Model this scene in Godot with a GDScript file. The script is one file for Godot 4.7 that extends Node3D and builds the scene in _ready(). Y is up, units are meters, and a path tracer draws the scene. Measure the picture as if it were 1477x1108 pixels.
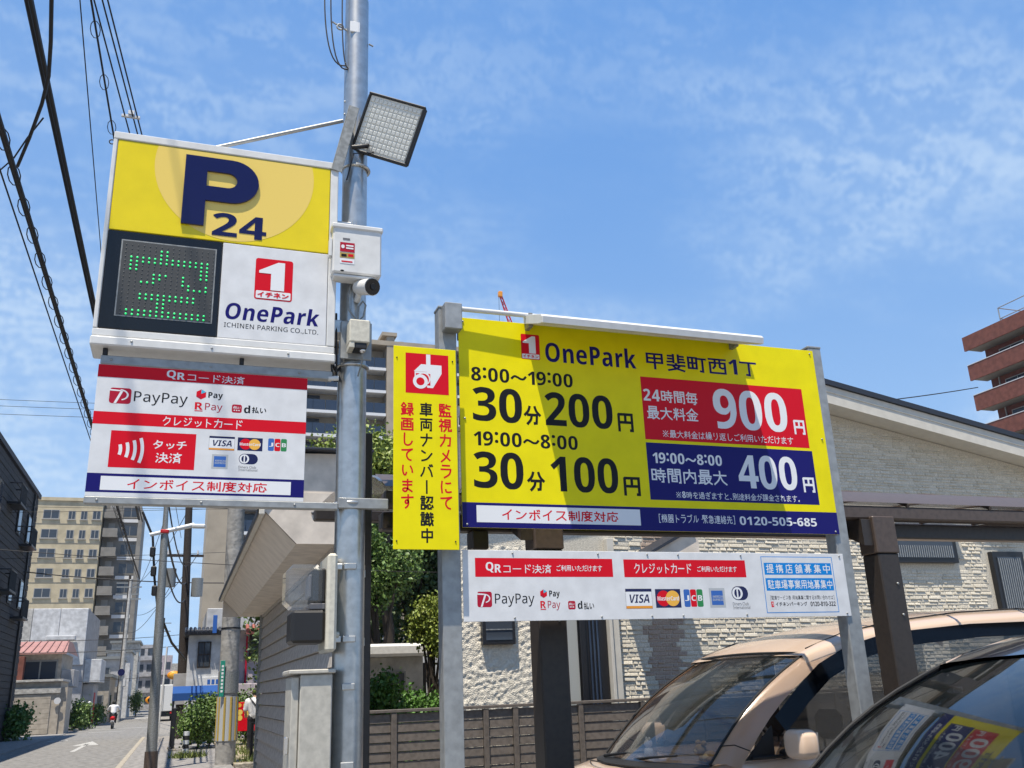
extends Node3D
# A street-side coin car park in Japan: price boards and a steel pole by the pavement, cars, a carport and a
# clad house behind, the street running away on the left. x runs along the boards, -z along the street, metres.

const CAM_AT := Vector3(0, 1.6, 0)
var M := {}
var taken := {}
var rng := RandomNumberGenerator.new()
var font_bold: SystemFont
var font_plain: SystemFont
var cache := {}
var face_of := {}

func _ready() -> void:
	rng.seed = 20240611
	build_camera_and_light()
	build_fonts()
	build_materials()
	build_ground()
	build_far_buildings()
	build_street_left()
	build_street_right()
	build_shutter_building()
	build_house()
	build_fence()
	build_trees()
	build_carport()
	build_price_board()
	build_pole_and_signs()
	build_pale_van()
	build_navy_car()
	build_wires()
	build_people()

func build_camera_and_light() -> void:
	var cam := Camera3D.new()
	cam.name = "camera"
	cam.fov = 45.36
	cam.near = 0.05
	cam.far = 2000.0
	# level the lens by yaw 19.85 degrees right, pitch 18.19 up, roll 2.27
	cam.basis = Basis.from_euler(Vector3(0, deg_to_rad(-19.85), 0)) * Basis.from_euler(Vector3(deg_to_rad(18.19), 0, 0)) * Basis.from_euler(Vector3(0, 0, deg_to_rad(-2.27)))
	cam.position = CAM_AT
	add_child(cam)
	cam.current = true
	var env := Environment.new()
	env.background_mode = Environment.BG_SKY
	var sky := Sky.new()
	var pano := PanoramaSkyMaterial.new()
	pano.panorama = sky_picture()
	sky.sky_material = pano
	env.sky = sky
	env.tonemap_mode = Environment.TONE_MAPPER_LINEAR
	env.tonemap_exposure = 1.46
	env.sdfgi_enabled = true
	env.ssao_enabled = true
	env.ssil_enabled = true
	env.fog_enabled = true
	env.fog_density = 0.00012
	env.fog_light_color = Color(0.72, 0.82, 0.95)
	var we := WorldEnvironment.new()
	we.name = "world_environment"
	we.environment = env
	add_child(we)
	var sun := DirectionalLight3D.new()
	sun.name = "sun"
	sun.light_energy = 1.6
	sun.light_angular_distance = 0.5
	sun.light_color = Color(1.0, 0.96, 0.895)
	sun.shadow_enabled = true
	sun.look_at_from_position(Vector3.ZERO, Vector3(0.22, -1.0, -0.27), Vector3(0, 0, -1))
	add_child(sun)

func sky_picture() -> ImageTexture:
	var w := 2048
	var h := 1024
	var img := Image.create(w, h, false, Image.FORMAT_RGBF)
	var big := FastNoiseLite.new(); big.seed = 5; big.frequency = 1.6; big.fractal_octaves = 4
	var rip := FastNoiseLite.new(); rip.seed = 11; rip.frequency = 13.0; rip.fractal_octaves = 4; rip.domain_warp_enabled = true; rip.domain_warp_amplitude = 0.05; rip.domain_warp_frequency = 6.0
	var fine := FastNoiseLite.new(); fine.seed = 23; fine.frequency = 40.0; fine.fractal_octaves = 3
	var low := Color(0.30, 0.32, 0.33)
	for j in h:
		var th := PI * (j + 0.5) / h
		var y := cos(th)
		var s := sin(th)
		if y < -0.03:
			img.fill_rect(Rect2i(0, j, w, 1), low)
			continue
		for i in w:
			var ph := TAU * (i + 0.5) / w
			var d := Vector3(sin(ph) * s, y, -cos(ph) * s)
			var t := pow(1.0 - clampf(y, 0.0, 1.0), 2.6)
			var c := Color(0.082, 0.218, 0.515).lerp(Color(0.36, 0.525, 0.715), t)
			# thin high cloud: a sheet at one height, seen stretched towards the horizon
			var p := d / (y + 0.14)
			var veil := big.get_noise_3d(p.x * 0.42, 0.0, p.z * 0.7) * 0.5 + 0.5
			var wob := rip.get_noise_3d(p.x * 0.09, 0.3, p.z * 0.09)
			var r := fine.get_noise_3d(p.x * 0.16 + wob * 0.05, 0.0, p.z * 0.62 + p.x * 0.16 + wob * 0.16) * 0.5 + 0.5
			var f := fine.get_noise_3d(p.x * 0.55, 5.0, p.z * 0.8) * 0.5 + 0.5
			var a := smoothstep(0.34, 0.72, veil) * (0.30 + 0.70 * smoothstep(0.36, 0.70, r * 0.68 + f * 0.32))
			a = clampf(a * 0.74 * (0.22 + 0.78 * smoothstep(0.72, 0.30, y)), 0.0, 0.62)
			c = c.lerp(Color(0.46, 0.57, 0.69), a)
			img.set_pixel(i, j, c)
	return ImageTexture.create_from_image(img)

# ---------------------------------------------------------------- materials

func build_fonts() -> void:
	font_bold = SystemFont.new(); font_bold.font_names = PackedStringArray(["Droid Sans"]); font_bold.font_weight = 700
	font_plain = SystemFont.new(); font_plain.font_names = PackedStringArray(["Droid Sans"]); font_plain.font_weight = 400

func lin(r: float, g: float, b: float) -> Color:
	return Color(r, g, b).linear_to_srgb()

func mat(called: String, r: float, g: float, b: float, rough := 0.6, metal := 0.0) -> StandardMaterial3D:
	var m := StandardMaterial3D.new()
	m.albedo_color = lin(r, g, b)
	m.roughness = rough
	m.metallic = metal
	M[called] = m
	return m

func noise_tex(freq: float, lo: float, hi: float, sd: int, octaves := 5, size := 512, bump := 0.0) -> NoiseTexture2D:
	var n := FastNoiseLite.new()
	n.seed = sd; n.frequency = freq; n.fractal_octaves = octaves
	var t := NoiseTexture2D.new()
	t.width = size; t.height = size; t.seamless = true; t.noise = n
	if bump > 0.0:
		t.as_normal_map = true; t.bump_strength = bump
	else:
		var g := Gradient.new()
		g.set_color(0, Color(lo, lo, lo)); g.set_color(1, Color(hi, hi, hi))
		t.color_ramp = g
	return t

func weather(m: StandardMaterial3D, scale: float, freq: float, lo: float, hi: float, sd: int, bump := 0.0) -> void:
	m.albedo_texture = noise_tex(freq, lo, hi, sd)
	m.uv1_triplanar = true
	m.uv1_world_triplanar = true
	m.uv1_scale = Vector3.ONE * scale
	if bump > 0.0:
		m.normal_enabled = true
		m.normal_texture = noise_tex(freq * 2.0, 0, 1, sd + 7, 4, 512, bump)
		m.normal_scale = 0.6

func glass(called: String, r: float, g: float, b: float, a: float, rough := 0.02) -> StandardMaterial3D:
	var m := mat(called, r, g, b, rough)
	m.transparency = BaseMaterial3D.TRANSPARENCY_ALPHA
	m.albedo_color.a = a
	m.metallic_specular = 0.5
	return m

func build_materials() -> void:
	weather(mat("asphalt", 0.225, 0.22, 0.21, 0.9), 0.22, 0.03, 0.72, 1.12, 1, 6.0)
	weather(mat("lot", 0.29, 0.275, 0.25, 0.9), 0.3, 0.03, 0.7, 1.1, 2, 6.0)
	weather(mat("pavement", 0.27, 0.26, 0.25, 0.9), 0.35, 0.025, 0.75, 1.08, 3, 4.0)
	weather(mat("kerb", 0.42, 0.38, 0.31, 0.9), 0.5, 0.03, 0.7, 1.05, 4, 3.0)
	weather(mat("paint", 0.62, 0.62, 0.6, 0.8), 0.8, 0.05, 0.55, 1.05, 5)
	weather(mat("soil", 0.42, 0.36, 0.25, 1.0), 0.4, 0.02, 0.6, 1.1, 6, 4.0)
	weather(mat("concrete", 0.36, 0.35, 0.33, 0.9), 0.45, 0.02, 0.75, 1.08, 7, 3.0)
	weather(mat("pale_concrete", 0.5, 0.49, 0.46, 0.85), 0.25, 0.02, 0.78, 1.06, 8, 2.0)
	weather(mat("galvanised", 0.56, 0.56, 0.54, 0.33, 0.85), 1.6, 0.02, 0.86, 1.04, 9)
	weather(mat("zinc", 0.36, 0.37, 0.365, 0.5, 0.45), 1.3, 0.02, 0.86, 1.04, 10)
	weather(mat("steel_dull", 0.32, 0.33, 0.32, 0.5, 0.4), 1.2, 0.04, 0.75, 1.05, 12)
	weather(mat("board_white", 0.71, 0.72, 0.73, 0.42), 1.4, 0.012, 0.93, 1.0, 14)
	weather(mat("box_white", 0.70, 0.70, 0.68, 0.38), 1.7, 0.012, 0.92, 1.0, 15)
	weather(mat("box_ivory", 0.62, 0.59, 0.49, 0.45), 3.0, 0.02, 0.88, 1.02, 16)
	weather(mat("cabinet", 0.50, 0.475, 0.41, 0.5), 2.0, 0.02, 0.88, 1.02, 17)
	weather(mat("yellow", 0.83, 0.72, 0.0035, 0.3), 1.1, 0.01, 0.95, 1.0, 18)
	weather(mat("yellow_acrylic", 0.80, 0.63, 0.004, 0.16), 1.1, 0.01, 0.96, 1.0, 19)
	mat("peach", 0.80, 0.585, 0.13, 0.16)
	mat("red", 0.62, 0.006, 0.018, 0.35)
	mat("wine", 0.40, 0.012, 0.035, 0.4)
	mat("navy", 0.012, 0.010, 0.13, 0.3)
	mat("deep_navy", 0.006, 0.0055, 0.06, 0.16)
	mat("sky_blue", 0.008, 0.22, 0.60, 0.35)
	mat("ink", 0.012, 0.012, 0.014, 0.4)
	mat("grey_ink", 0.12, 0.12, 0.13, 0.5)
	mat("white_ink", 0.74, 0.75, 0.76, 0.4)
	mat("orange", 0.75, 0.29, 0.02, 0.4)
	mat("card_gold", 0.80, 0.42, 0.05, 0.4)
	mat("card_green", 0.02, 0.22, 0.06, 0.4)
	mat("card_blue", 0.03, 0.12, 0.42, 0.4)
	mat("card_grey", 0.42, 0.44, 0.45, 0.4)
	mat("teal", 0.05, 0.42, 0.60, 0.4)
	mat("black_gloss", 0.006, 0.007, 0.009, 0.1)
	mat("black_plastic", 0.012, 0.012, 0.013, 0.5)
	mat("black_rubber", 0.018, 0.018, 0.018, 0.75)
	mat("cable", 0.012, 0.012, 0.014, 0.6)
	mat("display_face", 0.036, 0.039, 0.04, 0.5)
	var led := mat("led", 0.05, 0.6, 0.25, 0.4)
	led.emission_enabled = true; led.emission = Color(0.05, 1.0, 0.42); led.emission_energy_multiplier = 0.4
	mat("led_off", 0.06, 0.066, 0.066, 0.4)
	weather(mat("lens_panel", 0.82, 0.82, 0.76, 0.4), 6.0, 0.06, 0.75, 1.1, 20)
	weather(mat("brown_metal", 0.035, 0.027, 0.022, 0.42), 2.0, 0.02, 0.85, 1.1, 21)
	weather(mat("brown_light", 0.085, 0.062, 0.05, 0.45), 2.0, 0.02, 0.85, 1.1, 22)
	mat("dark_frame", 0.012, 0.012, 0.014, 0.35)
	weather(mat("fence_brown", 0.125, 0.105, 0.088, 0.55), 1.5, 0.02, 0.8, 1.1, 23)
	for k in 3:
		weather(mat("stone_%d" % k, 0.76 - 0.035 * k, 0.70 - 0.035 * k, 0.58 - 0.035 * k, 0.95), 2.0, 0.04, 0.75, 1.05, 24 + k, 5.0)
	weather(mat("stone_brown", 0.45, 0.35, 0.28, 0.95), 2.0, 0.04, 0.75, 1.05, 28, 5.0)
	weather(mat("stucco", 0.76, 0.70, 0.58, 0.95), 1.0, 0.05, 0.86, 1.04, 29, 9.0)
	weather(mat("mortar", 0.62, 0.575, 0.48, 0.95), 2.0, 0.04, 0.8, 1.05, 31)
	weather(mat("fascia", 0.60, 0.57, 0.50, 0.6), 0.8, 0.012, 0.93, 1.0, 32)
	weather(mat("beige_panel", 0.68, 0.605, 0.515, 0.6), 0.6, 0.012, 0.86, 1.03, 33)
	weather(mat("siding", 0.50, 0.465, 0.425, 0.55), 0.7, 0.02, 0.75, 1.08, 35)
	mat("curtain", 0.34, 0.35, 0.33, 0.9)
	mat("roof_dark", 0.02, 0.024, 0.035, 0.5)
	glass("smoked_panel", 0.15, 0.11, 0.085, 0.2, 0.2)
	weather(mat("apartment_tan", 0.53, 0.455, 0.31, 0.85), 0.05, 0.02, 0.85, 1.04, 37)
	weather(mat("apartment_grey", 0.24, 0.225, 0.20, 0.85), 0.05, 0.02, 0.85, 1.04, 38)
	weather(mat("tower_tan", 0.36, 0.31, 0.24, 0.8), 0.05, 0.02, 0.9, 1.03, 39)
	mat("slab_white", 0.62, 0.63, 0.64, 0.6)
	mat("tower_glass", 0.03, 0.045, 0.075, 0.12)
	mat("window_glass", 0.05, 0.06, 0.075, 0.06)
	mat("window_frame", 0.32, 0.31, 0.29, 0.5)
	weather(mat("red_brick", 0.185, 0.062, 0.042, 0.8), 0.1, 0.03, 0.8, 1.08, 41)
	weather(mat("dark_siding", 0.040, 0.042, 0.046, 0.8), 0.25, 0.03, 0.7, 1.15, 42)
	weather(mat("garage_beige", 0.44, 0.395, 0.33, 0.8), 0.25, 0.02, 0.85, 1.04, 43)
	weather(mat("white_wall", 0.60, 0.61, 0.62, 0.85), 0.2, 0.02, 0.82, 1.04, 44)
	weather(mat("pink_wall", 0.50, 0.44, 0.46, 0.85), 0.2, 0.02, 0.82, 1.04, 45)
	weather(mat("grey_wall", 0.40, 0.40, 0.41, 0.85), 0.12, 0.02, 0.8, 1.04, 46)
	weather(mat("red_roof", 0.34, 0.10, 0.075, 0.7), 0.4, 0.03, 0.75, 1.08, 47)
	weather(mat("pink_roof", 0.42, 0.22, 0.19, 0.6), 0.4, 0.03, 0.8, 1.05, 48)
	mat("awning_blue", 0.01, 0.065, 0.24, 0.6)
	weather(mat("old_wood", 0.045, 0.035, 0.03, 0.85), 0.6, 0.05, 0.7, 1.1, 49)
	weather(mat("bark", 0.07, 0.055, 0.042, 0.95), 2.0, 0.05, 0.6, 1.1, 50)
	mat("signal_yellow", 0.40, 0.28, 0.06, 0.6)
	mat("plate_green", 0.01, 0.24, 0.17, 0.5)
	for a in [["leaf_bright", 0.21, 0.27, 0.045], ["leaf_mid", 0.105, 0.18, 0.034], ["leaf_dark", 0.052, 0.095, 0.027], ["leaf_bush", 0.07, 0.17, 0.022], ["grass", 0.13, 0.165, 0.035]]:
		var lf := mat(a[0], a[1], a[2], a[3], 0.55)
		lf.vertex_color_use_as_albedo = true
		lf.backlight = Color(0.35, 0.42, 0.12)
	var cp := mat("van_paint", 0.75, 0.565, 0.425, 0.25, 0.0)
	cp.clearcoat_enabled = true; cp.clearcoat = 0.8; cp.clearcoat_roughness = 0.04
	var np := mat("navy_paint", 0.010, 0.012, 0.020, 0.18, 0.2)
	np.clearcoat_enabled = true; np.clearcoat = 1.0; np.clearcoat_roughness = 0.03
	glass("windscreen", 0.012, 0.018, 0.02, 0.36)
	glass("windscreen_dark", 0.006, 0.009, 0.010, 0.5)
	glass("tinted_glass", 0.012, 0.014, 0.014, 0.42)
	glass("clear_cover", 0.5, 0.55, 0.58, 0.07, 0.03)
	glass("pane", 0.25, 0.30, 0.32, 0.3)
	mat("seat_dark", 0.022, 0.022, 0.024, 0.85)
	mat("dash_dark", 0.016, 0.016, 0.017, 0.7)
	mat("chrome", 0.7, 0.7, 0.7, 0.12, 1.0)
	mat("plush_cream", 0.55, 0.42, 0.22, 1.0)
	mat("plush_brown", 0.32, 0.21, 0.08, 1.0)
	mat("paper", 0.52, 0.42, 0.33, 0.8)
	mat("lamp_red", 0.45, 0.01, 0.01, 0.2)
	# printed sheets are semi-matt films
	for k in ["yellow", "red", "navy", "ink", "white_ink", "board_white", "sky_blue", "wine"]:
		M[k].metallic_specular = 0.28
	var pm := mat("person_cloth", 1, 1, 1, 0.85)
	pm.vertex_color_use_as_albedo = true

# ---------------------------------------------------------------- nodes

func numbered(called: String) -> String:
	if not taken.has(called):
		taken[called] = 0
		return called
	taken[called] += 1
	return "%s_%03d" % [called, taken[called]]

func thing(called: String, label: String, category: String, at: Vector3, group := "") -> Node3D:
	var o := Node3D.new()
	o.name = numbered(called)
	o.position = at
	o.set_meta("label", label)
	o.set_meta("category", category)
	if group != "":
		o.set_meta("group", group)
	add_child(o)
	return o

func structure(called: String, b: MB, m: String, label := "") -> MeshInstance3D:
	var o := MeshInstance3D.new()
	o.name = numbered(called)
	o.mesh = b.done()
	o.material_override = M[m]
	o.set_meta("kind", "structure")
	if label != "":
		o.set_meta("label", label)
	add_child(o)
	return o

# adds a mesh given in world places as a part of a thing or of a part
func part(parent: Node3D, called: String, b: MB, m: String) -> MeshInstance3D:
	var o := MeshInstance3D.new()
	o.name = called
	o.mesh = b.done()
	o.material_override = M[m]
	if parent.get_parent() == self and not (parent is MeshInstance3D):
		o.position = parent.transform.affine_inverse() * Vector3.ZERO
		o.basis = parent.basis.inverse()
	parent.add_child(o, true)
	return o

# a plain block as a part; blocks of one size share a mesh
func block(parent: Node3D, called: String, x0: float, y0: float, z0: float, x1: float, y1: float, z1: float, m: String, bevel := 0.0) -> MeshInstance3D:
	var s := Vector3(absf(x1 - x0), absf(y1 - y0), absf(z1 - z0))
	var c := Vector3((x0 + x1) / 2, (y0 + y1) / 2, (z0 + z1) / 2)
	var key := "%.4f %.4f %.4f %.4f" % [s.x, s.y, s.z, bevel]
	if not cache.has(key):
		var b := MB.new()
		b.cbox(Vector3.ZERO, s, bevel)
		cache[key] = b.done()
	var o := MeshInstance3D.new()
	o.name = called
	o.mesh = cache[key]
	o.material_override = M[m]
	if parent.get_parent() == self and not (parent is MeshInstance3D):
		o.position = parent.transform.affine_inverse() * c
		o.basis = parent.basis.inverse()
	elif parent is MeshInstance3D and parent.get_parent() == self:
		o.position = c - parent.position
	elif parent is MeshInstance3D and parent.get_parent() is Node3D and parent.get_parent() != self:
		var g: Transform3D = parent.get_parent().transform * parent.transform
		o.position = g.affine_inverse() * c
		o.basis = g.basis.inverse()
	else:
		o.position = c
	parent.add_child(o, true)
	return o

# ---------------------------------------------------------------- mesh building (corners run counter-clockwise seen from outside)

class MB:
	var v := PackedVector3Array()
	var n := PackedVector3Array()
	var c := PackedColorArray()
	var tint := Color.WHITE
	var tinted := false

	func tri(p: Vector3, q: Vector3, r: Vector3) -> void:
		var k := (q - p).cross(r - p).normalized()
		v.append(p); v.append(r); v.append(q)
		n.append(k); n.append(k); n.append(k)
		c.append(tint); c.append(tint); c.append(tint)

	func quad(p: Vector3, q: Vector3, r: Vector3, s: Vector3) -> void:
		tri(p, q, r)
		tri(p, r, s)

	func stri(p: Vector3, q: Vector3, r: Vector3, a: Vector3, b: Vector3, d: Vector3) -> void:
		v.append(p); v.append(r); v.append(q)
		n.append(a); n.append(d); n.append(b)
		c.append(tint); c.append(tint); c.append(tint)

	func box(x0: float, y0: float, z0: float, x1: float, y1: float, z1: float) -> void:
		cbox(Vector3((x0 + x1) / 2, (y0 + y1) / 2, (z0 + z1) / 2), Vector3(absf(x1 - x0), absf(y1 - y0), absf(z1 - z0)), 0.0)

	func cbox(at: Vector3, s: Vector3, bevel := 0.0, bs := Basis.IDENTITY) -> void:
		var h := s / 2
		var e := minf(bevel, minf(h.x, minf(h.y, h.z)) * 0.95)
		var i := Vector3(h.x - e, h.y - e, h.z - e)
		for ax in 3:
			for sg in [-1.0, 1.0]:
				var u := (ax + 1) % 3
				var w := (ax + 2) % 3
				var pts := []
				for k in [[-1, -1], [1, -1], [1, 1], [-1, 1]]:
					var p := Vector3.ZERO
					p[ax] = h[ax] * sg
					p[u] = i[u] * k[0]
					p[w] = i[w] * k[1]
					pts.append(at + bs * p)
				if sg > 0:
					quad(pts[0], pts[1], pts[2], pts[3])
				else:
					quad(pts[3], pts[2], pts[1], pts[0])
				if e > 0.0:
					for s2 in [-1.0, 1.0]:
						var a := Vector3.ZERO
						var b := Vector3.ZERO
						a[ax] = h[ax] * sg; a[u] = i[u] * s2
						b[ax] = i[ax] * sg; b[u] = h[u] * s2
						var a2 := a
						var b2 := b
						a[w] = -i[w]; b[w] = -i[w]; a2[w] = i[w]; b2[w] = i[w]
						if sg * s2 > 0:
							quad(at + bs * a, at + bs * b, at + bs * b2, at + bs * a2)
						else:
							quad(at + bs * a2, at + bs * b2, at + bs * b, at + bs * a)
		if e > 0.0:
			for sx in [-1.0, 1.0]:
				for sy in [-1.0, 1.0]:
					for sz in [-1.0, 1.0]:
						var a := at + bs * Vector3(h.x * sx, i.y * sy, i.z * sz)
						var b := at + bs * Vector3(i.x * sx, h.y * sy, i.z * sz)
						var d := at + bs * Vector3(i.x * sx, i.y * sy, h.z * sz)
						if sx * sy * sz > 0:
							tri(a, b, d)
						else:
							tri(a, d, b)

	# a round bar along points, with a radius at each end
	func tube(pts: Array, r0: float, r1: float, sides := 10, caps := true) -> void:
		var rings := []
		var m := pts.size()
		var up := Vector3.UP
		for k in m:
			var d: Vector3 = (pts[mini(k + 1, m - 1)] - pts[maxi(k - 1, 0)]).normalized()
			if absf(d.dot(up)) > 0.95:
				up = Vector3.RIGHT if absf(d.x) < 0.8 else Vector3.BACK
			var a := d.cross(up).normalized()
			var b := a.cross(d).normalized()
			var r := lerpf(r0, r1, float(k) / maxf(1, m - 1))
			var ring := []
			for j in sides:
				var t := TAU * j / sides
				ring.append([pts[k] + (a * cos(t) + b * sin(t)) * r, a * cos(t) + b * sin(t)])
			rings.append(ring)
			up = b
		for k in m - 1:
			for j in sides:
				var q := (j + 1) % sides
				var A: Array = rings[k][j]
				var Bq: Array = rings[k][q]
				var C: Array = rings[k + 1][q]
				var D: Array = rings[k + 1][j]
				stri(A[0], C[0], Bq[0], A[1], C[1], Bq[1])
				stri(A[0], D[0], C[0], A[1], D[1], C[1])
		if caps:
			for j in sides:
				var q := (j + 1) % sides
				tri(pts[0], rings[0][j][0], rings[0][q][0])
				tri(pts[m - 1], rings[m - 1][q][0], rings[m - 1][j][0])

	func ellipsoid(at: Vector3, r: Vector3, rows := 8, cols := 12) -> void:
		var f := func(i: int, j: int) -> Vector3:
			var a := PI * i / rows
			var b := TAU * j / cols
			return Vector3(sin(a) * cos(b), cos(a), sin(a) * sin(b))
		for i in rows:
			for j in cols:
				var p: Vector3 = f.call(i, j)
				var q: Vector3 = f.call(i + 1, j)
				var s: Vector3 = f.call(i + 1, j + 1)
				var t: Vector3 = f.call(i, j + 1)
				stri(at + p * r, at + s * r, at + q * r, (p / r).normalized(), (s / r).normalized(), (q / r).normalized())
				stri(at + p * r, at + t * r, at + s * r, (p / r).normalized(), (t / r).normalized(), (s / r).normalized())

	# a flat outline (x, y, counter-clockwise) given thickness from z0 (back) to z1 (front)
	func slab(poly: PackedVector2Array, z0: float, z1: float) -> void:
		if Geometry2D.is_polygon_clockwise(poly):
			pass
		else:
			poly = poly.duplicate()
			poly.reverse()
		var ids := Geometry2D.triangulate_polygon(poly)
		for k in range(0, ids.size(), 3):
			var a := poly[ids[k]]
			var b := poly[ids[k + 1]]
			var d := poly[ids[k + 2]]
			if (b - a).cross(d - a) < 0:
				var e := b
				b = d
				d = e
			tri(Vector3(a.x, a.y, z1), Vector3(b.x, b.y, z1), Vector3(d.x, d.y, z1))
			if z1 - z0 > 0.0:
				tri(Vector3(a.x, a.y, z0), Vector3(d.x, d.y, z0), Vector3(b.x, b.y, z0))
		if z1 - z0 > 0.0:
			var m := poly.size()
			var up := 0.0
			for k in m:
				up += poly[k].cross(poly[(k + 1) % m])
			for k in m:
				var a := poly[k]
				var b := poly[(k + 1) % m]
				if up < 0:
					var e := a
					a = b
					b = e
				quad(Vector3(a.x, a.y, z0), Vector3(b.x, b.y, z0), Vector3(b.x, b.y, z1), Vector3(a.x, a.y, z1))

	# skin over a grid of points (rows of equal length), smooth
	func skin(g: Array, flip := false, smooth := true) -> void:
		var R := g.size()
		var C: int = g[0].size()
		var nn := []
		for i in R:
			var row := []
			for j in C:
				var du: Vector3 = g[mini(i + 1, R - 1)][j] - g[maxi(i - 1, 0)][j]
				var dv: Vector3 = g[i][mini(j + 1, C - 1)] - g[i][maxi(j - 1, 0)]
				var k := du.cross(dv).normalized()
				row.append(-k if flip else k)
			nn.append(row)
		for i in R - 1:
			for j in C - 1:
				var p: Vector3 = g[i][j]
				var q: Vector3 = g[i + 1][j]
				var r: Vector3 = g[i + 1][j + 1]
				var s: Vector3 = g[i][j + 1]
				if not smooth:
					if flip:
						quad(s, r, q, p)
					else:
						quad(p, q, r, s)
				elif flip:
					stri(p, s, r, nn[i][j], nn[i][j + 1], nn[i + 1][j + 1])
					stri(p, r, q, nn[i][j], nn[i + 1][j + 1], nn[i + 1][j])
				else:
					stri(p, q, r, nn[i][j], nn[i + 1][j], nn[i + 1][j + 1])
					stri(p, r, s, nn[i][j], nn[i + 1][j + 1], nn[i][j + 1])

	func disc(at: Vector3, r: float, sides := 24, depth := 0.0) -> void:
		var poly := PackedVector2Array()
		for k in sides:
			var t := TAU * k / sides
			poly.append(Vector2(at.x + cos(t) * r, at.y + sin(t) * r))
		slab(poly, at.z - depth, at.z)

	func done() -> ArrayMesh:
		var a := []
		a.resize(Mesh.ARRAY_MAX)
		a[Mesh.ARRAY_VERTEX] = v
		a[Mesh.ARRAY_NORMAL] = n
		if tinted:
			a[Mesh.ARRAY_COLOR] = c
		var m := ArrayMesh.new()
		m.add_surface_from_arrays(Mesh.PRIMITIVE_TRIANGLES, a)
		return m

func boxes(list: Array) -> MB:
	var b := MB.new()
	for e in list:
		b.box(e[0], e[1], e[2], e[3], e[4], e[5])
	return b

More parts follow.
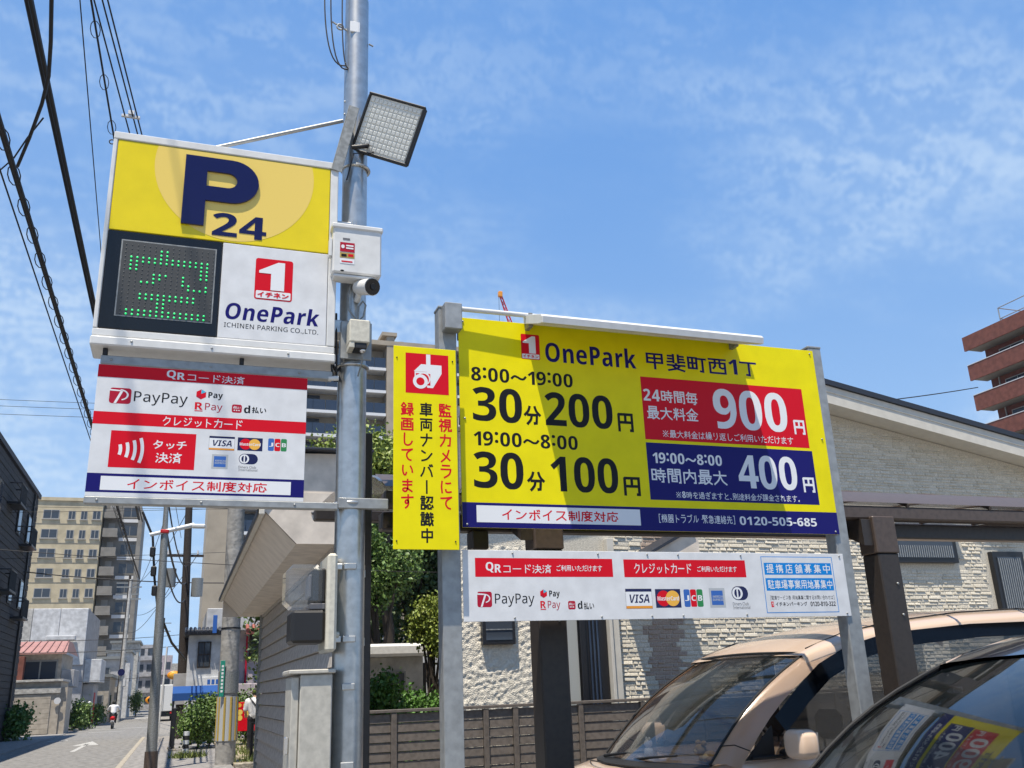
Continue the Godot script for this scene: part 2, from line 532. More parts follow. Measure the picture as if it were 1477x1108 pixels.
# ---------------------------------------------------------------- lettering
# Each character is a set of pen strokes on a 100 x 100 field (x right, y down); ~ marks a curved stroke.
const PEN := {
	"コ": "18,22 82,22 82,82;15,82 88,82", "ー": "8,50 92,50", "|": "50,6 50,94", "ド": "35,8 35,94;35,40 80,62;62,10 70,28;80,6 88,24",
	"ク": "~42,6 36,28 14,52;38,22 82,22;~82,22 72,58 30,94", "レ": "25,10 25,88;~25,88 55,74 86,44",
	"ジ": "22,12 42,26;14,38 34,52;~20,88 55,76 86,36;66,10 74,26;82,6 90,22", "ッ": "22,44 30,62;46,38 54,58;~84,40 72,72 40,92",
	"ト": "35,8 35,94;35,40 80,62", "カ": "10,30 86,30 82,84 66,86;~46,6 40,50 12,92", "タ": "~42,6 34,32 10,54;38,24 84,24;~84,24 72,60 26,95;34,46 66,68",
	"チ": "~80,10 50,18 20,20;8,46 92,46;~52,18 50,66 28,94", "イ": "~80,8 48,40 12,58;54,36 54,94", "ン": "14,18 42,34;~14,86 54,74 90,34",
	"ボ": "10,34 90,34;50,10 50,92 40,90;28,50 12,78;72,50 88,78;70,6 76,20;84,4 90,18", "ス": "16,16 80,16;~80,16 58,56 12,90;54,56 88,90",
	"メ": "~74,8 56,56 16,92;28,32 82,82", "ラ": "22,10 78,10;12,36 86,36;~86,36 74,70 36,94", "ナ": "8,34 92,34;~54,6 50,54 22,94",
	"バ": "~34,24 26,56 8,86;~62,22 80,50 90,86;72,6 78,20;86,4 92,18", "ネ": "50,4 50,18;16,24 78,24;~78,24 52,52 8,74;52,50 52,96;62,56 90,72",
	"キ": "12,32 84,24;8,62 92,54;44,4 58,96", "ブ": "12,20 80,20;~80,20 70,60 28,92;70,4 76,14;86,2 92,12", "ル": "~30,14 28,58 8,88;56,10 56,84;~56,84 74,72 92,46",
	"サ": "6,32 94,32;30,8 30,62;~70,8 70,50 60,78 32,94", "ビ": "24,10 24,78 32,88 84,88;24,50 76,34;70,6 76,20;84,4 90,18",
	"パ": "~34,28 26,58 8,86;~62,26 80,52 90,86;~78,6 86,10 86,20 78,22 72,16 78,6", "グ": "~40,8 34,30 12,54;36,24 76,24;~76,24 68,60 28,94;76,4 82,16;90,2 96,14",
	"に": "~20,10 16,50 20,92;~46,24 64,26 84,22;~46,66 50,82 66,86 88,82", "て": "~8,20 48,18 90,12;~84,14 52,36 46,62 60,84 80,90",
	"し": "~30,6 28,50 32,82 52,92 74,84 88,62", "い": "~18,18 16,54 24,80 36,84 44,66;~72,22 84,44 88,68",
	"ま": "~14,24 50,24 86,22;~16,46 50,46 84,44;~52,6 52,50 52,72 38,90 20,86 18,74 36,68 60,76 86,92",
	"す": "~6,26 50,24 94,22;~56,4 56,40 54,58 40,64 34,52 44,42 56,48 58,66 50,84 34,96",
	"は": "~18,10 14,50 18,92;~40,32 64,32 92,28;~68,10 68,50 68,76 54,90 40,84 42,72 58,70 90,88", "り": "~28,8 24,34 28,52;~70,8 74,44 66,74 42,94",
	"ご": "~22,22 48,24 72,20;~20,66 26,84 52,88 84,84;74,4 80,16;88,2 94,14", "た": "~8,28 34,28 60,24;~38,6 30,50 12,92;~56,48 72,50 90,46;~52,72 58,88 74,90 94,86",
	"だ": "~8,28 34,28 60,24;~38,6 30,50 12,92;~56,48 72,50 90,46;~52,72 58,88 74,90 94,86;72,8 78,20;86,4 92,16",
	"け": "~18,8 14,50 20,92;~40,32 66,32 94,28;~72,8 72,54 66,80 48,96", "を": "~14,22 46,22 80,18;~48,4 36,34 14,60 32,50 50,50 52,78;~88,38 56,56 38,76 48,90 84,90",
	"ぎ": "~14,22 46,22 76,14;~12,42 46,42 80,34;~44,4 56,36 72,62 44,58;~26,66 26,84 46,92 74,90;82,4 88,14;92,0 98,10", "と": "~30,8 36,28 44,46;~82,28 46,50 26,68 32,86 56,90 88,88",
	"が": "~8,34 44,32 62,34 62,60 52,90 36,86;~36,8 30,52 10,90;~72,28 86,48 92,66;76,4 82,14;90,0 96,10", "さ": "~10,26 50,26 88,20;~44,4 58,36 76,62 44,58;~24,66 24,86 50,94 78,90",
	"れ": "26,6 26,94;~6,28 26,26 42,24 8,76;~26,52 50,30 66,26 68,50 68,84 82,86 96,72", "る": "~22,14 50,14 76,12;~74,13 44,44 16,70 50,48 80,54 84,76 62,92 40,90 36,78 52,74 62,90",
	"お": "~8,30 36,30 64,26;~34,6 34,60 34,84 18,84 16,72 50,50 82,54 86,78 60,90;~74,14 90,32", "わ": "26,6 26,94;~6,28 26,26 42,24 8,76;~26,54 58,36 86,46 84,76 54,90",
	"せ": "~6,38 50,36 94,32;~70,8 70,44 66,62 54,60;~28,14 28,60 32,84 60,90 84,88",
	"決": "10,14 20,24;6,40 16,50;20,66 6,92;36,28 84,28 84,56;28,56 96,56;~58,6 58,56 50,78 28,94;60,58 74,80 96,94",
	"済": "10,14 20,24;6,40 16,50;20,66 6,92;64,4 64,18;32,20 96,20;44,26 84,54;86,26 34,54;46,56 46,76 36,94;82,56 82,94;46,66 82,66;46,80 82,80",
	"払": "6,28 40,28;24,6 24,88 12,88;6,62 40,52;66,8 52,84 90,80;78,58 92,92", "制": "18,10 12,30;8,26 54,26;4,46 58,46;32,6 32,94;12,62 52,62 52,84;12,62 12,86;70,16 70,70;90,6 90,92 78,90",
	"度": "52,4 52,16;12,16 94,16;14,16 14,56 6,94;22,34 92,34;40,24 40,50;70,24 70,50;40,50 70,50;28,60 78,60 58,82 26,94;36,66 58,84 92,94",
	"対": "26,6 26,22;6,24 52,24;42,28 28,64 6,90;14,40 48,84;54,36 96,36;80,8 80,92 66,90;60,50 68,66", "応": "54,4 54,18;12,18 94,18;14,18 14,60 6,92;30,46 24,78;46,36 46,82 54,88 76,88 78,72;56,34 66,50;80,46 92,72",
	"監": "10,8 10,56;10,8 46,8;10,56 48,56;10,24 42,24 42,40 10,40;28,8 28,24;28,40 28,56;62,6 54,34;58,18 92,18;64,34 84,42;16,66 84,66 84,92;16,66 16,92;38,66 38,92;62,66 62,92;4,92 96,92",
	"視": "20,4 20,18;4,22 38,22 6,62;22,44 22,94;26,48 40,60;48,10 86,10 86,58 48,58 48,10;48,26 86,26;48,42 86,42;58,58 54,78 38,94;74,58 74,88 94,88 94,76",
	"車": "10,16 90,16;18,32 82,32 82,66 18,66 18,32;18,49 82,49;4,82 96,82;50,4 50,96", "両": "6,12 94,12;14,32 86,32 86,90 76,90;14,32 14,94;50,12 50,72;32,46 32,72 68,72 68,46",
	"認": "10,8 34,8;4,22 40,22;10,36 34,36;10,50 34,50;10,64 34,64 34,90 10,90 10,64;46,12 90,12 86,44 74,44;66,12 60,34 46,50;54,28 64,36;46,64 44,84;58,60 58,88 80,88 80,76;68,56 74,66;88,64 94,80",
	"識": "10,8 30,8;4,22 34,22;10,36 30,36;10,50 30,50;10,64 30,64 30,88 10,88 10,64;52,6 52,16;40,18 66,18;46,22 48,32;62,22 58,34;36,36 96,36;42,46 64,46 64,84 42,84 42,46;42,64 64,64;76,6 80,50 92,92;94,56 66,94;86,12 92,22",
	"中": "14,26 86,26 86,62 14,62 14,26;50,4 50,96", "録": "24,4 6,30;24,6 42,26;14,34 38,34;6,50 44,50;25,34 25,84;12,58 16,76;38,58 34,74;4,88 46,80;56,10 86,10 86,44;58,27 86,27;50,44 96,44;72,44 72,92 64,90;54,56 62,64;50,84 66,72;92,54 78,66;76,60 96,86",
	"画": "6,12 94,12;22,28 78,28 78,70 22,70 22,28;22,48 78,48;50,12 50,70;8,36 8,90 92,90 92,36", "分": "~36,6 26,30 6,50;~64,6 74,30 94,50;22,48 76,48 72,88 58,90;~46,48 40,72 20,94",
	"円": "14,10 86,10 86,90 74,90;14,10 14,94;14,50 86,50;50,10 50,50", "甲": "14,12 86,12 86,60 14,60 14,12;14,36 86,36;50,12 50,96",
	"斐": "38,4 38,54;62,4 62,54;10,14 38,14;10,30 38,30;6,48 38,46;62,14 90,14;62,30 90,30;62,46 94,46;50,54 50,64;6,66 94,66;70,66 54,84 10,96;30,66 50,84 90,96",
	"町": "8,14 48,14 48,74 8,74 8,14;8,44 48,44;28,14 28,74;54,18 96,18;78,18 78,90 64,88", "西": "6,12 94,12;12,32 88,32 88,90 12,90 12,32;38,12 38,50 26,66;62,12 62,56 72,62 84,60", "丁": "8,16 92,16;54,16 54,88 38,86",
	"時": "8,14 34,14 34,76 8,76 8,14;8,44 34,44;44,20 90,20;66,4 66,38;38,38 96,38;38,56 96,56;80,40 80,90 68,90;50,64 60,78",
	"間": "10,8 10,94;10,8 42,8 42,38 10,38;10,23 42,23;90,8 90,92 80,92;90,8 58,8 58,38 90,38;58,23 90,23;34,50 66,50 66,84 34,84 34,50;34,67 66,67",
	"毎": "28,4 20,18 6,32;22,16 92,16;24,30 84,30 78,82;24,30 16,80;4,54 96,54;14,80 90,80;80,80 76,94 64,94;52,32 48,76",
	"最": "22,6 78,6 78,34 22,34 22,6;22,20 78,20;6,44 94,44;18,44 18,90;46,44 46,96;18,58 46,58;18,72 46,72;4,90 50,84;56,56 88,56 76,78 50,94;60,62 74,80 96,94",
	"大": "6,34 94,34;~50,6 50,34 38,66 8,94;~52,36 66,70 94,94", "料": "26,6 26,94;6,42 48,42;10,14 16,30;42,12 36,30;24,46 6,80;28,48 46,70;60,16 72,26;58,36 70,46;52,66 96,58;82,6 82,96",
	"金": "~50,4 32,26 4,44;~50,4 68,26 96,44;28,42 72,42;14,58 86,58;50,42 50,90;26,66 34,82;74,66 66,82;6,90 94,90",
	"繰": "24,4 12,26 28,34 10,52;32,22 8,54 40,50;24,50 24,94;12,64 6,84;34,62 40,78;54,6 80,6 80,24 54,24 54,6;46,34 62,34 62,50 46,50 46,34;72,34 90,34 90,50 72,50 72,34;42,62 96,62;68,52 68,96;66,64 42,90;70,64 96,90",
	"返": "10,10 20,22;4,40 20,40 20,74 4,92;20,76 44,92 96,92;36,12 92,12;40,12 40,50 32,78;42,32 82,32 70,58 48,80;48,40 66,62 92,78", "利": "46,6 12,18;4,36 54,36;30,14 30,94;28,38 4,76;34,44 54,66;68,16 68,68;90,6 90,90 78,90",
	"用": "16,10 16,60 6,94;16,10 86,10 86,90 74,90;16,36 86,36;16,62 86,62;50,10 50,92", "内": "12,26 88,26 88,90 76,90;12,26 12,94;~50,4 50,26 42,52 24,70;52,36 76,64",
	"過": "10,10 20,22;4,40 20,40 20,74 4,92;20,76 44,92 96,92;46,8 80,8 80,38;46,8 46,38;60,22 60,38;60,22 80,22;36,38 90,38 90,78 82,78;36,38 36,80;52,52 74,52 74,68 52,68 52,52",
	"別": "12,10 50,10 50,38 12,38 12,10;4,54 54,54 50,88 38,90;30,38 26,66 6,92;68,16 68,68;90,6 90,90 78,90", "途": "10,10 20,22;4,40 20,40 20,74 4,92;20,76 44,92 96,92;62,4 50,20 32,34;62,4 76,20 96,34;48,34 78,34;38,48 90,48;63,34 63,80 54,78;48,56 40,72;78,56 88,70",
	"課": "10,8 34,8;4,22 40,22;10,36 34,36;10,50 34,50;10,64 34,64 34,90 10,90 10,64;50,8 88,8 88,44 50,44 50,8;50,26 88,26;69,8 69,96;44,58 96,58;66,60 44,88;72,60 96,88",
	"機": "18,4 18,96;4,28 34,28;16,32 4,66;20,38 34,54;46,6 38,20 50,26 38,42;36,42 52,38;82,6 74,20 86,26 74,42;74,42 90,38;34,54 96,54;62,4 66,60 90,92;92,66 60,94;46,56 44,76 34,92;78,60 84,68",
	"器": "12,8 42,8 42,32 12,32 12,8;58,8 88,8 88,32 58,32 58,8;6,46 94,46;50,34 44,52 8,68;54,46 92,66;12,68 42,68 42,92 12,92 12,68;58,68 88,68 88,92 58,92 58,68",
	"緊": "10,6 10,42;10,6 46,6;10,42 48,42;10,16 42,16 42,30 10,30;56,8 86,8 74,28 52,42;60,16 74,30 94,40;50,44 32,54 60,60 30,70;70,52 26,72 80,70;50,70 50,96;28,78 16,92;72,78 86,92",
	"急": "38,4 26,18 8,28;32,14 68,14 58,28;18,28 80,28 80,60 18,60;22,44 80,44;14,70 8,90;34,68 34,92 66,92 70,80;48,64 56,78;80,68 92,86",
	"連": "10,10 20,22;4,40 20,40 20,74 4,92;20,76 44,92 96,92;36,14 92,14;42,26 86,26 86,54 42,54 42,26;42,40 86,40;34,68 94,68;64,4 64,82",
	"絡": "24,4 12,26 28,34 10,52;32,22 8,54 40,50;24,50 24,94;12,64 6,84;34,62 40,78;66,4 58,22 44,36;60,18 88,18 72,42 44,58;58,26 74,44 96,56;54,64 84,64 84,92 54,92 54,64",
	"先": "28,8 18,30;22,24 84,24;50,4 50,50;6,50 94,50;36,50 30,78 8,94;62,50 62,84 68,90 92,88 92,74", "提": "4,28 36,28;22,4 22,88 10,88;4,62 36,52;48,8 88,8 88,40 48,40 48,8;48,24 88,24;42,52 96,52;70,52 70,90;70,70 92,70;52,62 48,80 36,94;44,78 60,90 96,92",
	"携": "4,28 34,28;20,4 20,88 10,88;4,62 34,52;54,4 38,28;48,18 48,58;48,16 92,16;48,30 88,30;48,44 88,44;48,58 94,58;68,16 68,58;42,68 84,68 80,80 90,80 86,94 74,94;56,68 52,82 40,96",
	"店": "52,4 52,16;12,16 94,16;14,16 14,58 6,94;56,24 56,60;56,40 88,40;32,60 84,60 84,92 32,92 32,60", "舗": "26,4 4,30;26,4 46,26;14,34 40,34;8,48 46,48;26,34 26,64;12,64 42,64 42,92 12,92 12,64;52,18 96,18;74,4 74,94;84,6 92,14;54,32 94,32 94,92 86,92;54,32 54,94;54,52 94,52;54,72 94,72",
	"募": "6,12 94,12;32,4 32,20;68,4 68,20;28,26 74,26 74,48 28,48 28,26;28,37 74,37;6,58 94,58;44,48 34,66 6,80;58,58 72,70 94,80;28,76 72,76 68,94 58,94;48,68 42,84 22,96",
	"集": "34,2 12,28;26,14 26,58;26,14 86,14;26,28 80,28;26,42 80,42;26,56 90,56;56,4 56,56;6,68 94,68;50,56 50,96;46,70 8,92;54,70 92,92",
	"駐": "8,8 8,60;8,8 44,8;26,8 26,60;8,24 42,24;8,40 42,40;8,58 46,58 42,92 32,92;10,70 6,86;20,70 20,84;30,70 32,82;68,4 76,14;52,22 96,22;56,54 92,54;74,22 74,90;50,92 98,92",
	"場": "20,6 20,80;4,30 36,30;4,84 38,74;48,6 84,6 84,38 48,38 48,6;48,22 84,22;38,50 96,50;54,50 38,72;52,62 90,62 84,92 74,92;64,62 42,90;78,62 58,94", "事": "6,12 94,12;24,22 76,22 76,36 24,36 24,22;20,48 80,48 80,76 16,76;4,62 96,62;50,2 50,92 38,92",
	"業": "38,2 38,22;62,2 62,22;14,8 22,20;86,8 78,20;6,24 94,24;32,26 38,36;68,26 62,36;12,38 88,38;18,52 82,52;6,66 94,66;50,38 50,96;46,68 8,92;54,68 92,92", "地": "20,6 20,78;4,32 36,32;4,82 38,72;46,22 46,82 54,90 94,88 94,72;38,46 86,30 84,66 74,66;66,4 66,76",
	"券": "24,4 32,16;74,4 66,16;16,20 84,20;6,38 94,38;50,4 44,34 6,66;58,38 94,66;26,62 74,62 70,94 56,94;48,62 42,80 18,96", "関": "10,8 10,94;10,8 42,8 42,34 10,34;10,21 42,21;90,8 90,92 80,92;90,8 58,8 58,34 90,34;58,21 90,21;38,42 44,50;62,42 56,50;28,54 72,54;24,68 76,68;50,54 46,76 26,92;52,70 74,90",
	"問": "10,8 10,94;10,8 42,8 42,38 10,38;10,23 42,23;90,8 90,92 80,92;90,8 58,8 58,38 90,38;58,23 90,23;34,54 66,54 66,80 34,80 34,54", "合": "~50,4 32,24 4,44;~50,4 68,24 96,44;30,40 70,40;22,58 78,58 78,92 22,92 22,58",
	"※": "16,16 84,84;84,16 16,84;50,10 50,22;50,78 50,90;10,50 22,50;78,50 90,50", "【": "86,4 66,4 66,96 86,96", "】": "14,4 34,4 34,96 14,96", "・": "44,50 56,50", "、": "14,76 28,92", "。": "~14,78 22,72 30,80 22,90 14,84 14,78",
	"~": "~6,58 24,42 44,48 62,58 80,58 94,42",
}
const NARROW := {"【": 0.45, "】": 0.45, "・": 0.5, "、": 0.5, "。": 0.5}

# triangles of one run of text, unscaled
func run_of(text: String, hw: float, bold: bool, vertical: bool, slant := 0.0) -> PackedVector3Array:
	var tris := PackedVector3Array()
	var all_latin := true
	for ch in text:
		if PEN.has(ch):
			all_latin = false
	if all_latin:
		return latin(text, bold, slant)
	var x := 0.0
	var y := 0.0
	for ch in text:
		if PEN.has(ch):
			var wd: float = NARROW.get(ch, 1.0)
			var shift := 0.0
			if ch == "【":
				shift = -55.0
			var lift := 0.0
			for s in pieces(ch, hw):
				lift += 0.06
				for k in s.size():
					tris.append(Vector3(x + shift + s[k].x, y + s[k].y, lift))
			if vertical:
				y -= 108.0
			else:
				x += 104.0 * wd
		elif ch == " ":
			x += 30.0
		else:
			var g := latin(ch, bold, 0.0)
			if g.is_empty():
				x += 30.0
				continue
			var lo := g[0]
			var hi := g[0]
			for p in g:
				lo = lo.min(p)
				hi = hi.max(p)
			var k := 1.22
			for p in g:
				tris.append(Vector3(x + 3.0 + (p.x - lo.x) * k, y + 10.0 + (p.y - lo.y) * k if ch != "-" and ch != ":" else y + 30 + (p.y - lo.y) * k, 0.0))
			x += (hi.x - lo.x) * k + 11.0
	return tris

func pieces(ch: String, hw: float) -> Array:
	var key := "pieces %s %.2f" % [ch, hw]
	if cache.has(key):
		return cache[key]
	var out := []
	for s in String(PEN[ch]).split(";"):
		var curved := s.begins_with("~")
		var pts := PackedVector2Array()
		for q in s.trim_prefix("~").split(" "):
			var xy := q.split(",")
			pts.append(Vector2(float(xy[0]), 100.0 - float(xy[1])))
		if curved and pts.size() > 2:
			var sm := PackedVector2Array()
			for k in pts.size() - 1:
				for t in 5:
					sm.append(pts[k].cubic_interpolate(pts[k + 1], pts[maxi(k - 1, 0)], pts[mini(k + 2, pts.size() - 1)], t / 5.0))
			sm.append(pts[pts.size() - 1])
			pts = sm
		var t3 := PackedVector2Array()
		# a ribbon with mitred corners and square ends
		var L := []
		var R := []
		var m := pts.size()
		var closed := pts[0].distance_to(pts[m - 1]) < 0.1
		for k in m:
			var a := (pts[k] - pts[k - 1]).normalized() if k > 0 else ((pts[0] - pts[m - 2]).normalized() if closed else Vector2.ZERO)
			var b := (pts[k + 1] - pts[k]).normalized() if k < m - 1 else ((pts[1] - pts[0]).normalized() if closed else Vector2.ZERO)
			if a == Vector2.ZERO:
				a = b
			if b == Vector2.ZERO:
				b = a
			var na := Vector2(-a.y, a.x)
			var nb := Vector2(-b.y, b.x)
			var mid := (na + nb)
			if mid.length() < 0.5:
				mid = na
			else:
				mid = mid.normalized()
			var w := hw / maxf(mid.dot(na), 0.5)
			var p := pts[k]
			if not closed and k == 0:
				p -= b * hw * 0.4
			if not closed and k == m - 1:
				p += a * hw * 0.4
			L.append(p + mid * w)
			R.append(p - mid * w)
		for k in m - 1:
			t3.append(R[k]); t3.append(R[k + 1]); t3.append(L[k + 1])
			t3.append(R[k]); t3.append(L[k + 1]); t3.append(L[k])
		out.append(t3)
	cache[key] = out
	return out

func latin(text: String, bold: bool, slant: float) -> PackedVector3Array:
	var tm := TextMesh.new()
	tm.font = font_bold if bold else font_plain
	tm.font_size = 100
	tm.pixel_size = 1.0
	tm.depth = 0.0
	tm.curve_step = 1.0
	tm.text = text
	var a := tm.get_mesh_arrays()
	var out := PackedVector3Array()
	if a.is_empty() or a[Mesh.ARRAY_VERTEX] == null:
		return out
	var vs: PackedVector3Array = a[Mesh.ARRAY_VERTEX]
	var ids: PackedInt32Array = a[Mesh.ARRAY_INDEX] if a[Mesh.ARRAY_INDEX] != null else PackedInt32Array()
	var put := func(i: int) -> Vector3:
		return Vector3(vs[i].x + vs[i].y * slant, vs[i].y, 0.0)
	if ids.is_empty():
		for i in vs.size():
			out.append(put.call(i))
	else:
		for i in ids:
			out.append(put.call(i))
	# TextMesh runs clockwise; turn it round
	for k in range(0, out.size() - 2, 3):
		var e := (out[k + 1] - out[k]).cross(out[k + 2] - out[k])
		if e.z < 0:
			var q := out[k + 1]
			out[k + 1] = out[k + 2]
			out[k + 2] = q
	return out

# lettering fitted into x0..x1, y0..y1 on the face at z
func ink(parent: Node3D, text: String, m: String, weight: float, x0: float, y0: float, x1: float, y1: float, z: float, vertical := false, slant := 0.0, bold := true) -> void:
	var t := run_of(text, weight, bold, vertical, slant)
	if t.is_empty():
		return
	var lo := t[0]
	var hi := t[0]
	for p in t:
		lo = lo.min(p)
		hi = hi.max(p)
	var sx := (x1 - x0) / maxf(hi.x - lo.x, 0.01)
	var sy := (y1 - y0) / maxf(hi.y - lo.y, 0.01)
	z = seat_z(parent, z)
	var b := MB.new()
	for k in range(0, t.size(), 3):
		var q := []
		for i in 3:
			var p := t[k + i]
			q.append(Vector3(x0 + (p.x - lo.x) * sx, y0 + (p.y - lo.y) * sy, z + p.z * 0.0002))
		if (q[1] - q[0]).cross(q[2] - q[0]).z >= 0:
			b.tri(q[0], q[1], q[2])
		else:
			b.tri(q[0], q[2], q[1])
	part(parent, "lettering", b, m)

# print lies close on its sheet: layers a fraction of a millimetre apart
func seat_z(parent: Node3D, z: float) -> float:
	if face_of.has(parent):
		return face_of[parent] + (z - face_of[parent]) * 0.16
	return z

# a printed patch: a thin film on the face
func film(parent: Node3D, called: String, m: String, x0: float, y0: float, x1: float, y1: float, z: float) -> MeshInstance3D:
	z = seat_z(parent, z)
	var b := MB.new()
	b.quad(Vector3(x0, y0, z), Vector3(x1, y0, z), Vector3(x1, y1, z), Vector3(x0, y1, z))
	return part(parent, called, b, m)

func film_poly(parent: Node3D, called: String, m: String, pts: Array, z: float) -> MeshInstance3D:
	z = seat_z(parent, z)
	var b := MB.new()
	b.slab(PackedVector2Array(pts), z, z)
	return part(parent, called, b, m)

func round_rect(x0: float, y0: float, x1: float, y1: float, r: float) -> Array:
	var out := []
	for c in [[x1 - r, y1 - r, 0.0], [x0 + r, y1 - r, 90.0], [x0 + r, y0 + r, 180.0], [x1 - r, y0 + r, 270.0]]:
		for k in 5:
			var t := deg_to_rad(c[2] + 22.5 * k)
			out.append(Vector2(c[0] + cos(t) * r, c[1] + sin(t) * r))
	return out

func arc_band(cx: float, cy: float, r: float, w: float, a0: float, a1: float, steps := 16, sq := 1.0) -> Array:
	var out := []
	for k in steps + 1:
		var t := deg_to_rad(lerpf(a0, a1, float(k) / steps))
		out.append(Vector2(cx + cos(t) * (r + w / 2), cy + sin(t) * (r + w / 2) * sq))
	for k in steps + 1:
		var t := deg_to_rad(lerpf(a1, a0, float(k) / steps))
		out.append(Vector2(cx + cos(t) * (r - w / 2), cy + sin(t) * (r - w / 2) * sq))
	return out

func circle_pts(cx: float, cy: float, rx: float, ry: float, n := 24) -> Array:
	var out := []
	for k in n:
		out.append(Vector2(cx + cos(TAU * k / n) * rx, cy + sin(TAU * k / n) * ry))
	return out

# ---------------------------------------------------------------- printed marks of the boards

func number_one_mark(p: Node3D, x0: float, y0: float, x1: float, y1: float, z: float, m := "red") -> void:
	var w := x1 - x0
	var h := y1 - y0
	film_poly(p, "emblem", m, round_rect(x0, y0, x1, y1, w * 0.07), z)
	film_poly(p, "emblem_numeral", "white_ink", [Vector2(x0 + w * 0.42, y0 + h * 0.24), Vector2(x0 + w * 0.78, y0 + h * 0.24), Vector2(x0 + w * 0.78, y0 + h * 0.93), Vector2(x0 + w * 0.60, y0 + h * 0.93), Vector2(x0 + w * 0.10, y0 + h * 0.70), Vector2(x0 + w * 0.10, y0 + h * 0.64), Vector2(x0 + w * 0.42, y0 + h * 0.64)], z + 0.0012)
	film_poly(p, "emblem_strip", "white_ink", round_rect(x0 + w * 0.04, y0 + h * 0.03, x1 - w * 0.04, y0 + h * 0.21, w * 0.03), z + 0.0012)
	ink(p, "イチネン", m, 9.0, x0 + w * 0.08, y0 + h * 0.055, x1 - w * 0.08, y0 + h * 0.185, z + 0.0022)

func pay_row(p: Node3D, r: Dictionary, z: float) -> void:
	var a: Array = r.icon
	var w: float = a[2] - a[0]
	var h: float = a[3] - a[1]
	film_poly(p, "payment_mark", "wine", round_rect(a[0], a[1], a[2], a[3], w * 0.14), z)
	# a letter with a long sweeping stroke
	film_poly(p, "payment_mark_stroke", "white_ink", [Vector2(a[0] + w * 0.22, a[1] + h * 0.02), Vector2(a[0] + w * 0.34, a[1] + h * 0.02), Vector2(a[0] + w * 0.62, a[1] + h * 0.80), Vector2(a[0] + w * 0.50, a[1] + h * 0.82)], z + 0.0015)
	film_poly(p, "payment_mark_stroke", "white_ink", arc_band(a[0] + w * 0.48, a[1] + h * 0.56, w * 0.36, w * 0.085, -75, 88, 14, 0.72), z + 0.0018)
	film_poly(p, "payment_mark_stroke", "white_ink", [Vector2(a[0], a[1] + h * 0.80), Vector2(a[0] + w * 0.50, a[1] + h * 0.785), Vector2(a[0] + w * 0.50, a[1] + h * 0.86), Vector2(a[0], a[1] + h * 0.90)], z + 0.0021)
	var t: Array = r.word
	ink(p, "PayPay", "ink", 6.0, t[0], t[1], t[2], t[3], z + 0.0015, false, 0.0, false)
	var c: Array = r.cube
	var cx: float = (c[0] + c[2]) / 2
	var cy: float = (c[1] + c[3]) / 2
	var q: float = (c[2] - c[0]) / 2
	var hexa := []
	for k in 6:
		hexa.append(Vector2(cx + cos(TAU * k / 6 + PI / 6) * q, cy + sin(TAU * k / 6 + PI / 6) * q))
	film_poly(p, "payment_mark", "red", hexa, z)
	film_poly(p, "payment_mark_stroke", "teal", [hexa[0], hexa[1], Vector2(cx, cy + q * 0.1)], z + 0.0015)
	film_poly(p, "payment_mark_stroke", "wine", [hexa[3], hexa[4], Vector2(cx, cy - q * 0.1)], z + 0.0015)
	ink(p, "Pay", "ink", 9.0, r.pay1[0], r.pay1[1], r.pay1[2], r.pay1[3], z + 0.0015)
	ink(p, "R", "red", 9.0, r.r[0], r.r[1] + (r.r[3] - r.r[1]) * 0.18, r.r[2], r.r[3], z + 0.0015)
	film(p, "payment_mark_stroke", "red", r.r[0], r.r[1], r.r[2], r.r[1] + (r.r[3] - r.r[1]) * 0.09, z + 0.0015)
	ink(p, "Pay", "wine", 4.0, r.pay2[0], r.pay2[1], r.pay2[2], r.pay2[3], z + 0.0015, false, 0.0, false)
	var d: Array = r.dbox
	film_poly(p, "payment_mark", "wine", round_rect(d[0], d[1], d[2], d[3], (d[2] - d[0]) * 0.2), z)
	var dw: float = d[2] - d[0]
	var dh: float = d[3] - d[1]
	ink(p, "d払い", "white_ink", 6.0, d[0] + dw * 0.14, d[1] + dh * 0.48, d[2] - dw * 0.14, d[1] + dh * 0.80, z + 0.0015)
	for k in 3:
		film(p, "payment_mark_stroke", "white_ink", d[0] + dw * (0.2 + 0.23 * k), d[1] + dh * 0.22, d[0] + dw * (0.33 + 0.23 * k), d[1] + dh * 0.35, z + 0.0015)
	ink(p, "d", "ink", 9.0, r.d[0], r.d[1], r.d[2], r.d[3], z + 0.0015)
	ink(p, "払い", "ink", 6.5, r.hara[0], r.hara[1], r.hara[2], r.hara[3], z + 0.0015)

